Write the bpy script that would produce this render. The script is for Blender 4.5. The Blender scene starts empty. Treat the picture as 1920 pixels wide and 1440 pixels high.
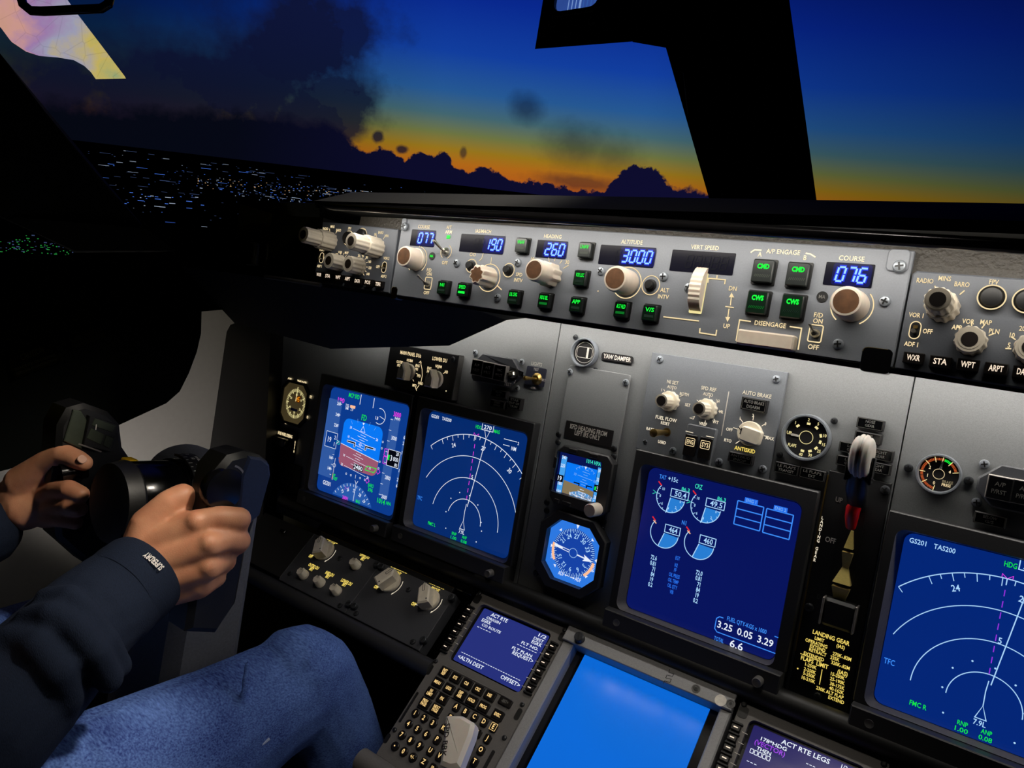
# Airliner flight deck at dusk: every panel, control and screen modelled in metres.
# Panel space: u = right along the main panel, v = up the panel face, w = out of the panel towards the seats.
import bpy, bmesh, math, random
from mathutils import Matrix, Vector
PI = math.pi
sc = bpy.context.scene
COL = sc.collection
TILT = math.radians(15)
P2W = Matrix(((1, 0, 0, 0), (0, math.sin(TILT), -math.cos(TILT), 0), (0, math.cos(TILT), math.sin(TILT), 1.0), (0, 0, 0, 1)))
def Wp(p): return P2W @ Vector(p)

class Frame:
    def __init__(s, o, y, z):
        y = Vector(y); z = Vector(z); x = y.cross(z)
        s.M = Matrix(((x.x, y.x, z.x, o[0]), (x.y, y.y, z.y, o[1]), (x.z, y.z, z.z, o[2]), (0, 0, 0, 1)))
AL = math.radians(48)
FM = Frame((0, 0, 0), (0, 1, 0), (0, 0, 1))                    # main instrument panel face
FG = Frame((0, 0, .28), (0, 1, 0), (0, 0, 1))                  # glareshield control panels
FL = Frame((0, -.217, .02), (0, math.sin(AL), -math.cos(AL)), (0, math.cos(AL), math.sin(AL)))  # sloping pedestal face

# ---------------------------------------------------------------- materials
def lin(c):
    return tuple((x / 255 / 12.92 if x <= 10 else ((x / 255 + .055) / 1.055) ** 2.4) for x in c)
MATS = {}
def N(nt, t, **kw):
    n = nt.nodes.new(t)
    for k, v in kw.items():
        if hasattr(n, k): setattr(n, k, v)
        else: n.inputs[k].default_value = v
    return n
def surf(name, rgb, rough=.6, metal=0, var=.12, scale=120, bump=.15, spec=.5, stretch=(1, 1, 1), sss=0, detail=4, coat=0, bdist=.0006):
    m = bpy.data.materials.new(name); m.use_nodes = True; nt = m.node_tree; b = nt.nodes['Principled BSDF']
    c = lin(rgb)
    tc = N(nt, 'ShaderNodeTexCoord'); mp = N(nt, 'ShaderNodeMapping'); mp.inputs['Scale'].default_value = stretch
    nz = N(nt, 'ShaderNodeTexNoise'); nz.inputs['Scale'].default_value = scale; nz.inputs['Detail'].default_value = detail
    nt.links.new(tc.outputs['Object'], mp.inputs['Vector']); nt.links.new(mp.outputs[0], nz.inputs['Vector'])
    cr = N(nt, 'ShaderNodeValToRGB'); e = cr.color_ramp.elements
    e[0].position = .3; e[1].position = .72
    e[0].color = (*[x * (1 - var) for x in c], 1); e[1].color = (*[min(1, x * (1 + var)) for x in c], 1)
    nt.links.new(nz.outputs['Fac'], cr.inputs[0]); nt.links.new(cr.outputs[0], b.inputs['Base Color'])
    b.inputs['Roughness'].default_value = rough; b.inputs['Metallic'].default_value = metal
    b.inputs['Specular IOR Level'].default_value = spec
    if coat: b.inputs['Coat Weight'].default_value = coat
    if sss:
        b.inputs['Subsurface Weight'].default_value = sss; b.inputs['Subsurface Scale'].default_value = .006
        b.inputs['Subsurface Radius'].default_value = (1, .4, .25)
    if bump:
        bp = N(nt, 'ShaderNodeBump'); bp.inputs['Strength'].default_value = bump; bp.inputs['Distance'].default_value = bdist
        nt.links.new(nz.outputs['Fac'], bp.inputs['Height']); nt.links.new(bp.outputs[0], b.inputs['Normal'])
    MATS[name] = m; return m
def glow(name, rgb, k=1.0, rough=.25, var=.03):
    """a lit face: screen, lamp, back-lit legend or flood-lit key bar"""
    m = bpy.data.materials.new(name); m.use_nodes = True; nt = m.node_tree; b = nt.nodes['Principled BSDF']
    c = lin(rgb)
    nz = N(nt, 'ShaderNodeTexNoise'); nz.inputs['Scale'].default_value = 14
    tc = N(nt, 'ShaderNodeTexCoord'); nt.links.new(tc.outputs['Object'], nz.inputs['Vector'])
    cr = N(nt, 'ShaderNodeValToRGB'); e = cr.color_ramp.elements
    e[0].color = (*[x * (1 - var) for x in c], 1); e[1].color = (*[x * (1 + var) for x in c], 1)
    nt.links.new(nz.outputs['Fac'], cr.inputs[0]); nt.links.new(cr.outputs[0], b.inputs['Emission Color'])
    b.inputs['Base Color'].default_value = (.004, .004, .005, 1); b.inputs['Roughness'].default_value = rough
    b.inputs['Emission Strength'].default_value = k
    MATS[name] = m; return m

surf('panel_grey', (128, 130, 132), .5, scale=1100, var=.1, bump=.14)
surf('mcp_grey', (122, 126, 134), .5, scale=900, var=.05, bump=.1)
surf('efis_grey', (92, 96, 104), .5, scale=900, var=.05, bump=.1)
surf('plate_grey', (112, 116, 122), .5, scale=900, var=.07, bump=.15)
surf('module_dark', (66, 68, 73), .45, scale=900, var=.06, bump=.1)
surf('brass_plate', (205, 185, 108), .4, .25, scale=300, var=.1, bump=.2, stretch=(1, 8, 1))
surf('plate_black', (22, 22, 24), .5, scale=700, bump=.1)
surf('dim_panel', (66, 67, 72), .5, scale=700, bump=.1)
surf('bezel', (46, 46, 48), .45, scale=800, bump=.12)
surf('bezel_side', (88, 86, 84), .5, scale=800, bump=.1)
surf('cdu_grey', (106, 103, 101), .5, scale=900, bump=.15)
surf('ldu_grey', (152, 152, 154), .5, scale=900, bump=.08)
surf('black', (10, 10, 11), .5, scale=300, bump=.1)
surf('gloss_black', (10, 10, 12), .16, scale=60, bump=.03)
surf('brow_gloss', (72, 72, 76), .16, .7, scale=60, bump=.02)
surf('satin_black', (12, 12, 13), .38, scale=200, bump=.08)
surf('leather', (58, 54, 48), .5, scale=330, var=.2, bump=.6, bdist=.002)
surf('shield', (9, 10, 9), .85, scale=300, bump=.2, spec=.15)
surf('liner', (14, 18, 17), .8, scale=60, bump=.1, spec=.15)
surf('wall_grey', (150, 146, 140), .7, scale=80, var=.03, bump=.05)
surf('beige', (222, 209, 193), .45, scale=200, var=.05, bump=.05, sss=.15)
surf('beige_cap', (98, 66, 42), .5, scale=160, var=.3, bump=.05)
surf('ivory', (225, 215, 195), .4, scale=200, var=.05, bump=.05)
surf('ivory_handle', (226, 218, 208), .4, scale=60, var=.04, bump=.03, sss=.2)
surf('grey_knob', (205, 195, 178), .4, scale=200, var=.06, bump=.05)
surf('knob_dark', (34, 28, 26), .4, scale=200, bump=.05)
surf('key_dark', (20, 16, 15), .35, scale=200, bump=.05)
surf('button_dark', (30, 34, 33), .3, scale=200, bump=.04)
surf('button_face', (16, 36, 24), .25, scale=200, bump=.03)
surf('steel', (190, 185, 175), .3, 1, scale=300, bump=.08)
surf('brass', (190, 160, 95), .35, 1, scale=300, bump=.15, stretch=(1, 8, 1))
surf('screw_grey', (150, 156, 164), .35, .4, scale=300, bump=.05)
surf('screw_dark', (58, 60, 64), .4, .4, scale=300, bump=.05)
surf('edge_steel', (150, 145, 140), .35, .6, scale=300, bump=.05)
surf('clear_knob', (186, 181, 174), .5, scale=40, var=.05, bump=.04, sss=.3, stretch=(1, 1, .3))
surf('red', (190, 12, 14), .35, scale=200, var=.05, bump=.04)
surf('yellow', (235, 185, 15), .4, scale=200, var=.05, bump=.04)
surf('label_black', (26, 24, 26), .5, scale=300, bump=.05)
surf('label_navy', (42, 44, 60), .5, scale=300, bump=.05)
surf('print_white', (215, 210, 200), .6, scale=300, bump=0)
surf('print_dim', (112, 110, 106), .6, scale=300, bump=0)
surf('print_faint', (66, 64, 62), .6, scale=300, bump=0)
surf('white_dot', (232, 225, 215), .5, scale=300, bump=0)
surf('column_grey', (112, 114, 122), .55, scale=400, bump=.08)
surf('yoke_black', (13, 13, 13), .5, scale=400, bump=.2)
surf('yoke_navy', (30, 42, 72), .5, scale=400, bump=.1)
surf('yoke_gloss', (62, 68, 58), .2, scale=60, bump=.03)
surf('ground_dark', (2, 3, 5), .9, scale=.002, bump=0, spec=0)
glow('legend', (255, 230, 178), .95); glow('legend_gold', (255, 226, 110), .9); glow('legend_white', (245, 232, 205), .9)
glow('legend_low', (180, 165, 130), .5)
glow('key_lit', (255, 232, 205), 1.0); glow('cdu_key', (255, 214, 140), .95)
glow('led_blue', (150, 205, 255), 1.25); glow('led_off', (28, 30, 36), .5); glow('lcd_dark', (14, 13, 34), .6); glow('lcd_blue', (14, 17, 84), .9)
glow('led_halo', (26, 50, 225), 1.0)
glow('lit_green', (20, 240, 60), 1.3); glow('dim_green', (20, 150, 50), .5); glow('bar_floodlit', (120, 124, 110), .6); glow('bar_dim', (40, 60, 46), .5)  # the off bar is unlit; flood light on it is put into its emission
glow('amber', (255, 150, 20), 1.2); glow('amber_back', (90, 44, 8), .7); glow('scale_orange', (235, 110, 55), .6)
glow('dial_glow', (82, 70, 44), .5, var=.5); glow('dial_yellow', (250, 235, 165), .9)
glow('pfd_blue', (12, 58, 140), 1, .12); glow('nd_blue', (6, 42, 108), 1, .12); glow('fo_blue', (4, 38, 118), 1, .12); glow('eicas_blue', (8, 20, 92), 1, .12)
glow('cdu_blue', (38, 48, 122), 1, .15); glow('cdu_purple', (34, 30, 92), 1, .15); glow('ldu_blue', (10, 104, 214), 1, .12)
glow('isfd_blue', (8, 20, 80), 1, .12); glow('rmi_blue', (45, 120, 225), 1, .15); glow('rmi_dial', (22, 66, 165), 1, .15)
glow('sky_cyan', (8, 120, 245), 1); glow('earth_rose', (152, 86, 110), 1); glow('earth_tan', (130, 115, 85), 1)
glow('tape', (48, 88, 160), 1); glow('tape_cyan', (70, 160, 235), 1); glow('sector', (40, 90, 170), 1); glow('box_black', (4, 5, 16), 1)
glow('g_white', (232, 240, 255), 1); glow('g_green', (20, 225, 70), 1); glow('g_mag', (235, 60, 240), 1); glow('g_cyan', (60, 140, 250), 1); glow('g_blue', (40, 110, 235), 1)
glow('g_red', (230, 40, 40), 1); glow('g_fill', (40, 125, 210), 1); glow('g_aqua', (60, 225, 190), 1); glow('g_pale', (170, 215, 255), 1); glow('g_violet', (150, 50, 225), 1); glow('g_soft', (120, 175, 240), 1); glow('g_pink', (255, 190, 150), 1)

for q_ in ('lcd_dark', 'lcd_blue', 'led_halo', 'led_blue', 'led_off', 'lit_green', 'bar_floodlit', 'bar_dim', 'dim_green'): MATS[q_].node_tree.nodes['Principled BSDF'].inputs['Specular IOR Level'].default_value = .08
# ---------------------------------------------------------------- mesh builder
TXT = {}
def glyphs(s, bold):
    k = (s, bold)
    if k not in TXT:
        cu = bpy.data.curves.new('t', 'FONT'); cu.body = s; cu.size = 1; cu.resolution_u = 2; cu.offset = bold
        ob = bpy.data.objects.new('t', cu)
        me = bpy.data.meshes.new_from_object(ob)
        vs = [(v.co.x, v.co.y) for v in me.vertices]; fs = [tuple(p.vertices) for p in me.polygons]
        bpy.data.objects.remove(ob); bpy.data.meshes.remove(me); bpy.data.curves.remove(cu)
        TXT[k] = (vs, fs)
    return TXT[k]
CAP = .682
def rr(cx, cy, w, h, r, n=4):
    pts = []
    r = min(r, w / 2 - 1e-5, h / 2 - 1e-5)
    for qx, qy, a0 in ((1, 1, 0), (-1, 1, 90), (-1, -1, 180), (1, -1, 270)):
        for i in range(n + 1):
            a = math.radians(a0 + 90 * i / n)
            pts.append((cx + qx * (w / 2 - r) + r * math.cos(a), cy + qy * (h / 2 - r) + r * math.sin(a)))
    return pts
def ngon(cx, cy, r, n=32, a0=0, ry=None):
    return [(cx + r * math.cos(a0 + 2 * PI * i / n), cy + (ry or r) * math.sin(a0 + 2 * PI * i / n)) for i in range(n)]
def inset(pts, d):
    n = len(pts); out = []
    for i in range(n):
        p, q, s = pts[i - 1], pts[i], pts[(i + 1) % n]
        e1 = Vector((q[0] - p[0], q[1] - p[1])); e2 = Vector((s[0] - q[0], s[1] - q[1]))
        if e1.length < 1e-9 or e2.length < 1e-9: out.append(q); continue
        n1 = Vector((-e1.y, e1.x)).normalized(); n2 = Vector((-e2.y, e2.x)).normalized()
        b = n1 + n2
        b = b / max(.4, b.dot(b) / 2)
        out.append((q[0] + b.x * d, q[1] + b.y * d))
    return out
def chamfer(x0, x1, y0, y1, c):
    """rectangle with cut corners, c = (bl, br, tr, tl)"""
    a, b, d, e = c
    return [(x0 + a, y0), (x1 - b, y0), (x1, y0 + b), (x1, y1 - d), (x1 - d, y1), (x0 + e, y1), (x0, y1 - e), (x0, y0 + a)]

class MB:
    def __init__(s): s.v = []; s.f = []; s.k = []; s.names = []; s.X = None
    def mi(s, m):
        if m not in s.names: s.names.append(m)
        return s.names.index(m)
    def add(s, vs, fs, m):
        b = len(s.v); k = s.mi(m)
        s.v += [tuple(s.X @ Vector(v)) for v in vs] if s.X else [tuple(v) for v in vs]
        s.f += [tuple(b + i for i in f) for f in fs]; s.k += [k] * len(fs)
        return s
    def slab(s, pts, z0, z1, m, bev=0, mtop=None):
        n = len(pts); rings = [[(x, y, z0) for x, y in pts]]
        if bev: rings += [[(x, y, z1 - bev) for x, y in pts], [(x, y, z1) for x, y in inset(pts, bev)]]
        else: rings += [[(x, y, z1) for x, y in pts]]
        vs = [v for r in rings for v in r]; fs = []
        for k in range(len(rings) - 1):
            for i in range(n):
                j = (i + 1) % n; fs.append((k * n + i, k * n + j, (k + 1) * n + j, (k + 1) * n + i))
        fs.append(tuple(reversed(range(n))))
        top = tuple(range((len(rings) - 1) * n, len(rings) * n))
        if mtop and mtop != m:
            s.add(vs, fs, m); s.add([vs[i] for i in top], [tuple(range(n))], mtop)
        else: s.add(vs, fs + [top], m)
        return s
    def box(s, x0, x1, y0, y1, z0, z1, m, bev=0, mtop=None):
        return s.slab([(x0, y0), (x1, y0), (x1, y1), (x0, y1)], z0, z1, m, bev, mtop)
    def frame(s, outer, inner, z0, z1, m, bev=0, zi=None, inner2=None, m2=None):
        """rim between two outlines; inner2 = outline of the opening at its lower end, m2 = colour of the opening's walls"""
        n = len(outer); zi = z0 if zi is None else zi
        R = [[(x, y, z0) for x, y in outer], [(x, y, z1 - bev) for x, y in outer]]
        if bev: R += [[(x, y, z1) for x, y in inset(outer, bev)]]
        R += [[(x, y, z1) for x, y in inner], [(x, y, zi) for x, y in (inner2 or inner)]]
        vs = [v for r in R for v in r]; fs = []
        L = len(R)
        if m2:
            b = len(R) - 2; s.add(R[-2] + R[-1], [(i, (i + 1) % n, n + (i + 1) % n, n + i) for i in range(n)], m2)
        for k in range(L):
            if m2 and k == L - 2: continue
            for i in range(n):
                j = (i + 1) % n; a, b = k * n, ((k + 1) % L) * n
                fs.append((a + i, a + j, b + j, b + i))
        return s.add(vs, fs, m)
    def lathe(s, cx, cy, prof, m, n=28, fl=0, fd=0, cap=None, rot=0, z0=0):
        """prof: (radius, z[, fluted?]) from the base up; cap = material of the end face"""
        vs = []; fs = []
        for p in prof:
            for i in range(n):
                a = 2 * PI * i / n + rot
                r = p[0] * (1 - fd * (.5 + .5 * math.cos(fl * a))) if fl and len(p) > 2 else p[0]
                vs.append((cx + r * math.cos(a), cy + r * math.sin(a), p[1] + z0))
        for k in range(len(prof) - 1):
            for i in range(n):
                j = (i + 1) % n; fs.append((k * n + i, k * n + j, (k + 1) * n + j, (k + 1) * n + i))
        fs.append(tuple(reversed(range(n))))
        top = tuple(range((len(prof) - 1) * n, len(prof) * n))
        s.add(vs, fs + ([] if cap else [top]), m)
        if cap: s.add([vs[i] for i in top], [tuple(range(n))], cap)
        return s
    def poly(s, pts, z, m): return s.add([(x, y, z) for x, y in pts], [tuple(range(len(pts)))], m)
    def disc(s, cx, cy, r, z, m, n=20): return s.poly(ngon(cx, cy, r, n), z, m)
    def ring(s, cx, cy, r, w, z, m, n=40): return s.line(ngon(cx, cy, r, n), w, z, m, True)
    def arc(s, cx, cy, r, a0, a1, w, z, m, n=24):
        return s.line([(cx + r * math.cos(math.radians(a0 + (a1 - a0) * i / n)), cy + r * math.sin(math.radians(a0 + (a1 - a0) * i / n))) for i in range(n + 1)], w, z, m)
    def tick(s, cx, cy, r0, r1, a, w, z, m):
        c, d = math.cos(math.radians(a)), math.sin(math.radians(a))
        return s.line([(cx + r0 * c, cy + r0 * d), (cx + r1 * c, cy + r1 * d)], w, z, m)
    def line(s, pts, w, z, m, closed=False):
        n = len(pts); vs = []
        for i in range(n):
            q = Vector(pts[i])
            p = Vector(pts[i - 1]) if i > 0 or closed else None
            r = Vector(pts[(i + 1) % n]) if i < n - 1 or closed else None
            ns = []
            if p is not None and (q - p).length > 1e-9: e = (q - p).normalized(); ns.append(Vector((-e.y, e.x)))
            if r is not None and (r - q).length > 1e-9: e = (r - q).normalized(); ns.append(Vector((-e.y, e.x)))
            b = ns[0] if len(ns) == 1 else (ns[0] + ns[1])
            if len(ns) == 2: b = b / max(.5, b.dot(b) / 2)
            vs += [(q.x + b.x * w / 2, q.y + b.y * w / 2, z), (q.x - b.x * w / 2, q.y - b.y * w / 2, z)]
        fs = []
        for i in range(n if closed else n - 1):
            j = (i + 1) % n; fs.append((2 * i, 2 * i + 1, 2 * j + 1, 2 * j))
        return s.add(vs, fs, m)
    def T(s, t, p, h, m, z=.0004, sx=.85, rot=0, al='c', bold=.012, wid=None):
        vs, fs = glyphs(t, bold)
        x0 = min(v[0] for v in vs); x1 = max(v[0] for v in vs)
        k = h / CAP
        if wid: sx = wid / ((x1 - x0) * k)
        ox = {'c': (x0 + x1) / 2, 'l': x0, 'r': x1}[al]
        c, d = math.cos(rot), math.sin(rot); out = []
        for x, y in vs:
            a = (x - ox) * k * sx; b = (y - CAP / 2) * k
            out.append((p[0] + a * c - b * d, p[1] + a * d + b * c, z))
        return s.add(out, fs, m)
    def led(s, t, x, y, h, z, m='led_blue', w=None, step=None, off=None, halo=None, th=.13):
        """seven-segment digits, slanted; x,y = centre of the first digit"""
        w = w or h * .5; step = step or w * 1.5
        SEG = {'0': 'abcdef', '1': 'bc', '2': 'abged', '3': 'abgcd', '4': 'fgbc', '5': 'afgcd', '6': 'afgedc', '7': 'abc', '8': 'abcdefg', '9': 'abcdfg', '-': 'g', ' ': ''}
        for i, ch in enumerate(t):
            cx = x + i * step
            P = {}
            for nm, (a, b) in dict(tl=(-.5, .5), tr=(.5, .5), ml=(-.5, 0), mr=(.5, 0), bl=(-.5, -.5), br=(.5, -.5)).items():
                P[nm] = (cx + a * w + b * h * .14, y + b * h)
            ends = dict(a=('tl', 'tr'), b=('tr', 'mr'), c=('mr', 'br'), d=('bl', 'br'), e=('ml', 'bl'), f=('tl', 'ml'), g=('ml', 'mr'))
            for sg, (a, b) in ends.items():
                on = sg in SEG[ch]
                mm = m if on else off
                if not mm: continue
                A, B = Vector(P[a]), Vector(P[b]); d = (B - A) * .09
                if halo and on: s.line([tuple(A), tuple(B)], h * th * 2.3, z - .0002, halo)
                s.line([tuple(A + d), tuple(B - d)], h * th, z, mm)
        return s
    def tube(s, path, r, m, n=12, caps=True, ry=None):
        """round bar through 3D points; r a number or one radius per point"""
        P = [Vector(p) for p in path]; k = len(P); rs = r if isinstance(r, (list, tuple)) else [r] * k
        vs = []; fs = []; up = None
        for i in range(k):
            t = (P[min(i + 1, k - 1)] - P[max(i - 1, 0)]).normalized()
            if up is None: up = t.orthogonal().normalized()
            up = (up - t * up.dot(t)).normalized(); sd = t.cross(up)
            for j in range(n):
                a = 2 * PI * j / n; vs.append(tuple(P[i] + up * rs[i] * math.cos(a) + sd * rs[i] * math.sin(a)))
        for i in range(k - 1):
            for j in range(n):
                q = (j + 1) % n; fs.append((i * n + j, i * n + q, (i + 1) * n + q, (i + 1) * n + j))
        if caps: fs += [tuple(reversed(range(n))), tuple(range((k - 1) * n, k * n))]
        return s.add(vs, fs, m)
    def hexa(s, a, b, m):
        """solid between two matching polygons given as 3D point lists"""
        n = len(a); vs = list(a) + list(b)
        fs = [tuple(reversed(range(n))), tuple(range(n, 2 * n))] + [(i, (i + 1) % n, n + (i + 1) % n, n + i) for i in range(n)]
        return s.add(vs, fs, m)
    def mesh(s, name, org=(0, 0, 0), sharp=35):
        me = bpy.data.meshes.new(name)
        me.from_pydata([(x - org[0], y - org[1], z - org[2]) for x, y, z in s.v], [], s.f)
        for nm in s.names: me.materials.append(MATS[nm])
        me.polygons.foreach_set('material_index', s.k)
        me.update()
        bm = bmesh.new(); bm.from_mesh(me); bmesh.ops.recalc_face_normals(bm, faces=[f for f in bm.faces if not all(e.is_boundary for e in f.edges)]); bm.to_mesh(me); bm.free()
        me.polygons.foreach_set('use_smooth', [True] * len(me.polygons))
        me.set_sharp_from_angle(angle=math.radians(sharp))
        return me

# ---------------------------------------------------------------- scene objects
ORG = {}
def thing(name, label, cat, fr=FM, at=(0, 0, 0), group=None, kind=None):
    """an Empty at the thing's base; its parts are authored in the coordinates of frame fr"""
    o = bpy.data.objects.new(name, None); COL.objects.link(o); o.empty_display_size = .02
    at = tuple(at) + (0,) * (3 - len(at))
    o.matrix_world = P2W @ fr.M @ Matrix.Translation(at)
    ORG[o.name] = at; tag(o, label, cat, group, kind); return o
def tag(o, label=None, cat=None, group=None, kind=None):
    if label: o['label'] = label
    if cat: o['category'] = cat
    if group: o['group'] = group
    if kind: o['kind'] = kind
def part(name, mb, root, label=None, sharp=35):
    o = bpy.data.objects.new(name, mb.mesh(name, ORG[root.name], sharp)); COL.objects.link(o)
    o.parent = root; ORG[o.name] = ORG[root.name]
    if label: o['label'] = label
    return o
def solo(name, mb, label=None, cat=None, fr=FM, at=(0, 0, 0), group=None, kind=None, sharp=35):
    at = tuple(at) + (0,) * (3 - len(at))
    o = bpy.data.objects.new(name, mb.mesh(name, at, sharp)); COL.objects.link(o)
    o.matrix_world = P2W @ fr.M @ Matrix.Translation(at); ORG[o.name] = at
    tag(o, label, cat, group, kind); return o
SCREW = {}
def screw(root, p, z=0, r=.0038, m='screw_grey'):
    """pan-head cross-slot screw, one shared mesh per kind"""
    k = (m, r)
    if k not in SCREW:
        b = MB(); b.lathe(0, 0, [(r, 0), (r, .0007), (r * .82, .0019), (r * .45, .0025)], m, 16)
        for a in (.5, .5 + PI / 2):
            b.X = Matrix.Rotation(a, 4, 'Z'); b.box(-r * .62, r * .62, -r * .14, r * .14, .0012, .0027, 'black'); b.X = None
        SCREW[k] = b.mesh('screw')
    o = bpy.data.objects.new('screw', SCREW[k]); COL.objects.link(o); o.parent = root
    g = ORG[root.name]; o.location = (p[0] - g[0], p[1] - g[1], z - g[2]); o.rotation_euler = (0, 0, (p[0] * 991) % 1.5); return o
def screws(root, pts, z=0, r=.0038, m='screw_grey'):
    for p in pts: screw(root, p, z, r, m)
def clip(o): return o

# ================================================================ mode control panel under the glareshield
BT = .0006
def pushbutton(root, p, text, lower, w=.0118, h=.0128, name='push_button', on=True, bold=.02, rnd=False, dots=False):
    b = MB(); x, y = p
    b.slab(rr(x, y, w + .0022, h + .0022, .0008), -.001, .0012, 'black')
    b.slab(rr(x, y, w, h, .0012), 0, .0062, 'button_dark', .0007, 'button_face' if on else 'button_dark')
    z = .00635; x += .0003
    if rnd:
        b.T(text, (x, y + h * .2), h * .2, 'lit_green', z, sx=.8, bold=.05)
    else:
        b.T(text, (x, y + h * .2), h * .24, 'lit_green', z, bold=bold, wid=min(w * .68, h * .2 * len(text)))
    lm = {'on': 'lit_green', 'dim': 'dim_green', 'half': 'bar_dim', 'off': 'bar_floodlit'}[lower]
    if dots:
        for i in range(9):
            c = x - w * .34 + w * .68 * i / 8
            b.line([(c - .0005, y - h * .27), (c + .0005, y - h * .15)], .0004, z, lm)
    else: b.poly(rr(x, y - h * .2, w * .68, h * .16, .0002, 2), z, lm)
    return part(name, b, root, 'dark square push button lettered ' + text)
def window(root, a, c, digits, h, name='readout_window', lit=True, ghost=0, pad=.0022, step=None):
    x0, x1 = a[0], c[0]; y0, y1 = c[1], a[1]
    b = MB(); b.slab(rr((x0 + x1) / 2, (y0 + y1) / 2, x1 - x0, y1 - y0, .0008), -.001, .0004, 'lcd_dark')
    w = h * .47; st = step or w * 1.5
    n = len(digits); xr = x1 - pad - w / 2 - h * .05
    ym = (y0 + y1) / 2
    if lit:
        b.poly(rr(xr - (n - 1) * st / 2, ym, n * st + h * .42, (y1 - y0) * .94, .002), .0005, 'lcd_blue')
        b.led(digits, xr - (n - 1) * st, ym, h, .0009, halo='led_halo', w=w, step=st)
        for g in range(ghost): b.led(' ', xr - (n + g) * st, ym, h, .0009, w=w, step=st, off='led_off', th=.06)
    else: b.led(digits, xr - (n - 1) * st, ym, h, .0009, w=w, step=st, m='led_off', th=.1)
    return part(name, b, root)
def knob(root, p, prof, mat='beige', cap='beige_cap', fl=0, fd=0, name='knob', z0=0, mark=None, rot=0, label=None, ringcap=None):
    prof = list(prof)
    if cap == 'beige_cap': prof.append((prof[-1][0] * .86, prof[-1][1] + .0002) + tuple(prof[-1][2:]))
    b = MB(); b.lathe(p[0], p[1], [(prof[0][0] * .7, -.001)] + prof, mat, 36 if not fl else fl * 6, fl, fd, cap, rot, z0)
    if ringcap:
        zt = prof[-1][1] + z0 + .0002
        b.disc(p[0], p[1], ringcap * 1.35, zt, 'grey_knob'); b.disc(p[0], p[1], ringcap, zt + .0002, 'knob_dark')
    if mark is not None:
        r = prof[0][0]; b.tick(p[0], p[1], r * .55, r * 1.01, mark, .0009, prof[0][1] + z0 + .0003, 'black')
    return part(name, b, root, label)
def toggle(root, p, tip, L=.013, mat='steel', name='toggle_switch', nut=.0042, r=.0013):
    """bat-handle switch: threaded nut and a lever that leans by tip (dx, dy)"""
    b = MB(); b.lathe(p[0], p[1], [(nut, -.001), (nut, .002), (nut * .8, .0032), (nut * .62, .005), (nut * .4, .0052)], mat, 12)
    b.tube([(p[0], p[1], .004), (p[0] + tip[0] * .5, p[1] + tip[1] * .5, .004 + L * .55), (p[0] + tip[0], p[1] + tip[1], .004 + L)], [r * .7, r, r * 1.35], mat)
    b.X = Matrix.Translation((p[0] + tip[0], p[1] + tip[1], .004 + L)); b.lathe(0, 0, [(r * 1.35, -.0008), (r * 1.35, .0004), (r * .8, .0014)], mat, 12); b.X = None
    return part(name, b, root)
def legend(root, items, h, m, z=.0004, name='legend', extra=None, sx=.85, bold=.012):
    b = MB()
    for it in items:
        t, p = it[0], it[1]
        b.T(t, p, it[2] if len(it) > 2 else h, it[3] if len(it) > 3 else m, z, sx=sx, bold=bold)
    if extra: extra(b)
    return part(name, b, root)

mcp = thing('mode_control_panel', 'long grey autopilot panel with COURSE, HEADING and ALTITUDE windows under the glareshield', 'control panel', FG, (.043, .184))
b = MB(); b.slab([(-.1928, .1479), (-.189, .1474), (.2759, .1423), (.2759, .2195), (-.1915, .2256)], -.05, 0, 'mcp_grey', .0008)
part('faceplate', b, mcp)
b = MB()
for x, y, w, h in ((-.1872, .1525, .0085, .0125), (.2655, .1485, .0185, .0165)):
    b = MB(); b.slab(rr(x, y - .003, w, h, .003), -.01, .0004, 'gloss_black', .0002)
    b.line([q for q in rr(x, y - .003, w * .97, h * .97, .003)][4:10], .0004, .0006, 'brass'); part('notch_block', b, mcp)  # solid black block put in for the dark corner notch
for q in ((.2675, .2125, .0135, .0145, .003), (-.1875, .2195, .0062, .012, .0015)):
    b = MB(); b.slab(rr(*q), -.001, .0018, 'mcp_grey', .0006); part('corner_bracket', b, mcp)
window(mcp, (-0.1756,0.2151), (-0.1433,0.1987), '077', .0098)
window(mcp, (-0.1101,0.2136), (-0.0576,0.1966), '190', .0098, ghost=2)
window(mcp, (-0.0212,0.2121), (0.0104,0.1966), '260', .0098)
window(mcp, (0.0431,0.2112), (0.0935,0.195), '3000', .0098, ghost=1)
window(mcp, (0.1077,0.2107), (0.1586,0.1941), '88888', .0098, lit=False, pad=.005)
window(mcp, (0.2232,0.2088), (0.2544,0.1928), '076', .0098, pad=.004)
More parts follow.
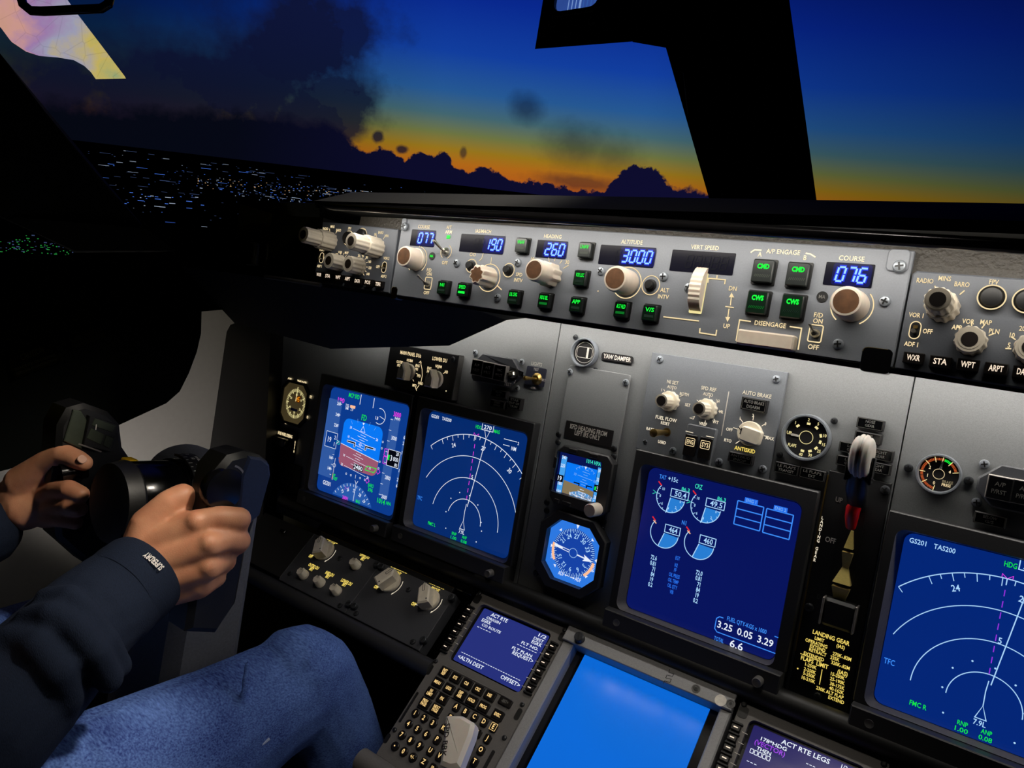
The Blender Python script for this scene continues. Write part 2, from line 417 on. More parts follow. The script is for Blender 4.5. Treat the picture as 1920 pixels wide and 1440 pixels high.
def mcp_marks(b):
    z = .0004; m = 'legend'
    b.arc(-.1625, .1851, .0132, -50, 80, .0007, z, m); b.arc(-.1625, .1851, .0132, 215, 235, .0007, z, m); b.tick(-.1625, .1851, .0125, .0165, 88, .0007, z, m)
    b.ring(-.0688, .1744, .0127, .0008, z, m); b.tick(-.0688, .1744, .0127, .0195, -30, .0009, z, m); b.tick(-.0688, .1744, .0127, .019, 92, .0006, z, m)
    b.line([(-0.08,0.1967), (-0.0809,0.1915), (-0.0838,0.189)], .0006, z, m)
    b.ring(.0729, .1815, .0127, .0008, z, m)
    for p in ((-0.0919,0.1839), (-0.0477,0.183)): b.ring(p[0], p[1], .0062, .0007, z, m)
    b.ring(*(0.0943,0.1813), .0076, .0007, z, m)
    for a, l in ((60, .0035), (88, .0045), (112, .0045), (135, .0035), (33, .006)): b.tick(-.0006, .1818, .0125, .0125 + l, a, .0006, z, m)
    b.arc(.2445, .1801, .0134, 175, 232, .0008, z, m); b.arc(.2445, .1801, .0134, -60, 42, .0008, z, m); b.tick(.2445, .1801, .0115, .0158, 96, .0008, z, m)
    b.arc(*(-0.126,0.1953), .0068, -65, 65, .0006, z, m); b.arc(*(-0.126,0.1953), .0068, 150, 240, .0006, z, m)
    for p in ((-0.1427,0.163), (0.2245,0.1585)): b.line(rr(p[0], p[1], .0088, .0118, .0012, 3), .0008, z, m, True)
    b.line([(0.1408,0.1872), (0.1406,0.1906), (0.1539,0.1905), (0.154,0.1871)], .0009, z, m); b.line([(0.147,0.1934), (0.1472,0.1911)], .0009, z, m)
    b.line([(0.141,0.1523), (0.1413,0.1488), (0.1542,0.1485), (0.1541,0.1526)], .0009, z, m); b.line([(0.1096,0.1576), (0.1392,0.1576)], .0009, z, m)
    b.line([(0.1612,0.1719), (0.1607,0.1787)], .0008, z, m); b.poly([(0.1591,0.1778), (0.1604,0.1815), (0.1629,0.178)], z, m)
    b.line([(0.1606,0.1693), (0.1609,0.1629)], .0008, z, m); b.poly([(0.1627,0.1632), (0.1612,0.1594), (0.1589,0.163)], z, m); b.line([(0.1575,0.1707), (0.1641,0.1704)], .0008, z, m)
    b.line([(0.1702,0.1463), (0.17,0.1619), (0.1785,0.1617)], .0009, z, m); b.line([(0.2064,0.1613), (0.2147,0.161), (0.215,0.1457)], .0009, z, m)
    b.line([(0.1692,0.212), (0.1719,0.2142), (0.1769,0.2141)], .001, z, m); b.line([(0.2081,0.2138), (0.2114,0.2134), (0.2152,0.2114)], .001, z, m)
    b.poly(rr(*(-0.126,0.2096), .0042, .0034, .0004, 2), .0006, 'lit_green')
    q = (0.0477,0.1724); b.poly(ngon(q[0], q[1], .0007, 4), z, m)
    for p, mm in (((0.2245,0.1843), 'print_dim'), ((-0.1433,0.1899), 'lit_green')):
        b.slab(ngon(p[0], p[1], .0038, 20), -.001, .0006, 'black'); b.T('MA', p, .0024, mm, .0008)
legend(mcp, [('COURSE', (-0.1601,0.2182)), ('A/T', (-0.127,0.219)), ('ARM', (-0.1268,0.2145)), ('OFF', (-0.1254,0.1845)), ('IAS/MACH', (-0.0842,0.2169)), ('C/O', (-0.0924,0.1946)),
    ('SPD', (-0.0353,0.1799)), ('INTV', (-0.0352,0.1748)), ('HEADING', (-0.0062,0.2157)), ('10', (-0.0234,0.1947)), ('30', (0.013,0.1944)), ('ALTITUDE', (0.0711,0.2147)), ('ALT', (0.1068,0.1785)), ('INTV', (0.1067,0.1732)),
    ('VERT SPEED', (0.1335,0.2137)), ('A/P ENGAGE', (0.1924,0.2138)), ('A', (0.1762,0.2111)), ('B', (0.2083,0.2106)), ('DN', (0.1608,0.1845)), ('UP', (0.1612,0.1563)), ('DISENGAGE', (0.1926,0.1613)),
    ('F/D', (-0.1441,0.1761)), ('ON', (-0.1433,0.1723)), ('OFF', (-0.143,0.1536)), ('F/D', (0.2243,0.1714)), ('ON', (0.2246,0.1673)), ('OFF', (0.2248,0.149)), ('COURSE', (0.2388,0.212), .0033)],
    .0032, 'legend', extra=mcp_marks, sx=.9)
CK = [(.0112, 0), (.0112, .003), (.0104, .0035), (.0102, .017), (.0095, .0192)]
knob(mcp, (-.1625, .1851), CK, name='course_knob')
knob(mcp, (-.0688, .1744), [(.0098, 0), (.0098, .004, 1), (.0098, .017, 1), (.0085, .019, 1)], fl=8, fd=.2, name='speed_knob')
knob(mcp, (-.0006, .1818), [(.0108, 0, 1), (.0108, .0125, 1), (.0096, .0135), (.0096, .026), (.0088, .0285)], fl=9, fd=.16, name='heading_knob')
knob(mcp, (.0729, .1815), [(.0105, 0), (.0105, .019), (.0096, .0215)], name='altitude_knob')
knob(mcp, (.2445, .1801), [(.0112, 0), (.011, .003), (.0104, .0185), (.0094, .0205)], name='course_knob')
for p, t in (((-0.0919,0.1839), 0), ((-0.0477,0.183), 0), ((0.0943,0.1813), 0)):
    b = MB(); b.lathe(p[0], p[1], [(.0048, -.001), (.0048, .0018), (.0036, .002), (.0036, .005), (.003, .0058)], 'black', 24); part('push_button', b, mcp, 'small round black button')
b = MB()
c = (.1348, .1817)
prof = [(c[0], c[1] + .0175 * math.sin(a), .0135 * math.cos(a) - .0035) for a in [(-80 + 160 * i / 26) * PI / 180 for i in range(27)]]
W2 = .0046
vs = []; fs = []
for i, q in enumerate(prof):
    k = 1 - .06 * (i % 2)
    zz = q[2] + (-.0005 if i % 2 and 7 < i < 22 else 0)
    vs += [(q[0] - W2, q[1], zz), (q[0] + W2, q[1], zz)]
for i in range(len(prof) - 1): fs.append((2 * i, 2 * i + 1, 2 * i + 3, 2 * i + 2))
k = len(vs); vs += [(x, y, -.006) for x, y, z in vs]
for i in range(len(prof) - 1):
    fs += [(2 * i, 2 * i + 2, k + 2 * i + 2, k + 2 * i), (2 * i + 1, 2 * i + 3, k + 2 * i + 3, k + 2 * i + 1)]
b.add(vs, fs, 'beige'); part('thumbwheel', b, mcp, 'ribbed beige vertical speed thumbwheel', sharp=20)
b = MB(); b.slab(rr(c[0], c[1], .0104, .0375, .001), -.001, .0003, 'dial_yellow'); part('thumbwheel_slot', b, mcp)
a, d = (0.1729,0.1563), (0.2134,0.1423)
b = MB(); b.slab(rr((a[0] + d[0]) / 2, (a[1] + d[1]) / 2, d[0] - a[0], a[1] - d[1] - .003, .0015), -.001, .009, 'beige', .0012); part('disengage_bar', b, mcp, 'wide beige disengage bar')
for p, t, lo in (((-0.1193,0.1601), 'N1', 'half'), ((-0.0942,0.1602), 'SPEED', 'on'), ((-0.0351,0.2055), 'VNAV', 'off'), ((0.031,0.205), 'LNAV', 'off'),
        ((0.031,0.1811), 'VOR LOC', 'half'), ((-0.0341,0.1587), 'LVL CHG', 'half'), ((-0.0011,0.1589), 'HDG SEL', 'dim'), ((0.0316,0.1586), 'APP', 'half'), ((0.074,0.1589), 'ALT HLD', 'dim'), ((0.0995,0.1589), 'V/S', 'half')):
    pushbutton(mcp, p, t, lo, name='mode_button', on=lo in ('on', 'dim', 'half'))
for p, t, lo in (((0.1819,0.1983), 'CMD', 'off'), ((0.2065,0.1978), 'CMD', 'off'), ((0.1819,0.1754), 'CWS', 'dim'), ((0.2067,0.175), 'CWS', 'half')):
    pushbutton(mcp, p, t, lo, w=.0148, h=.0165, name='autopilot_button', rnd=True, dots=True, on=t == 'CWS')
toggle(mcp, (-0.1259,0.1951), (-.0045, .0075), .0105, name='autothrottle_switch')
toggle(mcp, (-0.1427,0.1626), (-.0036, .0056), .0085, name='flight_director_switch', nut=.0032, r=.0008)
toggle(mcp, (0.2245,0.1585), (-.0016, .0042), .0085, name='flight_director_switch', nut=.0032, r=.0008)
screws(mcp, [(-0.1101,0.1851), (-0.0549,0.1571), (-0.0387,0.1904), (0.0474,0.1891), (0.1264,0.1821), (0.1041,0.1889), (0.2641,0.185), (0.2404,0.1531), (-0.1104,0.1853)], 0, .0037)
screws(mcp, [(0.2692,0.2084), (-0.1848,0.2169)], .002, .0042)

# ---------------------------------------------------------------- EFIS control panels at both ends
def dual_knob(root, p, R1, L1, R2, L2, mat='grey_knob', name='dual_knob', rc=.0048):
    return knob(root, p, [(R1, 0, 1), (R1, L1, 1), (R1 * .92, L1 + .0008), (R2, L1 + .001, 1), (R2, L1 + L2, 1), (R2 * .9, L1 + L2 + .0012)], mat, None, 12, .09, name, ringcap=rc)
def strip_key(root, p, t, w, h=.0072):
    b = MB(); b.slab(rr(p[0], p[1], w, h, .0005), -.001, .0035, 'key_dark', .0005); b.T(t, (p[0], p[1] + .0002), h * .5, 'key_lit', .0037, bold=.015, wid=w * .62)
    return part('map_key', b, root)
def oval_switch(root, p):
    b = MB(); b.line(rr(p[0], p[1], .0062, .0112, .0031, 5), .0006, .0005, 'legend', True); b.poly(rr(p[0], p[1], .0054, .0104, .0027, 5), .0003, 'black')
    b.tube([(p[0], p[1] - .0012, 0), (p[0] - .0005, p[1] - .0008, .005)], [.0011, .0014], 'steel', 10); b.box(p[0] - .0013, p[0] + .0013, p[1] + .001, p[1] + .003, 0, .0012, 'brass')
    return part('nav_switch', b, root)
efl = thing('efis_control_panel', 'dark control panel with four long ribbed knobs beside the COURSE 077 window', 'control panel', FG, (-.25, .18))
b = MB(); b.slab([(-.315, .149), (-.1942, .1484), (-.1962, .2145), (-.2983, .2178), (-.315, .2178)], -.05, 0, 'efis_grey', .001); part('faceplate', b, efl)
def efl_marks(b):
    for a in (58, 110): b.tick(-.2955, .1962, .0115, .0155, a, .0006, .0004, 'legend'); b.tick(-.2208, .1932, .0115, .0155, a, .0006, .0004, 'legend')
    for a in (-45, -22, 2, 28, 52, 75, 100): b.tick(-.2433, .1724, .0098, .0122, a, .0005, .0004, 'legend')
    for a in (50, 75, 100, 130): b.tick(-.2745, .1738, .0098, .0122, a, .0005, .0004, 'legend')
legend(efl, [('RADIO', (-0.3074,0.2103)), ('MINS', (-0.2963,0.2131)), ('BARO', (-0.2854,0.2095)), ('FPV', (-0.268,0.2122)), ('MTRS', (-0.2474,0.211)), ('IN', (-0.2273,0.2076)), ('BARO', (-0.2195,0.2099)), ('HPA', (-0.2101,0.2069)),
    ('VOR', (-0.2776,0.1859)), ('MAP', (-0.267,0.1859)), ('APP', (-0.283,0.1829)), ('PLN', (-0.2619,0.1813)), ('20', (-0.2474,0.1839)), ('40', (-0.2412,0.1845)), ('80', (-0.2345,0.183)), ('160', (-0.2293,0.1787)), ('320', (-0.2276,0.1723)), ('640', (-0.2291,0.1657)),
    ('OFF', (-0.2161,0.1743)), ('VOR 2', (-0.2056,0.1838)), ('ADF 2', (-0.2055,0.1651)), ('ADF 1', (-0.3083,0.1685)), ('VOR 1', (-0.3085,0.1867)), ('OFF', (-0.3003,0.1779))], .0027, 'legend', extra=efl_marks, sx=.75, bold=.02)
dual_knob(efl, (-.2955, .1962), .0108, .018, .0088, .0185, name='minimums_knob'); dual_knob(efl, (-.2208, .1932), .0108, .018, .0088, .018, name='barometer_knob')
dual_knob(efl, (-.2745, .1738), .0092, .003, .0088, .0125, name='mode_knob'); dual_knob(efl, (-.2433, .1724), .0095, .003, .009, .0125, name='range_knob')
for p in ((-0.2678,0.2018), (-0.2476,0.2054)):
    b = MB(); b.ring(p[0], p[1], .0078, .0006, .0005, 'legend'); b.lathe(p[0], p[1], [(.0068, 0), (.0068, .003), (.0055, .0042)], 'black', 24); part('push_button', b, efl)
oval_switch(efl, (-0.3065,0.1779)); oval_switch(efl, (-0.2068,0.1744))
for p, t in (((-0.3028,0.1586), 'WXR'), ((-0.288,0.1583), 'STA'), ((-0.2711,0.1581), 'WPT'), ((-0.2557,0.1578), 'ARPT'), ((-0.24,0.1567), 'DATA'), ((-0.2242,0.1566), 'POS'), ((-0.2085,0.156), 'TERR')):
    strip_key(efl, p, t, .0125)
efr = thing('efis_control_panel', 'dark control panel lettered RADIO MINS BARO beside the COURSE 076 window', 'control panel', FG, (.33, .175))
b = MB(); b.slab([(.2772, .1418), (.40, .1385), (.40, .2055), (.2795, .2066), (.2772, .2045)], -.05, 0, 'efis_grey', .001); part('faceplate', b, efr)
R1c = (.2985, .184); R2c = (.3168, .1648); R3c = (.3478, .164)
def efr_marks(b):
    for a in (52, 118): b.tick(*R1c, .0118, .0155, a, .0008, .0004, 'legend')
    for a in (30, 65, 98, 135): b.tick(*R2c, .0098, .0128, a, .0007, .0004, 'legend')
    for a in (185, 150): b.tick(*R3c, .0098, .0128, a, .0007, .0004, 'legend')
legend(efr, [('RADIO', (0.2852,0.2005)), ('MINS', (0.296,0.2028)), ('BARO', (0.306,0.1999)), ('FPV', (0.3226,0.2027)), ('VOR 1', (0.2839,0.1779)), ('OFF', (0.2922,0.1683)), ('ADF 1', (0.2842,0.1589)),
    ('APP', (0.3077,0.1727)), ('VOR', (0.3132,0.1771)), ('MAP', (0.3226,0.1776)), ('PLN', (0.3277,0.1726)), ('10', (0.3372,0.1714)), ('5', (0.3366,0.1652)), ('20', (0.3415,0.176))], .0029, 'legend', extra=efr_marks, sx=.75, bold=.015)
dual_knob(efr, R1c, .0096, .019, .0078, .018, name='minimums_knob', rc=.0045); dual_knob(efr, R2c, .0092, .004, .0086, .0105, name='mode_knob', rc=.0045); dual_knob(efr, R3c, .0092, .004, .0086, .0105, name='range_knob', rc=.0045)
for p in ((0.3231,0.1929), (0.3413,0.1926)):
    b = MB(); b.ring(p[0], p[1], .0074, .0008, .0035, 'legend'); b.lathe(p[0], p[1], [(.0078, 0), (.0078, .003), (.0068, .0034), (.0064, .0032), (.0056, .0052), (.0035, .0058)], 'black', 28); part('push_button', b, efr)
oval_switch(efr, (0.2849,0.1682))
for p, t in (((0.2874,0.15), 'WXR'), ((0.3026,0.1497), 'STA'), ((0.3177,0.15), 'WPT'), ((0.3325,0.1498), 'ARPT'), ((0.347,0.1498), 'DATA')):
    strip_key(efr, p, t, .0122)

# ================================================================ main instrument panel: three grey sheets with thin gaps
S1, S2 = -.16, .2564
for x0, x1, lab in ((-.78, S1 - .0006, 'grey instrument panel sheet behind the two pilot-side screens and the clock'), (S1 + .0006, S2 - .0006, 'grey middle instrument panel sheet between two seams, behind the engine screen'), (S2 + .0006, .62, 'grey instrument panel sheet around the brake pressure gauge')):
    b = MB(); b.box(x0, x1, -.235, .25, -.02, -.0015, 'panel_grey', .0006)
    solo('instrument_panel', b, lab, 'panel', FM, ((x0 + x1) / 2, 0, 0), kind=None)
screws_on = []
# ---------------------------------------------------------------- display units
def display(label, u0, v0, bg, draw, u1=None, v1=None, ox=.0172, knob_at=True, name='display_unit', top=.0195):
    """square screen, raised bezel, protruding lower lip with a dimmer knob and a light sensor"""
    u1 = u0 + .1751 if u1 is None else u1; v1 = v0 - .17 if v1 is None else v1
    r = thing(name, label, 'display', FM, ((u0 + u1) / 2, v1 - .02, 0))
    cx, cy = (u0 + u1) / 2, (v0 + v1) / 2
    o = rr(cx, (v0 + top + v1 - .004) / 2, u1 - u0 + 2 * ox, v0 + top - v1 + .004, .002, 5)
    k = (.354 - u1) / .817 * .014
    fx0, fx1, fy0, fy1 = u0 - .0078, u1 + .0012 + k, v1 - .0032, v0 + .0045
    b = MB(); b.frame(o, rr((fx0 + fx1) / 2, (fy0 + fy1) / 2, fx1 - fx0, fy1 - fy0, .0095, 5), 0, .014, 'bezel', .0012, .0005, rr(cx, cy, u1 - u0 + .003, v0 - v1 + .003, .009, 5), 'bezel_side'); part('bezel', b, r)  # opening walls get a lighter grey, light on them put into the colour
    b = MB(); b.box(u0 - ox + .001, u1 + ox - .001, v1 - .026, v1 - .0035, 0, .026, 'bezel', .0012); part('lower_lip', b, r)
    b = MB(); b.slab(rr(cx, cy, u1 - u0 + .002, v0 - v1 + .002, .009, 5), .0004, .0012, bg); s = part('screen', b, r)
    g = MB(); draw(g, .0016); q = part('screen_graphics', g, r); q.parent = s
    if knob_at:
        b = MB(); b.lathe(u1 - .004, v1 - .0165, [(.0052, .025), (.0052, .034), (.0044, .0352), (.003, .0346)], 'bezel_side', 20); part('dimmer_knob', b, r)
    b = MB(); b.lathe(u0 + .002, v1 - .015, [(.0042, .025), (.0042, .0264), (.0036, .0262)], 'bezel_side', 20); part('light_sensor', b, r)
    return r
def navmap(u0, v0, hdg_y, pts, side, deep):
    """map display: compass arc, three range rings, track and heading lines around the aircraft triangle"""
    ax, ay = pts['apex']
    W = .0007
    def draw(g, z):
        w = 'g_pale' if deep else 'g_white'
        Rr = pts['R']
        g.arc(ax, ay, Rr, 90 + pts['al'], 90 + pts['ar'], .0009, z, w, 48)
        step = pts['step']; a0 = pts['a27']
        for k in range(-8, 9):
            a = a0 - k * step / 2
            if 90 + pts['ar'] < a < 90 + pts['al']: g.tick(ax, ay, Rr - (.0075 if k % 2 == 0 else .0045), Rr, a, W, z, w)
        for e in (pts['al'], pts['ar']): g.tick(ax, ay, Rr - .006, Rr, 90 + e, W, z, w)
        for t, a in (('24', a0 + 3 * step), ('27', a0), ('30', a0 - 3 * step)):
            aa = math.radians(a)
            if 90 + pts['ar'] < a < 90 + pts['al']: g.T(t, (ax + (Rr - .014) * math.cos(aa), ay + (Rr - .014) * math.sin(aa)), .0058, w, z, rot=aa - PI / 2)
        for i, (r, l, q) in enumerate(pts['rings']): g.arc(ax, ay, r, 90 + l, 90 + q, .0008, z, w, 40)
        aa = math.radians(a0); c, d = math.cos(aa), math.sin(aa)
        g.line([(ax + .021 * c, ay + .021 * d), (ax + Rr * c, ay + Rr * d)], .0009, z, w)
        hb = math.radians(pts['bug']); hc, hd = math.cos(hb), math.sin(hb)
        r = .03
        while r < Rr - .008:
            g.line([(ax + r * hc, ay + r * hd), (ax + (r + .006) * hc, ay + (r + .006) * hd)], .0008, z, 'g_violet' if deep else 'g_mag'); r += .0105
        g.line([(ax + (Rr - .006) * hc, ay + (Rr - .006) * hd), (ax + Rr * hc, ay + Rr * hd)], .0009, z, w)
        bx, by = ax + Rr * hc, ay + Rr * hd
        g.line([(bx - .0042, by), (bx - .0042, by + .0035), (bx, by), (bx + .0042, by + .0035), (bx + .0042, by)], .0006, z, 'g_mag')
        g.line([(ax, ay), (ax + .0045, ay - .0125), (ax - .0045, ay - .0125)], .0008, z, w, True)
        g.line([(ax, ay), (ax - .0002, ay + .014), (ax + .0006, ay + .024)], .0008, z, w)
        tx, ty = ax + Rr * c, ay + Rr * d
        bt = v0 - .0075
        g.line([(tx - .0045, bt), (tx, ty), (tx + .0045, bt)], .0007, z, w)
        g.line([(tx - .0098, v0 + .001), (tx - .0098, bt), (tx + .0098, bt), (tx + .0098, v0 + .001)], .0009, z, w)
        g.T('270', (tx, bt + .0044), .0054, w, z, wid=.0135); g.T('HDG', (tx - .0162, bt + .002), .0048, 'g_green', z, wid=.0098); g.T('MAG', (tx + .0165, bt + .002), .0048, 'g_green', z, wid=.0098)
        g.T('GS201', (u0 + .0108, v0 - .006), .0046, w, z, wid=.0145); g.T('TAS200', (u0 + .0335, v0 - .006), .0046, w, z, wid=.018)
        g.T('5', (ax + pts['rings'][1][0] * c - .005, ay + pts['rings'][1][0] * d + .0035), .0055, w, z)
        g.T('7.9L', (ax, ay - .0165), .0048, w, z); g.T('TFC', (u0 + .0065, ay + .0105), .0054, 'g_cyan', z, sx=.7)
        g.T('FMC ' + side, (u0 + .037, ay - .0205), .0046, 'g_green', z, wid=.0145)
        g.T('RNP', (ax - .0125, ay - .0225), .0042, 'g_green', z, wid=.0085); g.T('1.00', (ax - .0125, ay - .0285), .0042, 'g_green', z, wid=.0105)
        g.T('ANP', (ax + .0065, ay - .0225), .0042, 'g_green', z, wid=.0085); g.T('0.08', (ax + .0065, ay - .0285), .0042, 'g_green', z, wid=.0105)
        for dx, dy in ((.031, .006), (.0205, .028), (.0035, .037), (-.0145, .037), (-.0285, .025), (-.0335, .004), (-.029, -.019), (-.017, -.0355), (.0155, -.0365), (.028, -.0225), (.034, -.0055)):
            g.poly(ngon(ax + dx, ay + dy, .0009, 8), z, w)
        g.line([(u0 + .139, v0 - .0125), (u0 + .161, v0 - .0125)], .0008, z, w); g.T('2', (u0 + .1635, v0 - .014), .004, w, z); g.line([(u0 + .139, v0 - .0205), (u0 + .15, v0 - .0205)], .0008, z, w); g.T('NM', (u0 + .1575, v0 - .0225), .0052, w, z, sx=.7)
    return draw
A1 = (-0.2636,-0.1376)
NP = dict(apex=A1, R=.1215, al=42, ar=-52, a27=82.5, step=9.6, bug=91, rings=[(.0303, 78, -90), (.0605, 82, -90), (.0912, 62, -72)])
display('captain map screen with range rings, GS201 TAS200, next to the attitude screen', -.3566, .0021, 'nd_blue', navmap(-.3566, .0021, 0, NP, 'L', False))
A2 = (0.3621,-0.1398)
NF = dict(apex=A2, R=.12, al=45, ar=-52, a27=82.5, step=9.6, bug=90.5, rings=[(.03, 90, -90), (.06, 90, -90), (.09, 65, -72)])
display('map screen with range rings, GS201 TAS200, below the brake pressure gauge', .2753, -.0013, 'fo_blue', navmap(.2753, -.0013, 0, NF, 'R', True))

def eicas(g, z):
    w = 'g_pale'
    for (cx, cy, t, sub, big) in ((.0312, -.0287, '50.4', '86.3', 1), (.0743, -.029, '49.5', '86.3', 1), (.0313, -.0712, '464', '', 0), (.0742, -.0717, '460', '', 0)):
        r = .0175
        fa = 262 if big else 253
        sect = [(cx, cy)] + [(cx + r * .98 * math.cos(math.radians(a)), cy + r * .98 * math.sin(math.radians(a))) for a in range(fa, 361, 4)]
        g.poly(sect, z, 'g_fill')
        g.arc(cx, cy, r, 140, 360, .0009, z + .0001, w, 36); g.tick(cx, cy, 0, r * (1.08 if big else .99), fa, .001, z + .0002, w)
        a = math.radians(140); g.tick(cx, cy, r, r + .006, 140, .0014, z + .0002, 'g_red')
        if big:
            for k in range(0, 10): g.tick(cx, cy, r - (.0035 if k % 2 == 0 else .002), r, 355 - k * 22.5, .0006, z + .0002, w)
            for k, s_ in enumerate(('0', '2', '4', '6', '8', '10')): aa = math.radians(352 - k * 42); g.T(s_, (cx + (r - .0046) * math.cos(aa), cy + (r - .0046) * math.sin(aa)), .0031, w, z + .0003, sx=.8)
            g.line([(cx - r - .0055, cy + .0035), (cx - r - .001, cy + .0015), (cx - r - .0055, cy - .001)], .0006, z, 'g_aqua')
            g.T(sub, (cx + .0162, cy + .0137), .0038, 'g_aqua', z, wid=.0098)
            x0, y0, W_, H_ = cx - .0005, cy + .0018, .0216, .0092
        else:
            g.tick(cx, cy, r - .003, r + .002, 145, .0012, z + .0003, 'g_pink'); x0, y0, W_, H_ = cx - .0002, cy + .0015, .0186, .0092
        g.line([(x0, y0), (x0 + W_, y0), (x0 + W_, y0 + H_), (x0, y0 + H_)], .0009, z, w, True)
        g.T(t, (x0 + W_ * .55, y0 + H_ / 2), .006, w, z, wid=W_ * (.66 if big else .56))
    g.T('TAT', (0.0174,-0.0075), .0048, 'g_cyan', z, wid=.0086); g.T('+15c', (0.0304,-0.0071), .0052, w, z, wid=.0122); g.T('CRZ', (0.0621,-0.008), .0052, 'g_aqua', z, wid=.0086)
    g.T('N1', (0.0526,-0.053), .005, 'g_cyan', z, sx=.7)
    for t, p in (('EGT', (0.0526,-0.0951)), ('N2', (0.0523,-0.1035)), ('FF', (0.0522,-0.1094)), ('OIL PRESS', (0.0522,-0.116)), ('OIL TEMP', (0.0522,-0.1224)), ('OIL QTY', (0.0522,-0.1289)), ('VIB', (0.0524,-0.1354))): g.T(t, p, .0042, 'g_blue', z, sx=.5, bold=.02)
    for i, (p, q) in enumerate((((0.0239,-0.1033), (0.0805,-0.1039)), ((0.0239,-0.11), (0.0807,-0.1101)), ((0.026,-0.1165), (0.0823,-0.1167)), ((0.0259,-0.1227), (0.0825,-0.1229)), ((0.0258,-0.129), (0.0826,-0.1292)), ((0.0253,-0.1353), (0.0819,-0.1357)))):
        g.T(('72.6', '0.81', '71', '84', '19', '0.2')[i], p, .005, w, z, sx=.62, bold=.02); g.T(('72.0', '0.81', '71', '84', '19', '0.2')[i], q, .005, w, z, sx=.62, bold=.02)
    for (a, c, t) in (((0.1087,-0.0122), (0.1375,-0.0386), 'ENG 1'), ((0.1409,-0.0126), (0.1691,-0.0391), 'ENG 2')):
        x0, x1, y0, y1 = a[0], c[0], c[1], a[1]
        for k in range(4): y = y1 + (y0 - y1) * k / 3; g.line([(x0, y), (x1, y)], .0012, z, 'g_cyan')
        for x in (x0, x1): g.line([(x, y0), (x, y1)], .0012, z, 'g_cyan')
        g.poly(rr((x0 + x1) / 2, y1 + .003, .0145, .0056, .0005, 2), z + .0001, 'g_blue'); g.T(t, ((x0 + x1) / 2, y1 + .003), .0035, 'g_soft', z + .0002)
    a, c = (0.1088,-0.1435), (0.1757,-0.1575); bx_, by_ = (0.1088,-0.1557), (0.1155,-0.1614)
    g.T('FUEL QTY-KGS x 1000', (0.1421,-0.1427), .0046, 'g_cyan', z, wid=.0435)
    x0, x1 = bx_[0], c[0] + .004
    yt, yb = a[1] - .0005, by_[1]
    g.line([(x0 + .0075, yt), (x0 + .003, yt), (x0, yt - .003), (x0, yb + .003), (x0 + .003, yb), (x1, yb)], .001, z, 'g_cyan'); g.line([(x1 - .007, yt), (x1, yt)], .001, z, 'g_cyan')
    for t, p in (('3.25', (0.1195,-0.1524)), ('0.05', (0.1419,-0.1524)), ('3.29', (0.1644,-0.1526))): g.T(t, p, .0074, 'g_white', z, wid=.0168)
    g.T('TOTAL', (0.1156,-0.169), .0046, 'g_cyan', z, wid=.0108); g.T('6.6', (0.1354,-0.1679), .0078, 'g_white', z, wid=.0146)
display('wide engine screen with fuel quantity and dial arcs in the middle of the panel', 0, 0, 'eicas_blue', eicas)

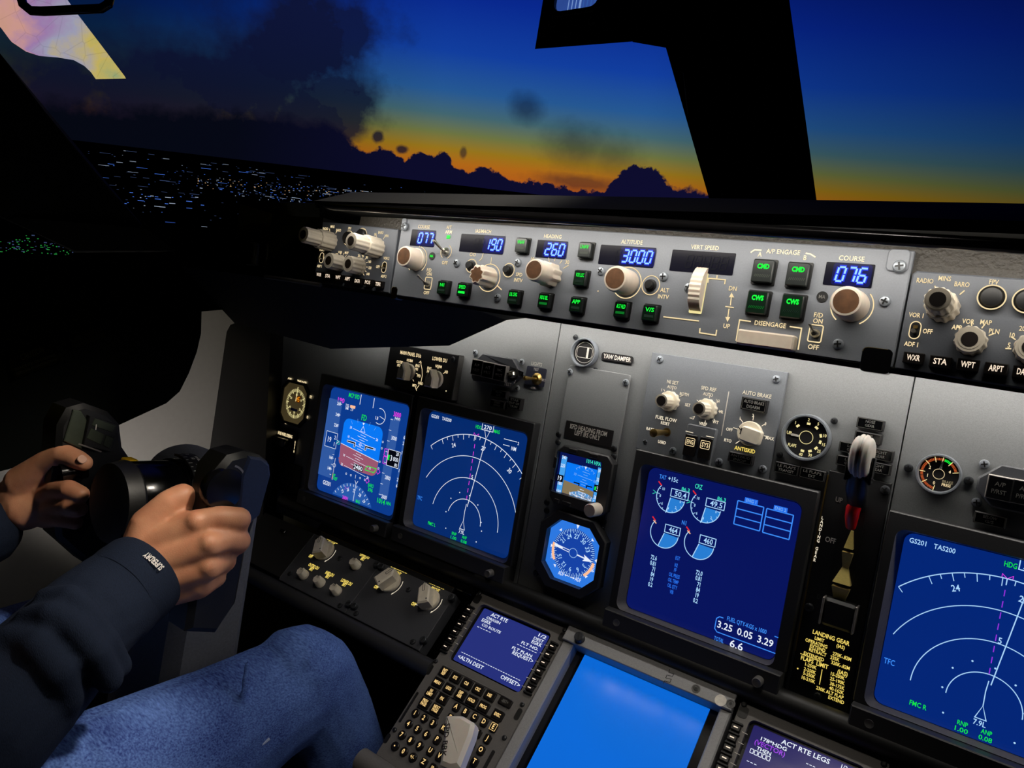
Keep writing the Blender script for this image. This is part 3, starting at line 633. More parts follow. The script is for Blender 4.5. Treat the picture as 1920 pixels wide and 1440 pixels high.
def pfd(g, z):
    w = 'g_white'
    a = [(-0.5317,-0.0418), (-0.4464,-0.0403), (-0.4429,-0.1211), (-0.5326,-0.1244)]
    x0, x1, y1, y0 = (a[0][0] + a[3][0]) / 2 - .002, (a[1][0] + a[2][0]) / 2, (a[0][1] + a[1][1]) / 2, (a[2][1] + a[3][1]) / 2 + .004
    cx, cy = (x0 + x1) / 2, (y0 + y1) / 2
    hl, hr = (-0.5338,-0.0834), (-0.4448,-0.0943)
    yl, yr = hl[1], hr[1]
    box = rr(cx, cy, x1 - x0, y1 - y0, .012, 6)
    f = lambda x: yl + (yr - yl) * (x - x0) / (x1 - x0)
    g.poly(box, z, 'sky_cyan')
    low = [p for p in box if p[1] < f(p[0])]; n = len(low)
    low = [p for p in box if p[1] < f(p[0])]
    low.sort(key=lambda p: math.atan2(p[1] - cy + .03, p[0] - cx))
    g.poly([(x0, yl)] + [p for p in low] + [(x1, yr)], z + .0001, 'earth_rose')
    g.line([(x0, yl), (x1, yr)], .0009, z + .0002, w)
    th = math.atan2(yr - yl, x1 - x0); mx, my = cx, f(cx)
    ux, uy = math.cos(th), math.sin(th)
    for k, L in ((1, .006), (2, .012), (3, .006), (4, .026), (5, .006), (6, .012), (7, .006), (8, .026), (-1, .006), (-2, .012), (-3, .006), (-4, .026), (-5, .006), (-6, .012), (-8, .026)):
        px_, py_ = mx - uy * k * .0039, my + ux * k * .0039
        g.line([(px_ - ux * L, py_ - uy * L), (px_ + ux * L, py_ + uy * L)], .0006, z + .0003, w)
        if abs(k) in (4, 8):
            for sg in (-1, 1): g.T('10' if abs(k) == 4 else '20', (px_ + sg * ux * (L + .005), py_ + sg * uy * (L + .005)), .004, w, z + .0003, rot=th, sx=.8)
    yc = cy + .003
    for sg in (-1, 1):
        g.line([(cx + sg * .031, yc), (cx + sg * .0125, yc), (cx + sg * .0125, yc - .0065)], .0036, z + .0004, w); g.line([(cx + sg * .0304, yc), (cx + sg * .0125, yc), (cx + sg * .0125, yc - .006)], .0022, z + .0005, 'box_black')
    g.line(rr(cx, yc, .004, .004, .0003, 1), .0006, z + .0004, w, True)
    g.poly([(cx - .0025, y1 - .0005), (cx + .0025, y1 - .0005), (cx, y1 - .0045)], z + .0003, w); g.line([(cx + .0005, y1 - .006), (cx + .006, y1 - .015), (cx - .004, y1 - .0145)], .0007, z + .0003, w, True)
    for q in (60, 75, 105, 120): g.tick(cx, cy - .012, .05, .056, q, .0005, z + .0003, 'g_soft')
    g.slab(rr(cx + .003, y0 + .0055, .022, .009, .001), z + .0002, z + .0003, 'box_black'); g.T('2480', (cx + .003, y0 + .0055), .0068, w, z + .0004, wid=.02)
    g.line([(x1 - .006, y0 + .006), (x1 - .026, y0 + .006), (x1 - .022, y0 + .013), (x1 - .002, y0 + .013)], .0012, z + .0004, 'g_green', True)
    # speed tape
    sx0, sx1 = (-0.569,-0.1179)[0] - .012, (-0.5453,-0.1126)[0]
    tb, tt = (-0.5504,-0.1443)[1], (-0.5576,-0.0227)[1] + .006
    g.poly([(sx0, tb), (sx1, tb), (sx1, tt), (sx0, tt)], z, 'tape')
    for t, p in (('260', (-0.5523,-0.0221)), ('240', (-0.5518,-0.0401)), ('220', (-0.5516,-0.0576)), ('180', (-0.5517,-0.0932)), ('160', (-0.5517,-0.1112)), ('140', (-0.5517,-0.1292))):
        g.T(t, p, .0052, w, z + .0003, sx=.8); g.line([(sx1 - .006, p[1]), (sx1, p[1])], .0007, z + .0003, w)
    for q in range(7): y = tb + .006 + q * .0165; g.line([(sx1 - .004, y), (sx1, y)], .0006, z + .0002, w)
    p = (-0.5562,-0.0829); g.poly([(p[0] - .0145, p[1] - .0125), (p[0] + .012, p[1] - .0125), (p[0] + .012, p[1] + .0125), (p[0] - .0145, p[1] + .0125)], z + .0004, 'pfd_blue')
    g.line([(p[0] - .0145, p[1] - .0125), (p[0] + .012, p[1] - .0125), (p[0] + .012, p[1] - .003), (p[0] + .017, p[1]), (p[0] + .012, p[1] + .003), (p[0] + .012, p[1] + .0125), (p[0] - .0145, p[1] + .0125)], .0007, z + .0006, w, True)
    g.T('19', (p[0] - .005, p[1]), .0085, w, z + .0007, sx=.8); g.T('2', (p[0] + .0075, p[1] + .0055), .006, w, z + .0007); g.T('1', (p[0] + .0075, p[1] - .0055), .006, w, z + .0007)
    g.line(rr(*(-0.5402,-0.0838), .007, .005, .001, 2), .0007, z + .0004, 'g_aqua', True)
    q = (-0.5413,-0.1218); g.line([(q[0], q[1] + .012), (q[0], tb - .002)], .0007, z + .0003, w); g.line([(q[0], q[1] - .013), (q[0] - .001, tb)], .001, z + .0004, 'g_red'); g.ring(q[0], q[1], .003, .0007, z + .0004, w, 12)
    g.T('UP', (-0.5388,-0.1378), .005, 'g_green', z + .0004); g.T('REF', (-0.534,-0.1422), .005, 'g_green', z + .0004)
    g.T('190', (-0.5489,-0.0157), .0072, 'g_mag', z, wid=.0155); g.T('MCP SPD', (-0.5204,-0.0039), .0066, 'g_green', z, wid=.025); g.T('FD', (-0.4905,-0.0335), .0088, 'g_green', z, wid=.0115)
    for c0 in ((-0.5047,-0.0069), (-0.4746,-0.0071)): g.line([(c0[0], c0[1] - .008), (c0[0], c0[1] + .008)], .0011, z, w)
    g.T('TOG', (-0.5329,-0.0214), .0042, w, z, sx=.6); g.T('DME', (-0.5324,-0.026), .0042, w, z, sx=.6); g.T('7.9', (-0.5208,-0.0257), .0048, w, z, sx=.7); p = (-0.5199,-0.0214); g.poly(rr(p[0], p[1], .012, .0045, .0008, 2), z, 'g_pink')
    p = (-0.4572,-0.0249); g.arc(p[0], p[1], .0122, -120, 105, .0009, z, w); g.line([p, (p[0] + .011, p[1] - .003)], .0008, z, w); g.T('1.8', (-0.4628,-0.0286), .005, w, z, sx=.8)
    # altitude and vertical speed tapes
    ax0, ax1 = (-0.4321,-0.0941)[0] - .001, (-0.4131,-0.0897)[0] - .001
    at_, ab = (-0.4321,-0.0227)[1], (-0.426,-0.1441)[1]
    g.poly([(ax0, ab), (ax1, ab), (ax1, at_), (ax0, at_)], z, 'tape')
    for q in range(8): y = ab + .002 + q * (at_ - ab - .004) / 7; g.line([(ax0, y), (ax0 + .005, y)], .0007, z + .0003, w)
    for t, p in (('3000', (-0.4197,-0.0519)), ('2800', (-0.4199,-0.1135)), ('2600', (-0.4212,-0.1438))): g.T(t, p, .0058, w, z + .0003, wid=.0115)
    g.T('3000', (-0.421,-0.0154), .0072, 'g_mag', z, wid=.0155); g.T('3400', (-0.4195,-0.022), .005, w, z, wid=.012)
    p = (-0.4158,-0.0825); g.poly([(p[0] - .011, p[1] - .0125), (p[0] + .014, p[1] - .0125), (p[0] + .014, p[1] + .0125), (p[0] - .011, p[1] + .0125)], z + .0004, 'box_black')
    g.line([(p[0] - .011, p[1] - .0125), (p[0] + .014, p[1] - .0125), (p[0] + .014, p[1] + .0125), (p[0] - .011, p[1] + .0125)], .0008, z + .0005, w, True)
    g.poly(rr(p[0] - .0085, p[1], .0035, .008, .0003, 1), z + .0006, 'g_green'); g.T('3', (p[0] - .003, p[1]), .0082, w, z + .0006); g.T('000', (p[0] + .0065, p[1]), .0062, w, z + .0006, wid=.0105); g.T('20', (p[0] + .0085, p[1] + .0085), .005, w, z + .0006, sx=.8); g.T('80', (p[0] + .0085, p[1] - .0085), .005, w, z + .0006, sx=.8)
    g.line(rr(p[0] - .0155, p[1] + .006, .0075, .011, .001, 2), .0009, z + .0005, 'g_mag', True); g.line(rr(p[0] - .0155, p[1] - .006, .0075, .011, .001, 2), .0009, z + .0005, 'g_mag', True)
    vx = (-0.402,-0.0786)[0] + .0045; g.poly([(vx - .0035, (-0.4032,-0.1219)[1]), (vx + .0045, (-0.4032,-0.1219)[1]), (vx + .0045, (-0.405,-0.0432)[1]), (vx - .0035, (-0.405,-0.0432)[1])], z, 'tape')
    for t, p in (('6', (-0.4078,-0.0463)), ('2', (-0.4071,-0.0553)), ('1', (-0.4072,-0.0698)), ('1', (-0.4067,-0.0972)), ('2', (-0.4067,-0.1112)), ('6', (-0.4058,-0.1208))): g.T(t, (vx - .0015, p[1]), .005, w, z + .0003); g.line([(vx + .001, p[1]), (vx + .0035, p[1])], .0007, z + .0003, w)
    for p in ((-0.4421,-0.0622), (-0.4421,-0.0723), (-0.4421,-0.0934), (-0.4423,-0.1038), (-0.5113,-0.1286), (-0.5002,-0.1286), (-0.4788,-0.128), (-0.4681,-0.1283)): g.ring(p[0], p[1], .0014, .0006, z, w, 10)
    p = (-0.4894,-0.1282); g.line([(p[0], p[1] - .003), (p[0], p[1] + .003)], .0007, z, w)
    for p in ((-0.4423,-0.109), (-0.4623,-0.1281)): g.line(ngon(p[0], p[1], .0042, 4), .0008, z, 'g_mag', True)
    g.T('GS201', (-0.5529,-0.1542), .0066, w, z, wid=.0185); g.T('BARO', (-0.453,-0.1338), .0056, 'g_green', z, wid=.012); g.T('396', (-0.4527,-0.1408), .0056, 'g_green', z, wid=.0105); g.T('1014', (-0.4262,-0.1519), .0074, 'g_green', z, wid=.0165); g.T('HPA', (-0.4102,-0.1513), .005, 'g_green', z, wid=.01)
    # heading arc at the foot of the screen
    c = (-0.4901,-0.1921); R_ = .052
    bot = -.1672
    a0 = math.degrees(math.asin(min(1, (bot - c[1]) / R_)))
    fan = [(c[0] + R_ * math.cos(math.radians(q)), c[1] + R_ * math.sin(math.radians(q))) for q in [a0 + (180 - 2 * a0) * i / 20 for i in range(21)]]
    g.poly(fan, z, 'sector')
    for i in range(1, 14):
        q = a0 + (180 - 2 * a0) * i / 14; g.tick(c[0], c[1], R_ - .005, R_ - .001, q, .0009, z + .0002, w)
    for t, q in (('25', 124), ('26', 106), ('27', 86), ('28', 66), ('29', 48)): aa = math.radians(q); g.T(t, (c[0] + (R_ - .0105) * math.cos(aa), c[1] + (R_ - .0105) * math.sin(aa)), .0052, w, z + .0002, rot=aa - PI / 2, sx=.7)
    g.line([(c[0] + .004, bot), (c[0] + .0045, c[1] + R_ + .001)], .0009, z + .0002, w); g.line([(c[0] + .001, c[1] + R_ + .006), (c[0] + .0045, c[1] + R_ + .001), (c[0] + .008, c[1] + R_ + .006)], .0008, z + .0002, w)
    p = (-0.5046,-0.1511); g.line([(p[0] - .004, p[1] - .003), (p[0] - .004, p[1] + .003), (p[0], p[1] - .001), (p[0] + .004, p[1] + .003), (p[0] + .004, p[1] - .003)], .0008, z, 'g_mag'); g.T('260H', (-0.5052,-0.1666), .0054, 'g_mag', z + .0002, wid=.0125); g.T('MAG', (-0.4754,-0.1651), .005, 'g_green', z + .0002, wid=.009)
display('captain attitude screen with blue sky over rose ground and speed tape', -.5752, .0014, 'pfd_blue', pfd)

# ---------------------------------------------------------------- clock and steering selector beside the attitude screen
ck = thing('cockpit_clock', 'octagonal glowing clock with amber 45 digits beside the attitude screen', 'clock', FM, (-0.6637,-0.0418))
cx, cy = (-0.6644,-0.0414)
oc = chamfer(cx - .0315, cx + .0325, cy - .0335, cy + .0335, (.012,) * 4)
b = MB(); b.frame(chamfer(cx - .036, cx + .037, cy - .038, cy + .038, (.013,) * 4), oc, 0, .004, 'plate_black', .001); part('bezel', b, ck)
b = MB(); b.slab(oc, .0002, .001, 'dial_glow'); part('dial', b, ck)
b = MB()
for i in range(60): b.tick(cx + .004, cy, .0205 if i % 5 else .0185, .0255, i * 6, .0008 if i % 5 else .0014, .0012, 'dial_yellow')
b.tick(cx + .004, cy, .004, .029, 88, .0015, .002, 'dial_yellow'); b.poly(rr(cx + .008, cy + .0085, .014, .0115, .001, 2), .0013, 'amber_back'); b.led('45', cx + .0055, cy + .0085, .007, .0016, 'amber', w=.0035)
for t, q in (('60', 90), ('50', 150), ('40', 210), ('30', 270), ('20', 330), ('10', 30)): aa = math.radians(q); b.T(t, (cx + .004 + .0155 * math.cos(aa), cy + .0155 * math.sin(aa)), .0036, 'dial_yellow', .0014)
b.poly(rr(cx + .002, cy - .011, .018, .0045, .001, 2), .0012, 'box_black'); part('dial_markings', b, ck)
legend(ck, [('CHR', (-0.6862,-0.003)), ('TIME DATE', (-0.6539,-0.003)), ('SET', (-0.6261,-0.0236)), ('0', (-0.7029,-0.058)), ('O', (-0.6257,-0.0583)), ('ET', (-0.6789,-0.0782)), ('-', (-0.6456,-0.0779))], .0042, 'legend', sx=.8, bold=.05)
ns = thing('nose_wheel_steering_selector', 'small dark selector lettered NOSE WHEEL STEERING below the clock', 'switch', FM, (-0.6711,-0.1134))
p = (-0.6715,-0.1145); b = MB(); b.slab(rr(p[0], p[1], .056, .052, .003), 0, .003, 'plate_black', .0006); part('plate', b, ns)
b = MB(); b.slab(rr(p[0] - .004, p[1] + .004, .036, .014, .004), .003, .016, 'gloss_black', .002); part('guard', b, ns)
legend(ns, [('NOSE WHEEL STEERING', (-0.6729,-0.0982)), ('A', (-0.7036,-0.108), .004), ('N', (-0.6436,-0.1053), .004), ('O', (-0.6435,-0.1099), .004), ('R', (-0.6432,-0.1149), .004), ('M', (-0.6432,-0.1211), .004)], .005, 'legend', z=.0034, sx=.5, bold=.04)
p, q = (-0.6986,-0.1421), (-0.6204,-0.1563); pl = thing('placard', 'dark small-print placard below the nose wheel steering selector', 'placard', FM, ((p[0] + q[0]) / 2, p[1] - .03))
b = MB(); b.box(p[0], q[0], p[1] - .052, p[1] - .001, 0, .0015, 'plate_black', .0003); part('plate', b, pl)
legend(pl, [('STATIC PORT SELECT', ((p[0] + q[0]) / 2, p[1] - .012)), ('NORMAL', ((p[0] + q[0]) / 2, p[1] - .022)), ('ALTERNATE', ((p[0] + q[0]) / 2, p[1] - .036))], .0035, 'print_faint', z=.0018)

# ---------------------------------------------------------------- display selector module
ds = thing('display_selector_module', 'raised black module with two beige pointer knobs, MAIN PANEL DUs and LOWER DU', 'control panel', FM, (-.375, .06))
a, c = (-0.4445,0.0833), (-0.3029,0.0259)
tr = (-0.3114,0.091)
b = MB(); b.box(a[0] - .004, tr[0], c[1], tr[1], 0, .012, 'plate_black', .0008); part('plate', b, ds)
b = MB(); b.box(tr[0], tr[0] + .0006, c[1] + .0008, tr[1] - .0008, 0, .0112, 'bezel_side'); part('side_edge', b, ds)
def ds_marks(b):
    z = .0124
    for p in ((-0.401,0.0536), (-0.3454,0.0514)):
        for q in ((90, 42, -2, -45, 135) if p[0] < -.37 else (90, 40, 140)): b.tick(p[0], p[1], .0145, .018, q, .0008, z, 'legend')
    b.line([(-0.3808,0.0704), (-0.3759,0.0611), (-0.3734,0.0516), (-0.3738,0.0424)], .0009, z, 'legend'); b.line([(-0.3838,0.0691), (-0.3812,0.0723), (-0.379,0.0693)], .0009, z, 'legend')
    b.line([(-0.3765,0.037), (-0.3813,0.03)], .0009, z, 'legend'); b.line([(-0.3833,0.033), (-0.3798,0.0281)], .0009, z, 'legend')
    p = (-0.3237,0.0373); b.poly(ngon(p[0], p[1], .0012, 4), z, 'legend')
legend(ds, [('MAIN PANEL DUs', (-0.4032,0.0797), .0052), ('LOWER DU', (-0.345,0.0799), .0052), ('NORM', (-0.4029,0.0701)), ('OUTBD', (-0.4222,0.0648)), ('PFD', (-0.4232,0.0595)), ('ENG', (-0.3856,0.0648)), ('PRI', (-0.3865,0.0595)), ('PFD', (-0.3798,0.0504)),
    ('INBD', (-0.3743,0.0401)), ('MFD', (-0.3856,0.0351)), ('NORM', (-0.345,0.0698)), ('ENG', (-0.3621,0.0644)), ('PRI', (-0.363,0.0593)), ('ND', (-0.3288,0.0641))], .0039, 'legend', z=.0124, extra=ds_marks, sx=.72, bold=.02)
def pointer(root, p, rot, R=.0135, L=.022, z0=0, m='ivory', hw=.0078, mark=True, name='pointer_knob', back=.0):
    """bar knob on a round skirt, pointed at one end"""
    b = MB(); b.X = Matrix.Translation((p[0], p[1], z0)) @ Matrix.Rotation(rot, 4, 'Z')
    b.lathe(0, 0, [(R, -.001), (R, .0035), (R * .93, .0045)], m, 32)
    pts = [(hw, -R * .98), (hw, R * .15), (0, R * 1.12), (-hw, R * .15), (-hw, -R * .98)]
    b.slab(pts, .004, L, m, .0018)
    b.line([(0, R * .2), (0, R * .9)], .0011, L + .0002, 'black')
    b.slab(rr(hw * .2, -R * .75, .0012, .0012, .0005), L, L + .0001, 'black'); b.X = None
    return part(name, b, root)
pointer(ds, (-0.4009,0.0531), 0, .0125, .018, .012); pointer(ds, (-0.3448,0.0508), 0, .0125, .018, .012)
screw(ds, (-0.3206,0.0835), .012, .0042, 'screw_dark')

# ---------------------------------------------------------------- caution lights, plates and small annunciators
def light_key(root, p, lines, w=.0205, h=.022, z0=.008, m='print_faint', name='caution_light'):
    b = MB(); b.slab(rr(p[0], p[1], w, h, .0008), z0 - .009, z0 + .007, 'edge_steel', .0008, 'label_black')
    b.slab(rr(p[0], p[1], w * .86, h * .86, .0006), z0 + .0068, z0 + .0073, 'gloss_black')
    for i, t in enumerate(lines): b.T(t, (p[0], p[1] + h * (.16 - .32 * i)), h * .17, m, z0 + .0075, wid=min(w * .56, h * .17 * .75 * len(t)))
    return part(name, b, root)
def status_module(label, x0, x1, y0, y1, ks, cut, fr=FM, knobp=None, txt=()):
    r = thing('autoflight_status_module', label, 'control panel', fr, ((x0 + x1) / 2, (y0 + y1) / 2))
    b = MB(); b.slab(chamfer(x0, x1, y0, y1, cut), 0, .009, 'module_dark', .0015); part('plate', b, r)
    for p, l in ks: light_key(r, p, l, z0=.009)
    if knobp:
        b = MB(); b.lathe(knobp[0], knobp[1], [(.0085, .008), (.0085, .0095)], 'black', 24); b.lathe(knobp[0], knobp[1], [(.0052, .009), (.0052, .014), (.004, .0155)], 'steel', 8); b.lathe(knobp[0], knobp[1], [(.0018, .0155), (.0018, .022)], 'steel', 10); part('test_switch', b, r)
        legend(r, txt, .0045, 'print_white', z=.0094)
    return r
a = (-0.2737,0.1001); c = (-0.1998,0.077); d = (-0.2161,0.0595)
sm = status_module('grey chamfered autopilot status module with three dark keys and TEST switch', (-0.286,0.0823)[0], c[0], d[1], a[1] - .0005, [((-0.2728,0.0788), ('A/P', 'P/RST')), ((-0.2532,0.0782), ('A/T', 'P/RST')), ((-0.2328,0.0776), ('FMC', 'P/RST'))], (.004, .022, .02, .014), knobp=(-0.2144,0.0785), txt=[('TEST', (-0.2208,0.0642)), ('1', (-0.2107,0.0862)), ('2', (-0.2098,0.0698))])
screws(sm, [(-0.2917,0.0984), (-0.2101,0.097), (-0.2103,0.0609)], 0, .0042)
lp = thing('lights_switch_plate', 'small dark blue plate lettered LIGHTS with brass toggle switch', 'switch plate', FM, (-0.1836,0.0817))
a, c = (-0.2031,0.1017), (-0.1655,0.0607); b = MB(); b.slab(rr((a[0] + c[0]) / 2, (a[1] + c[1]) / 2, .0315, a[1] - c[1] - .016, .002), 0, .0012, 'label_navy', .0003); part('plate', b, lp)
legend(lp, [('LIGHTS', (-0.185,0.0977), .0046), ('TEST', (-0.1845,0.0905)), ('BRT', (-0.1704,0.0784)), ('DIM', (-0.1845,0.0662))], .0034, 'print_white', z=.0015, sx=.78)
toggle(lp, (-0.1808,0.0782), (-.001, -.0005), .024, 'brass', nut=.0082, r=.0022)
def annun(label, a, c, lines, zh=.007, m='print_faint', group=None):
    x, y, w, h = (a[0] + c[0]) / 2, (a[1] + c[1]) / 2, c[0] - a[0], a[1] - c[1]
    r = thing('annunciator_light', label, 'indicator light', FM, (x, y), group)
    b = MB(); b.slab(rr(x, y, w, h, .0008), 0, zh, 'label_black', .0007); part('housing', b, r)
    b = MB(); b.slab(rr(x, y, w * .9, h * .84, .0008), zh - .0005, zh + .0004, 'gloss_black'); b.line(rr(x, y, w * .9, h * .84, .0008, 2), .0004, zh + .0006, 'print_faint', True)
    n = len(lines)
    for i, t in enumerate(lines): b.T(t, (x, y + h * (.2 if n == 2 else (.28 if n == 3 else 0)) - i * h * (.36 if n == 2 else .27)), h * (.24 if n == 2 else .18), m, zh + .0007, wid=min(w * .78, h * .2 * len(t)))
    part('lens', b, r); return r
def ax(p, q): # square up a sheared rectangle from its upper-left and lower-right corners
    return p, q
annun('unlit small light above another below the autopilot status module', (-0.2483,0.0539), (-0.2216,0.0434), ('BELOW', 'G/S'))
annun('unlit small light, lower of two stacked under the status module', (-0.2478,0.0397), (-0.2214,0.0293), ('SPEED', 'BRAKE'))
annun('unlit brownish STAB OUT OF TRIM light beside two stacked small lights', (-0.2178,0.0486), (-0.1958,0.0322), ('STAB', 'OUT OF', 'TRIM'), m='print_dim')

# ---------------------------------------------------------------- round gauges
def gauge(label, p, R, draw, name='gauge', rim='screw_grey', depth=.006):
    r = thing(name, label, 'gauge', FM, p)
    b = MB(); n = 48
    pr = [(R, 0), (R, depth * .8), (R * .97, depth), (R * .9, depth), (R * .86, depth * .35)]
    b.lathe(p[0], p[1], pr, rim, n, cap='label_black'); part('rim', b, r)
    b = MB(); draw(b, depth * .4); part('dial', b, r); return r
def yaw(b, z):
    x, y = (-0.1148,0.1229)
    b.ring(x, y, .0132, .0005, z, 'print_white'); b.line(rr(x, y, .0225, .0135, .004), .0006, z, 'print_white', True); b.poly(rr(x + .0045, y, .0028, .0135, .0003, 1), z + .0001, 'white_dot')
yd = gauge('round rudder indicator dial beside the YAW DAMPER label', (-0.1148,0.1229), .0188, yaw, 'yaw_damper_indicator', 'screw_grey', .008)
screws(yd, [(-0.1336,0.1406), (-0.0971,0.1033)], 0, .0036, 'screw_dark')
a, c = (-0.093,0.1263), (-0.0454,0.1192); b = MB(); x, y = (a[0] + c[0]) / 2, (a[1] + c[1]) / 2; b.slab(rr(x, y, .0445, .0095, .0035), 0, .0008, 'label_black'); b.T('YAW DAMPER', (x, y), .0053, 'white_dot', .001, wid=.0385, bold=.02)
solo('name_plate', b, 'black YAW DAMPER label strip beside a round dial', 'label', FM, (x, y))
def flaps(b, z):
    x, y = (0.1677,0.0714)
    for q in (90, 55, 18, -8, -38, -65, -95, 135): b.line([(x + .0148 * math.cos(math.radians(q + 7)), y + .0148 * math.sin(math.radians(q + 7))), (x + .0148 * math.cos(math.radians(q - 7)), y + .0148 * math.sin(math.radians(q - 7)))], .0024, z, 'dial_yellow')
    for t, q in (('1', 135), ('2', 92), ('5', 60), ('10', 17), ('15', -12), ('25', -38), ('30', -68), ('40', -97)): aa = math.radians(q); b.T(t, (x + .0188 * math.cos(aa), y + .0188 * math.sin(aa)), .0031, 'dial_yellow', z)
    b.ring(x, y, .0068, .0006, z + .0003, 'dial_yellow'); b.T('UP', (x - .0178, y + .0015), .0034, 'dial_yellow', z); b.T('FLAPS', (x - .0125, y - .011), .0033, 'dial_yellow', z, sx=.7)
    b.poly([(x - .0068, y + .001), (x - .0068, y - .001), (x - .015, y - .0012), (x - .0165, y + .0003), (x - .015, y + .0016)], z + .0004, 'print_white')
fg = gauge('black round FLAPS gauge with glowing numbers 1 to 40', (0.1677,0.0714), .0248, flaps, 'flaps_gauge', 'screw_grey', .009)
screws(fg, [(0.1435,0.0472), (0.1911,0.0938)], 0, .0036, 'screw_dark')
def brake(b, z):
    x, y = (0.2924,0.0615)
    for i in range(50):
        q = 262 - i * 5
        m = 'lit_green' if 78 > q > 55 else 'scale_orange'
        b.tick(x, y, .0132, .0155, q, .0007, z, m)
    for q in (262, 220, 180, 140, 110, 85, 55, 17): b.tick(x, y, .0115, .0165, q, .0006, z + .0001, 'dial_yellow')
    for t, q in (('0', 255), ('1', 200), ('2', 150), ('4', 25)): aa = math.radians(q); b.T(t, (x + .0095 * math.cos(aa), y + .0095 * math.sin(aa)), .003, 'legend', z)
    b.ring(x, y, .0048, .0004, z + .0003, 'legend'); b.T('BRAKE', (x + .0085, y - .006), .0026, 'legend_low', z, sx=.8); b.T('PRESS', (x + .0078, y - .0092), .0026, 'legend', z, sx=.8)
    b.poly([(x - .0008, y + .0048), (x + .0016, y + .0048), (x + .0022, y + .0125), (x + .0012, y + .0132)], z + .0004, 'print_white')
bk = gauge('round BRAKE PRESS gauge with orange scale', (0.2924,0.0615), .0194, brake, 'brake_pressure_gauge', 'screw_grey', .008)
screws(bk, [(0.2661,0.0612), (0.3172,0.0607)], 0, .0042, 'screw_dark')

# ---------------------------------------------------------------- standby instruments
sp = thing('standby_instrument_plate', 'tall grey cover plate above the small standby screen', 'panel', FM, (-.085, .05))
a, c = (-0.1334,0.0978), (-0.0458,0.0983)
b = MB(); b.slab(rr((a[0] + c[0]) / 2, -.035, c[0] - a[0], .279, .003), 0, .003, 'panel_grey', .0006); part('plate', b, sp)
screws(sp, [(-0.1312,0.0955), (-0.0505,0.0948), (-0.011,0.0289)], .003, .0042)
a, c = (-0.124,0.0297), (-0.0551,0.016); x, y = (a[0] + c[0]) / 2, (a[1] + c[1]) / 2
b = MB(); b.slab(rr(x, y, c[0] - a[0], .0215, .0006), .003, .0038, 'label_black'); b.T('ISFD HEADING FROM', (-0.0902,0.0274), .0058, 'print_white', .004, wid=.0535); b.T('LEFT IRS ONLY', (-0.0903,0.0206), .0058, 'print_white', .004, wid=.037)
solo('name_plate', b, 'dark ISFD HEADING FROM LEFT IRS ONLY label above the standby screen', 'label', FM, (x, y, .003))
sf = thing('standby_flight_display', 'small standby screen showing 1014 HPA with a beige knob', 'display', FM, (-0.088,-0.039))
tl, tr_, bl = (-0.122,0.003), (-0.042,0.0016), (-0.1216,-0.0785)
X0, X1, Y1, Y0 = tl[0] - .002, tr_[0], tl[1], (-0.0381,-0.0724)[1]
s0, s1 = (-0.1224,-0.0063), (-0.0538,-0.0606)
sx0, sx1, sy1, sy0 = s0[0] - .001, (-0.0571,-0.0054)[0] - .0005, s0[1], s1[1] + .002
b = MB(); oo = chamfer(X0, X1, Y0, Y1, (.007, .007, .009, .009)); ii = chamfer(sx0, sx1, sy0, sy1, (.0015,) * 4)
b.frame(oo, ii, .003, .015, 'bezel', .0015, .005); part('bezel', b, sf)
for x, y, w, h in (((-0.0999,0.0008)[0], Y1 - .0045, .013, .0055), ((-0.0701,0.0014)[0], Y1 - .0045, .013, .0055), (X0 + .0015, (-0.1231,-0.0214)[1], .0045, .014), (X0 + .0015, (-0.1221,-0.0499)[1], .0045, .014), ((-0.0967,-0.0735)[0], Y0 + .004, .013, .005), ((-0.1113,-0.0742)[0], Y0 + .004, .007, .005)):
    b = MB(); b.slab(rr(x, y, w, h, .0006), .0145, .0175, 'label_black', .0005); part('menu_key', b, sf)
b = MB(); b.box(sx0, sx1, sy0, sy1, .005, .006, 'isfd_blue'); scn = part('screen', b, sf)
g = MB(); z = .0065; w = 'g_white'
lx = sx0 + .0115; rx = sx1 - .0085
g.poly([(sx0 + .0035, sy0), (lx, sy0), (lx, sy1 - .006), (sx0 + .0035, sy1 - .006)], z, 'tape_cyan'); g.poly([(rx, sy0 + .0005), (sx1 - .0015, sy0 + .0005), (sx1 - .0015, sy1 - .0085), (rx, sy1 - .0085)], z, 'tape_cyan')
hl, hr = (-0.1028,-0.0425), (-0.0627,-0.0463); hy = lambda x: hl[1] + (hr[1] - hl[1]) * (x - hl[0]) / (hr[0] - hl[0])
yt, yb = sy1 - .012, (-0.0825,-0.0582)[1]
g.poly([(lx + .0006, yb), (rx - .0006, yb), (rx - .0006, yt), (lx + .0006, yt)], z, 'sky_cyan'); g.poly([(lx + .0006, yb), (rx - .0006, yb), (rx - .0006, hy(rx)), (lx + .0006, hy(lx))], z + .0002, 'earth_tan')
th = math.atan2(hr[1] - hl[1], hr[0] - hl[0]); mx, my = (-0.083,-0.0416); my -= .003
for k, L in ((1, .003), (2, .0055), (3, .003), (4, .011), (5, .003), (6, .0055), (7, .003), (-1, .003), (-2, .0055), (-3, .003), (-4, .011), (-5, .003), (-6, .0055)):
    px_, py_ = mx - math.sin(th) * k * .0032, my + math.cos(th) * k * .0032; g.line([(px_ - L * math.cos(th), py_ - L * math.sin(th)), (px_ + L * math.cos(th), py_ + L * math.sin(th))], .0006, z + .0004, w if k < 0 else 'g_soft')
for k in (4, -4):
    for sg in (-1, 1): g.T('10', (mx - math.sin(th) * k * .0032 + sg * .0145 * math.cos(th), my + math.cos(th) * k * .0032 + sg * .0145 * math.sin(th)), .0032, w if k < 0 else 'g_soft', z + .0004, rot=th)
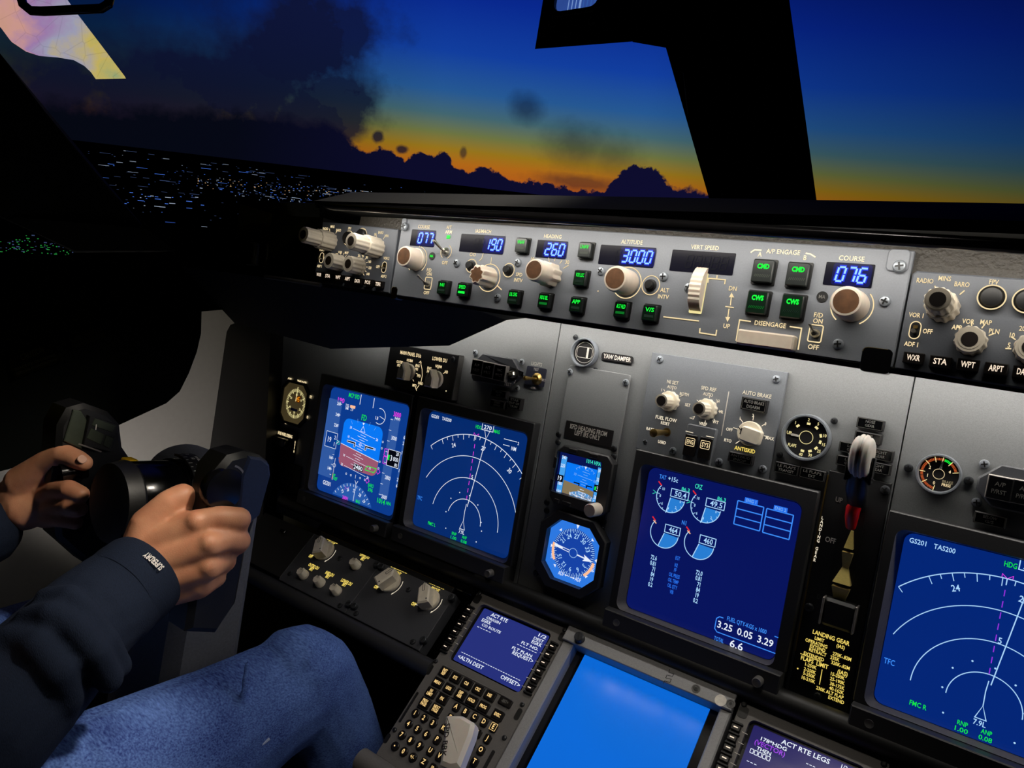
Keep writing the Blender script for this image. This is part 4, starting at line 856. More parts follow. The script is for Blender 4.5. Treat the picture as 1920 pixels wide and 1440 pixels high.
for sg in (-1, 1): g.line([(mx + sg * .0135, my + .0035), (mx + sg * .0055, my + .0035), (mx + sg * .0055, my + .0005)], .0015, z + .0005, 'box_black')
g.arc(mx, my + .008, .0185, 45, 135, .0004, z + .0004, 'g_soft')
for q in range(45, 136, 15): g.tick(mx, my + .008, .0165, .0195, q, .0005, z + .0004, 'g_soft')
g.poly([(mx - .0018, yt), (mx + .0018, yt), (mx, yt - .003)], z + .0004, w)
g.T('1014 HPA', (-0.0735,-0.0107), .0048, 'g_aqua', z, wid=.0205)
for t, p in (('240', (-0.108,-0.0135)), ('220', (-0.1081,-0.0242)), ('180', (-0.1083,-0.0473)), ('160', (-0.1079,-0.0576))): g.T(t, (sx0 + .0072, p[1]), .0042, w, z + .0004, wid=.0062)
for t, p in (('340', (-0.0593,-0.0187)), ('320', (-0.0594,-0.0299)), ('280', (-0.0589,-0.0522))): g.T(t, ((rx + sx1 - .0015) / 2, p[1]), .0042, w, z + .0004, wid=.0052)
p = (-0.1083,-0.0409); g.box(sx0 + .001, lx - .0006, p[1] - .0045, p[1] + .0045, z + .0003, z + .0006, 'box_black'); g.T('19', (sx0 + .006, p[1]), .0055, w, z + .0008)
p = (-0.0597,-0.0412); g.box(rx - .001, sx1, p[1] - .0045, p[1] + .0045, z + .0003, z + .0006, 'box_black'); g.poly(rr(rx + .0012, p[1], .0025, .0045, .0003, 1), z + .0008, 'g_green'); g.T('30', (rx + .006, p[1]), .0055, w, z + .0008)
c = (mx + .001, sy0 - .0315); g.arc(*c, .0355, 62, 118, .008, z + .0002, 'tape_cyan')
for q in range(62, 119, 7): g.tick(*c, .036, .039, q, .0006, z + .0004, w)
for t, q in (('26', 104), ('27', 88), ('28', 72)): aa = math.radians(q); g.T(t, (c[0] + .0335 * math.cos(aa), c[1] + .0335 * math.sin(aa)), .0036, w, z + .0004, rot=aa - PI / 2)
q_ = part('screen_graphics', g, sf); q_.parent = scn
knob(sf, (-0.0536,-0.064), [(.0082, 0), (.0082, .0185), (.0075, .02)], 'beige', 'beige', z0=.0145, name='baro_knob')
screws(sf, [(-0.1324,0.0132), (-0.1313,0.0032), (-0.051,0.0122), (-0.0497,0.0022), (-0.1329,-0.077), (-0.131,-0.0876)], .003, .0042, 'screw_dark')
# radio magnetic indicator
rc = (-0.0801,-0.1282)
rm = thing('radio_compass_indicator', 'octagonal glowing blue compass dial with white arrow needle and VOR letters', 'compass', FM, rc)
x0, x1, y0, y1 = rc[0] - .0385, rc[0] + .0385, rc[1] - .0385, rc[1] + .0385
b = MB(); b.frame(chamfer(x0 - .011, x1 + .008, y0 - .012, y1 + .01, (.021,) * 4), chamfer(x0, x1, y0, y1, (.017,) * 4), .003, .016, 'bezel', .0015, .005); part('bezel', b, rm)
b = MB(); b.slab(chamfer(x0, x1, y0, y1, (.017,) * 4), .004, .006, 'rmi_blue'); fc = part('face', b, rm)
g = MB(); z = .0064; x, y = rc; w = 'g_white'
g.poly(ngon(x, y, .0305, 40), z, 'rmi_dial')
for i in range(72): g.tick(x, y, .025 if i % 2 == 0 else .027, .0302, i * 5, .0007, z + .0002, 'g_pale')
for t, q in (('27', 88), ('30', 58), ('33', 28), ('3', -32), ('6', -62), ('9', -92), ('12', -122), ('15', -152), ('21', 148), ('24', 118)): aa = math.radians(q); g.T(t, (x + .0212 * math.cos(aa), y + .0212 * math.sin(aa)), .0058, 'g_pale', z + .0002, rot=aa - PI / 2)
for q in (90, 45, 135, 0, 180, -45, -135): g.poly([(x + .031 * math.cos(math.radians(q)), y + .031 * math.sin(math.radians(q))), (x + (.037 if q == 90 else .034) * math.cos(math.radians(q - 4)), y + (.037 if q == 90 else .034) * math.sin(math.radians(q - 4))), (x + (.037 if q == 90 else .034) * math.cos(math.radians(q + 4)), y + (.037 if q == 90 else .034) * math.sin(math.radians(q + 4)))], z + .0003, 'g_white')
for sg in (-1, 1): g.arc(x, y, .0302, -8 if sg > 0 else 170, -50 if sg > 0 else 212, .0035, z + .0003, 'g_pink')
aa = math.radians(-6); c_, d_ = math.cos(aa), math.sin(aa); P = lambda r, s_=0: (x + r * c_ - s_ * d_, y + r * d_ + s_ * c_)
for s_ in (-.0013, .0013): g.line([P(-.0285, s_), P(-.006, s_)], .0008, z + .0008, w)
g.line([P(-.0285), P(-.016)], .0018, z + .0008, w); g.line([P(.006), P(.018)], .0016, z + .0008, w); g.poly([P(.0285), P(.015, -.0042), P(.0175), P(.015, .0042)], z + .0008, w)
g.poly(ngon(x, y, .0058, 20), z + .0006, 'rmi_dial'); g.ring(x, y, .0058, .0005, z + .0009, 'g_pale', 20)
g.T('ADF', (-0.0927,-0.1587), .0048, w, z, wid=.0085); g.T('ADF', (-0.0676,-0.1587), .0048, w, z, wid=.0085)
for sg, pp in ((-1, (-0.0835,-0.1586)), (1, (-0.0762,-0.159))): g.line([(pp[0] - .003, pp[1]), (pp[0] + .003, pp[1])], .0009, z, w); g.poly([(pp[0] + sg * .004, pp[1]), (pp[0] + sg * .0015, pp[1] + .0016), (pp[0] + sg * .0015, pp[1] - .0016)], z, w)
for p_ in ((-0.1093,-0.139), (-0.0503,-0.1386)): g.T('VOR', p_, .0045, w, z, rot=-PI / 2 * (1 if p_[0] > x else -1), wid=.011)
q_ = part('dial_markings', g, rm); q_.parent = fc
screws(rm, [(-0.0479,-0.0792), (-0.0489,-0.0893), (-0.1312,-0.1708)], .003, .0042, 'screw_dark')

# ---------------------------------------------------------------- engine and autobrake control module
em = thing('autobrake_control_module', 'grey module with N1 SET, SPD REF, FUEL FLOW and AUTO BRAKE controls', 'control panel', FM, (.057, .09))
b = MB(); b.box(-.0218, .1375, .019, .1362, 0, .005, 'plate_grey', .0006); part('plate', b, em)
N1P, SPP, ABP = (0.0115,0.0822), (0.0575,0.0812), (0.1102,0.0638)
def em_marks(b):
    z = .0054; m = 'legend_white'
    for q in (90, 130, 35): b.tick(*N1P, .013, .0165, q, .0007, z, m)
    for q in (90, 45, 0, -45, -90, 150): b.tick(*SPP, .013, .0165, q, .0007, z, m)
    for q in (90, 135, 45, 2, -135, 172): b.tick(*ABP, .0148, .02, q, .0008, z, m)
    b.line([(0.0782,0.1053), (0.0787,0.0548)], .0011, z, 'print_white'); b.line([(0.0385,0.0675), (0.0441,0.0705), (0.043,0.067)], .0007, z, m, True)
legend(em, [('NI SET', (0.0106,0.1046), .0041), ('AUTO', (0.0105,0.0988)), ('1', (-0.0016,0.0937)), ('BOTH', (0.0271,0.0934)), ('SPD REF', (0.0548,0.1044), .0041), ('AUTO', (0.0551,0.098)), ('V1', (0.0676,0.0927)), ('VR', (0.0735,0.0812)), ('WT', (0.0693,0.0686)), ('VREF', (0.0554,0.0639)), ('SET', (0.0334,0.0818)),
    ('FUEL FLOW', (0.0103,0.0611), .0041), ('RESET', (0.0102,0.0556)), ('RATE', (-0.0073,0.0452)), ('USED', (0.0102,0.033)), ('MFD', (0.0557,0.0517), .004, 'legend'), ('AUTO BRAKE', (0.1094,0.1074), .0042), ('1', (0.0959,0.0782)), ('2', (0.1094,0.0838)), ('3', (0.1242,0.0775)), ('MAX', (0.1316,0.0629)), ('OFF', (0.0864,0.0636)), ('RTO', (0.0869,0.0511)), ('ANTISKID', (0.1071,0.0451), .0042, 'legend_gold')],
    .0034, 'legend_white', z=.0054, extra=em_marks, sx=.85, bold=.018)
dual_knob(em, N1P, .0122, .011, .0078, .019, 'ivory', rc=.0056, name='n_one_knob'); dual_knob(em, SPP, .0122, .012, .0078, .019, 'ivory', rc=.0056, name='speed_reference_knob')
b = MB(); b.lathe(ABP[0], ABP[1], [(.0135, .004), (.0135, .0095), (.0128, .0105)], 'ivory', 36)
b.X = Matrix.Translation((ABP[0], ABP[1], 0)) @ Matrix.Rotation(math.radians(-8), 4, 'Z'); b.slab(rr(.0042, -.001, .0225, .0162, .003), .0105, .019, 'ivory', .0012); b.line([(-.0132, .003), (-.0085, 0)], .001, .0108, 'black'); b.line([(-.0066, .004), (-.0066, -.003)], .0012, .0193, 'black'); b.X = None
part('autobrake_knob', b, em)
toggle(em, (0.0137,0.0457), (-.0008, -.001), .036, 'brass', nut=.0085, r=.0036)
a, c = (0.0363,0.0552), (0.0774,0.0244); x, y = (a[0] + c[0]) / 2, (a[1] + c[1]) / 2
b = MB(); b.slab(rr(x, y, .0345, .043, .002), .004, .011, 'plate_grey', .001); part('mfd_switch_box', b, em)
b = MB()
for p, q in (((0.0388,0.0522), (0.0481,0.0519)), ((0.0635,0.0515), (0.0728,0.0516))): b.line([p, q], .0008, .0113, 'legend_white')
part('mfd_mark', b, em)
for p, t in (((0.0473,0.0413), 'ENG'), ((0.0652,0.0416), 'SYS')):
    b = MB(); b.slab(rr(p[0], p[1] - .004, .0142, .0245, .0008), .0105, .0135, 'key_dark', .0006); b.line(rr(p[0], p[1], .0105, .0088, .001, 3), .0006, .0138, 'legend', True); b.T(t, p, .005, 'legend', .0138, wid=.0078); part('mfd_key', b, em)
def inset_light(root, a, c, lines, zz, m='print_dim'):
    x, y, w, h = (a[0] + c[0]) / 2, (a[1] + c[1]) / 2, c[0] - a[0], (a[1] - c[1])
    b = MB(); b.slab(rr(x, y, w, h, .0008), zz - .001, zz + .006, 'label_black', .0008, 'gloss_black'); b.line(rr(x, y, w * .88, h * .8, .0008, 2), .0005, zz + .0063, 'print_faint', True)
    for i, t in enumerate(lines): b.T(t, (x, y + h * (.18 - .36 * i)), h * .24, m, zz + .0064, wid=w * (.78 if i == 0 else .5))
    return part('status_light', b, root)
inset_light(em, (0.0955,0.1028), (0.124,0.0885), ('AUTO BRAKE', 'DISARM'), .005)
inset_light(em, (0.0919,0.0407), (0.1195,0.0297), ('ANTISKID', 'INOP'), .005, 'print_faint')
screws(em, [(-0.0105,0.1289), (0.127,0.1272), (0.0256,0.026), (0.0815,0.0255), (0.1301,0.0286)], .005, .0044)
annun('unlit LE FLAPS TRANSIT light below the flaps gauge', (0.1419,0.0404), (0.1675,0.0287), ('LE FLAPS', 'TRANSIT'), m='print_dim')
annun('unlit LE FLAPS EXT light below the flaps gauge', (0.168,0.0406), (0.1941,0.0292), ('LE FLAPS', 'EXT'), m='print_dim')
annun('upper of two unlit NOSE GEAR lights', (0.2136,0.1026), (0.2387,0.0917), ('NOSE', 'GEAR'), m='print_dim')
annun('lower NOSE GEAR light, partly behind the landing gear knob', (0.2138,0.0885), (0.2389,0.0778), ('NOSE', 'GEAR'), m='print_dim')
annun('upper of two unlit RIGHT GEAR lights', (0.2285,0.0748), (0.2519,0.0631), ('RIGHT', 'GEAR'), m='print_dim')
annun('lower of two unlit RIGHT GEAR lights', (0.2284,0.061), (0.252,0.0498), ('RIGHT', 'GEAR'), m='print_dim')
annun('upper of two lights half hidden on the flaps gauge flank of the gear knob', (0.2013,0.075), (0.2263,0.0641), ('LEFT', 'GEAR'))
annun('lower of two lights half hidden on the flaps gauge flank of the gear knob', (0.201,0.0607), (0.2262,0.0502), ('LEFT', 'GEAR'))

# ---------------------------------------------------------------- landing gear lever
gp = thing('landing_gear_panel', 'tall dark landing gear panel with clear wheel knob, red trigger and yellow limits table', 'control panel', FM, (.225, -.08))
b = MB(); b.box(.1965, .2548, -.196, .0428, 0, .005, 'plate_black', .0006); part('plate', b, gp)
b = MB(); b.box(.1955, .1968, -.15, .038, .004, .0062, 'brass'); part('edge_strip', b, gp)
SL = (0.2355,-0.0085)
b = MB(); b.slab(rr(.2262, -.048, .0225, .128, .008), .0045, .0056, 'black'); part('lever_slot', b, gp)
for (ya, yb, xa, xb, t, z0, z1) in ((-.034, -.05, .0052, .003, 0, .012, .007), (-.05, -.066, .003, .0085, 1, .007, .014), (-.07, -.092, .0085, .0035, 1, .014, .006), (-.012, -.030, .0012, .0042, 0, .008, .012)):
    b = MB(); x = .2285; b.hexa([(x - xa, ya, .0056), (x + xa, ya, .0056), (x + xb, yb, .0056), (x - xb, yb, .0056)], [(x - xa, ya, z0), (x + xa, ya, z0), (x + xb, yb, z1), (x - xb, yb, z1)], 'brass_plate'); part('brass_gate', b, gp)
# lever: stem leaning out and up, forked head with a clear ribbed wheel
b = MB(); b.tube([(.2285, .0135, .006), (.2295, .0215, .025), (.2315, .038, .05), (.2325, .052, .06)], [.0085, .0088, .0105, .0078], 'satin_black', 20)
for sg in (-1, 1): b.slab(rr(.233 + sg * .0105, .055, .0026, .026, .0012), .052, .064, 'gloss_black', .0006)
part('lever_stem', b, gp)
kb = MB(); n = 40
pr = []
for i in range(13):
    q = -1 + 2 * i / 12; pr.append(((.0212 if i % 3 else .02) * math.sqrt(max(.03, 1 - .5 * q * q)), q * .009))
kb.X = Matrix.Translation((.233, .067, .0605)) @ Matrix.Rotation(PI / 2, 4, 'Y'); kb.lathe(0, 0, pr, 'clear_knob', n); kb.X = None
part('wheel_knob', kb, gp, 'clear ribbed wheel-shaped knob', sharp=60)
b = MB(); b.tube([(0.2297,0.0163) + (.026,), (0.2284,0.0122) + (.026,), (0.2278,0.0037) + (.022,), (0.2274,-0.0073) + (.014,)], [.0062, .0068, .0064, .0048], 'red', 16); part('trigger', b, gp, 'red override trigger')
p = (0.2313,-0.0973); b = MB(); b.slab(rr(p[0], p[1], .031, .0285, .004), .005, .016, 'black', .003)
for sg in (-1, 1): b.slab(rr(p[0] + sg * .0155, p[1], .002, .028, .0008), .005, .0175, 'edge_steel', .0006)
part('lower_stop', b, gp)
screws(gp, [(0.2503,0.0355), (0.2017,-0.1013), (0.2251,-0.1876)], .005, .0046, 'screw_dark')
def gl(b):
    z = .0054
    for i, ch in enumerate('LANDING GEAR'):
        p0, p1 = (0.1984,-0.007), (0.1985,-0.0517); k = i / 11
        if ch != ' ': b.T(ch, (p0[0] + (p1[0] - p0[0]) * k, p0[1] + (p1[1] - p0[1]) * k), .0031, 'legend_white', z, sx=.85, bold=.02)
    b.line([(0.2016,-0.1508), (0.2223,-0.1517)], .0007, z, 'legend_gold'); b.line([(0.2248,-0.1588), (0.225,-0.1748)], .0007, z, 'legend_gold')
    p = (0.2019,-0.167); b.poly(ngon(p[0], p[1], .001, 4), z, 'legend_gold')
G_ = 'legend_gold'
legend(gp, [('UP', (0.2107,0.0153), .0048, 'print_dim'), ('OFF', (0.2099,-0.0273), .0052, 'print_white'), ('DN', (0.211,-0.0875), .0045, 'print_faint'),
    ('LANDING GEAR', (0.2273,-0.1242), .0042), ('LIMIT', (0.2171,-0.1299)), ('(IAS)', (0.2376,-0.1298)), ('OPERATING', (0.2148,-0.1349)), ('EXTEND', (0.2169,-0.1392)), ('RETRACT', (0.2177,-0.1433)), ('EXTENDED', (0.2148,-0.1489)),
    ('270K-.82M', (0.2404,-0.139)), ('235K', (0.2345,-0.1435)), ('320K-.82M', (0.2406,-0.1482)), ('FLAPS  LIMIT', (0.2165,-0.1545), .0042), ('(IAS)', (0.2438,-0.1549), .0042), ('1-250K', (0.2138,-0.1595)), ('2-250K', (0.2137,-0.1646)), ('5-250K', (0.2138,-0.1691)), ('10-210K', (0.2139,-0.174)),
    ('15-200K', (0.2401,-0.1596)), ('25-190K', (0.2406,-0.1646)), ('30-175K', (0.2413,-0.1695)), ('40-162K', (0.2414,-0.1741)), ('230K ALT FLAP', (0.2357,-0.1788)), ('EXTEND', (0.2427,-0.1835))], .0034, G_, z=.0054, extra=gl, sx=.8, bold=.02)
# first officer status module
sm2 = status_module('grey chamfered status module beyond the brake pressure gauge', (0.3242,0.0612)[0], (0.3242,0.0612)[0] + .095, (0.3374,0.0426)[1] - .001, (0.3365,0.0822)[1], [((0.3421,0.0608), ('A/P', 'P/RST')), ((0.3609,0.0611), ('A/T', 'P/RST'))], (.014, .014, .016, .016))
screws(sm2, [(0.3268,0.079), (0.3267,0.0423)], 0, .0044)
annun('unlit dark light under the status module beyond the brake pressure gauge', (0.3267,0.0352), (0.3521,0.0243), ('BELOW', 'G/S'))

# ================================================================ ledge, dimmer panels and the sloping pedestal face
b = MB(); b.tube([(-.64, -.2035, .012), (-.40, -.2035, .012), (-.212, -.2035, .012)], .0125, 'black', 20)
solo('padded_edge_bar', b, 'black rounded edge bar below the captain screens, above the dimmer knobs', 'trim', FM, (-.42, -.2035, .012))
b = MB(); b.tube([(-.2115, -.2015, .016), (.05, -.2015, .016), (.31, -.2015, .016), (.62, -.2015, .016)], .0125, 'black', 20)
solo('padded_edge_bar', b, 'black rounded edge bar between the engine screen and the two keypads', 'trim', FM, (.2, -.2015, .016))
b = MB(); b.box(-.535, -.2125, -.009, .014, -.03, -.001, 'gloss_black', .001); b.box(-.5203, -.2415, -.0165, -.0092, -.003, .0005, 'black', .0003)
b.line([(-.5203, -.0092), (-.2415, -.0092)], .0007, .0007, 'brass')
solo('reflective_ledge', b, 'glossy black ledge strip with gold reflections above the dimmer knobs', 'trim', FL, (-.37, 0))

def dimmer(label, x0, x1, y0=-.1035, y1=-.0165):
    r = thing('dimmer_panel', label, 'control panel', FL, ((x0 + x1) / 2, y0))
    b = MB(); b.box(x0, x1, y0, y1, -.02, 0, 'dim_panel', .0005); part('plate', b, r); return r
d1 = dimmer('dark dimmer panel with one large knob and four small knobs, MAIN PANEL', -.5292, -.3783)
d2 = dimmer('dark dimmer panel with two large beige knobs, BACKGROUND and AFDS FLOOD', -.3773, -.2345)
def small_knob(root, p):
    b = MB(); b.lathe(p[0], p[1], [(.0078, -.001), (.0078, .0035), (.0074, .004), (.0068, .012, 1), (.006, .0135, 1)], 'ivory', 36, 7, .1)
    b.X = Matrix.Translation((p[0], p[1], 0)); b.line([(-.0012, .0015), (-.0012, .0055), (.0012, .0055), (.0012, .0015)], .0008, .0137, 'black'); b.disc(0, -.0066, .0008, .008, 'black'); b.X = None
    return part('brightness_knob', b, root)
for p in ((-0.4138,-0.0361), (-0.4892,-0.0815), (-0.4513,-0.0814), (-0.4143,-0.0817)): small_knob(d1, p)
def big_knob(root, p, rot):
    b = MB(); b.X = Matrix.Translation((p[0], p[1], 0)) @ Matrix.Rotation(rot, 4, 'Z')
    b.lathe(0, 0, [(.0158, -.001), (.0158, .004), (.015, .005)], 'ivory', 40)
    b.slab([(.0085, -.0152), (.0085, .009), (0, .0162), (-.0085, .009), (-.0085, -.0152)], .0045, .0215, 'ivory', .002)
    for s in (-.0016, .0016): b.line([(s, .0025), (s, .0145)], .0007, .0217, 'black')
    b.line([(-.0016, .0025), (.0016, .0025)], .0007, .0217, 'black'); b.disc(.0055, -.0105, .0011, .0217, 'black'); b.X = None
    return part('dimmer_knob', b, root)
K1, K2, K3 = (-0.4865,-0.0352), (-0.3409,-0.0377), (-0.2659,-0.0381)
big_knob(d1, K1, .55); big_knob(d2, K2, -.5); big_knob(d2, K3, .55)
def dmarks(ks):
    def f(b):
        for p in ks:
            b.arc(p[0], p[1], .0195, -38, 25, .0009, .0004, 'legend_white'); a = math.radians(-40); c, d = p[0] + .0195 * math.cos(a), p[1] + .0195 * math.sin(a)
            b.poly([(c + .0016, d + .0008), (c - .0016, d - .0002), (c - .0012, d - .0032)], .0004, 'legend_white'); b.line([(p[0] - .0165, p[1] - .013), (p[0] - .0125, p[1] - .013), (p[0] - .0095, p[1] - .0105)], .0008, .0004, 'legend_white')
    return f
def G(p, dx, dy): return (p[0] + dx, p[1] + dy)
legend(d1, [('MAIN PANEL', (-0.4872,-0.0148)), ('BRIGHT', (-0.4868,-0.0204)), ('OFF', (-0.5043,-0.0513)), ('UPPER DU', (-0.4125,-0.0175)), ('BRT', (-0.412,-0.0228)), ('OUTBD DU', (-0.4854,-0.0634)), ('BRT', (-0.4852,-0.0686)), ('INBD DU', (-0.4483,-0.0634)), ('BRT', (-0.4482,-0.0683)), ('LOWER DU', (-0.4106,-0.0637)), ('BRT', (-0.4108,-0.0684))],
    .0048, 'legend_gold', extra=dmarks([K1]), sx=.62, bold=.03)
legend(d2, [('BACKGROUND', (-0.3414,-0.0145), .0052), ('BRIGHT', (-0.3414,-0.0215)), ('OFF', (-0.358,-0.0522)), ('AFDS FLOOD', (-0.2682,-0.0143), .0052), ('BRIGHT', (-0.2673,-0.0215)), ('OFF', (-0.2843,-0.0519))], .0048, 'legend_gold', extra=dmarks([K2, K3]), sx=.62, bold=.03)
screws(d1, [(-0.4515,-0.036), (-0.5171,-0.0881), (-0.5172,-0.0223), (-0.3934,-0.0974)], 0, .0042, 'screw_dark'); screws(d2, [(-0.3063,-0.0365), (-0.2503,-0.0969), (-0.3597,-0.0967)], 0, .0042, 'screw_dark')
def captive(root, p, r=.0048, h=.006, z=0, m='screw_dark'):
    b = MB(); b.lathe(p[0], p[1], [(r, z - .001), (r, z + h), (r * .85, z + h + .0008)], m, 18); b.X = Matrix.Translation((p[0], p[1], z)) @ Matrix.Rotation(.6 + p[0] * 50, 4, 'Z'); b.box(-r * .8, r * .8, -r * .12, r * .12, h, h + .001, 'black'); b.X = None
    return part('quarter_turn_fastener', b, root)
for p in ((-0.3793,-0.0233), (-0.3782,-0.0903)): captive(d1, p)
for p in ((-0.3698,-0.0236), (-0.368,-0.0901), (-0.2351,-0.0899), (-0.2342,-0.0243)): captive(d2, p)
b = MB(); b.box(-.66, -.5302, -.10, -.0165, -.02, -.0005, 'plate_black', .0006); b.box(-.598, -.585, -.036, -.031, -.001, .003, 'gloss_black', .001)
solo('blank_cover_panel', b, 'plain black cover panel between the yoke and the dimmer knobs', 'panel', FL, (-.6, -.06))
b = MB(); b.tube([(-.66, -.1155, -.006), (-.40, -.1155, -.006), (-.205, -.1155, -.006)], .0115, 'bezel', 20)
solo('padded_edge_bar', b, 'dark rounded lower edge bar under the dimmer panels, above the knee', 'trim', FL, (-.42, -.1155))

# ---------------------------------------------------------------- two keypad computers
def keypad(label, dx, screen, draw, letters=True):
    r = thing('flight_management_keypad', label, 'keypad computer', FL, (dx + .0725, -.115))
    X = lambda x: x + .2055 + dx          # authored on the pilot-side unit, shifted for its twin
    x0, x1 = dx, dx + .145
    b = MB()
    b.frame(rr((x0 + x1) / 2, -.116, .145, .23, .002, 5), rr(X(-.1343), -.0545, .113, .0825, .007, 5), -.02, 0, 'cdu_grey', .0008, -.0065); part('faceplate', b, r)
    b = MB(); b.slab(rr(X(-.1343), -.0545, .114, .0835, .007, 5), -.008, -.0058, 'gloss_black'); part('display_surround', b, r)
    b = MB(); b.slab(rr(X(-.1343), -.0545, .1042, .0768, .002), -.0062, -.0055, screen); s = part('screen', b, r)
    g = MB(); draw(g, X, -.0052); q = part('screen_graphics', g, r); q.parent = s
    for sx, m in ((-.2002, 1), (-.0681, -1)):
        for k in range(6):
            y = -.0297 - .0111 * k
            b = MB(); b.slab(rr(X(sx), y, .0095, .0062, .0005), -.001, .0045, 'key_dark', .0006); b.poly(rr(X(sx), y + .0003, .0046, .0011, .0003, 2), .0047, 'key_lit'); part('line_select_key', b, r)
    b = MB()
    for sx, m in ((-.2002, 1), (-.0681, -1)):
        for k in range(7): y = -.0242 - .0111 * k; b.slab(rr(X(sx), y, .0115, .0026, .001), -.001, .0035, 'black', .0006)
        for k in range(6): y = -.0297 - .0111 * k; b.line([(X(sx + m * .0062), y - .0002), (X(sx + m * .0122), y - .0006)], .0006, .0004, 'print_white')
    part('key_divider', b, r)
    if not letters:
        screws(r, [(X(-.2013), -.0024 - .0015), (X(-.066), -.004)], 0, .0032, 'screw_dark'); return r
    b = MB(); 
    b.frame(rr(X(-.1372), -.12, .1085, .0305, .002), rr(X(-.1372), -.12, .106, .028, .0018), -.001, .0012, 'cdu_grey', .0004)
    b.box(X(-.1905), X(-.1555), -.1635, -.1615, -.001, .0022, 'black', .0005); b.box(X(-.153), X(-.0825), -.1355, -.1335, -.001, .0022, 'black', .0005)
    part('key_guard', b, r)
    def fkey(p, lines, w=.0148, h=.0112, m='cdu_key'):
        b = MB(); b.slab(rr(X(p[0]), p[1], w, h, .0012), -.001, .003, 'key_dark', .0006)
        for i, t in enumerate(lines): b.T(t, (X(p[0]), p[1] + (.0021 * (len(lines) - 1) - .0042 * i)), .0036, m, .0032, sx=.68, bold=.03)
        part('function_key', b, r)
    for p, t in (((-.1818, -.1129), 'INIT REF'), ((-.1638, -.1129), 'RTE'), ((-.1458, -.1129), 'CLB'), ((-.1278, -.1129), 'CRZ'), ((-.1098, -.1129), 'DES'), ((-.1824, -.1274), 'MENU'), ((-.1641, -.1274), 'LEGS'), ((-.1456, -.1274), 'DEP ARR'), ((-.1278, -.1274), 'HOLD'), ((-.1098, -.1274), 'PROG'), ((-.0881, -.128), 'EXEC'), ((-.1834, -.1416), 'N1 LIMIT'), ((-.1645, -.1416), 'FIX'), ((-.1832, -.155), 'PREV PAGE'), ((-.1645, -.155), 'NEXT PAGE')): fkey(p, t.split())
    fkey((-.0879, -.1112), ['-BRT+'], .0175, .0095, 'print_dim')
    for k, ch in enumerate('ABCDEFGHIJKLMNOPQRSTUVWXYZ'):
        x, y = -.1416 + .01415 * (k % 5), -.1423 - .0138 * (k // 5)
        b = MB(); b.slab(rr(X(x), y, .0088, .0098, .0022), -.001, .0032, 'key_dark', .0006); b.T(ch, (X(x), y + .0008), .0052, 'cdu_key', .0034, sx=.85, bold=.02)
        if ch in 'ENSW': b.line(rr(X(x), y + .0006, .0078, .0082, .0003, 1), .0005, .0034, 'cdu_key', True)
        part('letter_key', b, r)
    for k, ch in enumerate('1234567890'):
        kk = k if k < 9 else 10
        x, y = -.1868 + .01445 * (kk % 3), -.1703 - .0141 * (kk // 3)
        b = MB(); b.lathe(X(x), y, [(.0052, -.001), (.0052, .0024), (.0044, .0032)], 'key_dark', 20); b.T(ch, (X(x), y), .0052, 'cdu_key', .0034, sx=.85, bold=.02); part('number_key', b, r)
    for x, ch in ((-.1868, '.'), (-.1579, '+/-')):
        b = MB(); b.lathe(X(x), -.2126, [(.0052, -.001), (.0052, .0024), (.0044, .0032)], 'key_dark', 20)
        if ch == '.': b.disc(X(x), -.2126, .0009, .0034, 'cdu_key')
        else: b.T(ch, (X(x), -.2126), .0042, 'cdu_key', .0034, sx=.8)
        part('number_key', b, r)
    for k, t in ((1, 'SP'), (2, 'DEL'), (3, '/'), (4, 'CLR')):
        x, y = -.1416 + .01415 * k, -.1423 - .0138 * 5; b = MB(); b.slab(rr(X(x), y, .0095, .0098, .0022), -.001, .0032, 'key_dark', .0006); b.T(t, (X(x), y), .0038, 'cdu_key', .0034, sx=.7); part('letter_key', b, r)
    b = MB()
    b.slab(rr(X(-.2008), -.168, .003, .04, .0012), -.001, .0008, 'black')
    b.slab(rr(X(-.0712), -.178, .004, .03, .0015), -.001, .0008, 'black'); part('annunciator_slot', b, r)
    for p, w, h in (((-.1995, -.0105), .010, .0125), ((-.064, -.0125), .0085, .011), ((-.2035, -.118), .0045, .013), ((-.0665, -.1165), .0065, .014), ((-.2035, -.21), .0055, .012)):
        b = MB(); b.slab(rr(X(p[0]), p[1], w, h, .003), -.001, .0006, 'black'); part('latch_recess', b, r)
    screws(r, [(X(-.2013), -.0028), (X(-.0654), -.0035), (X(-.203), -.1056), (X(-.0677), -.105), (X(-.2006), -.1978), (X(-.0675), -.146)], 0, .003, 'screw_dark')
    return r
def cdu_text(g, X, z, items):
    for t, p, h, w, m in items: g.T(t, (X(p[0]), p[1]), h, m, z, wid=w, bold=.015)
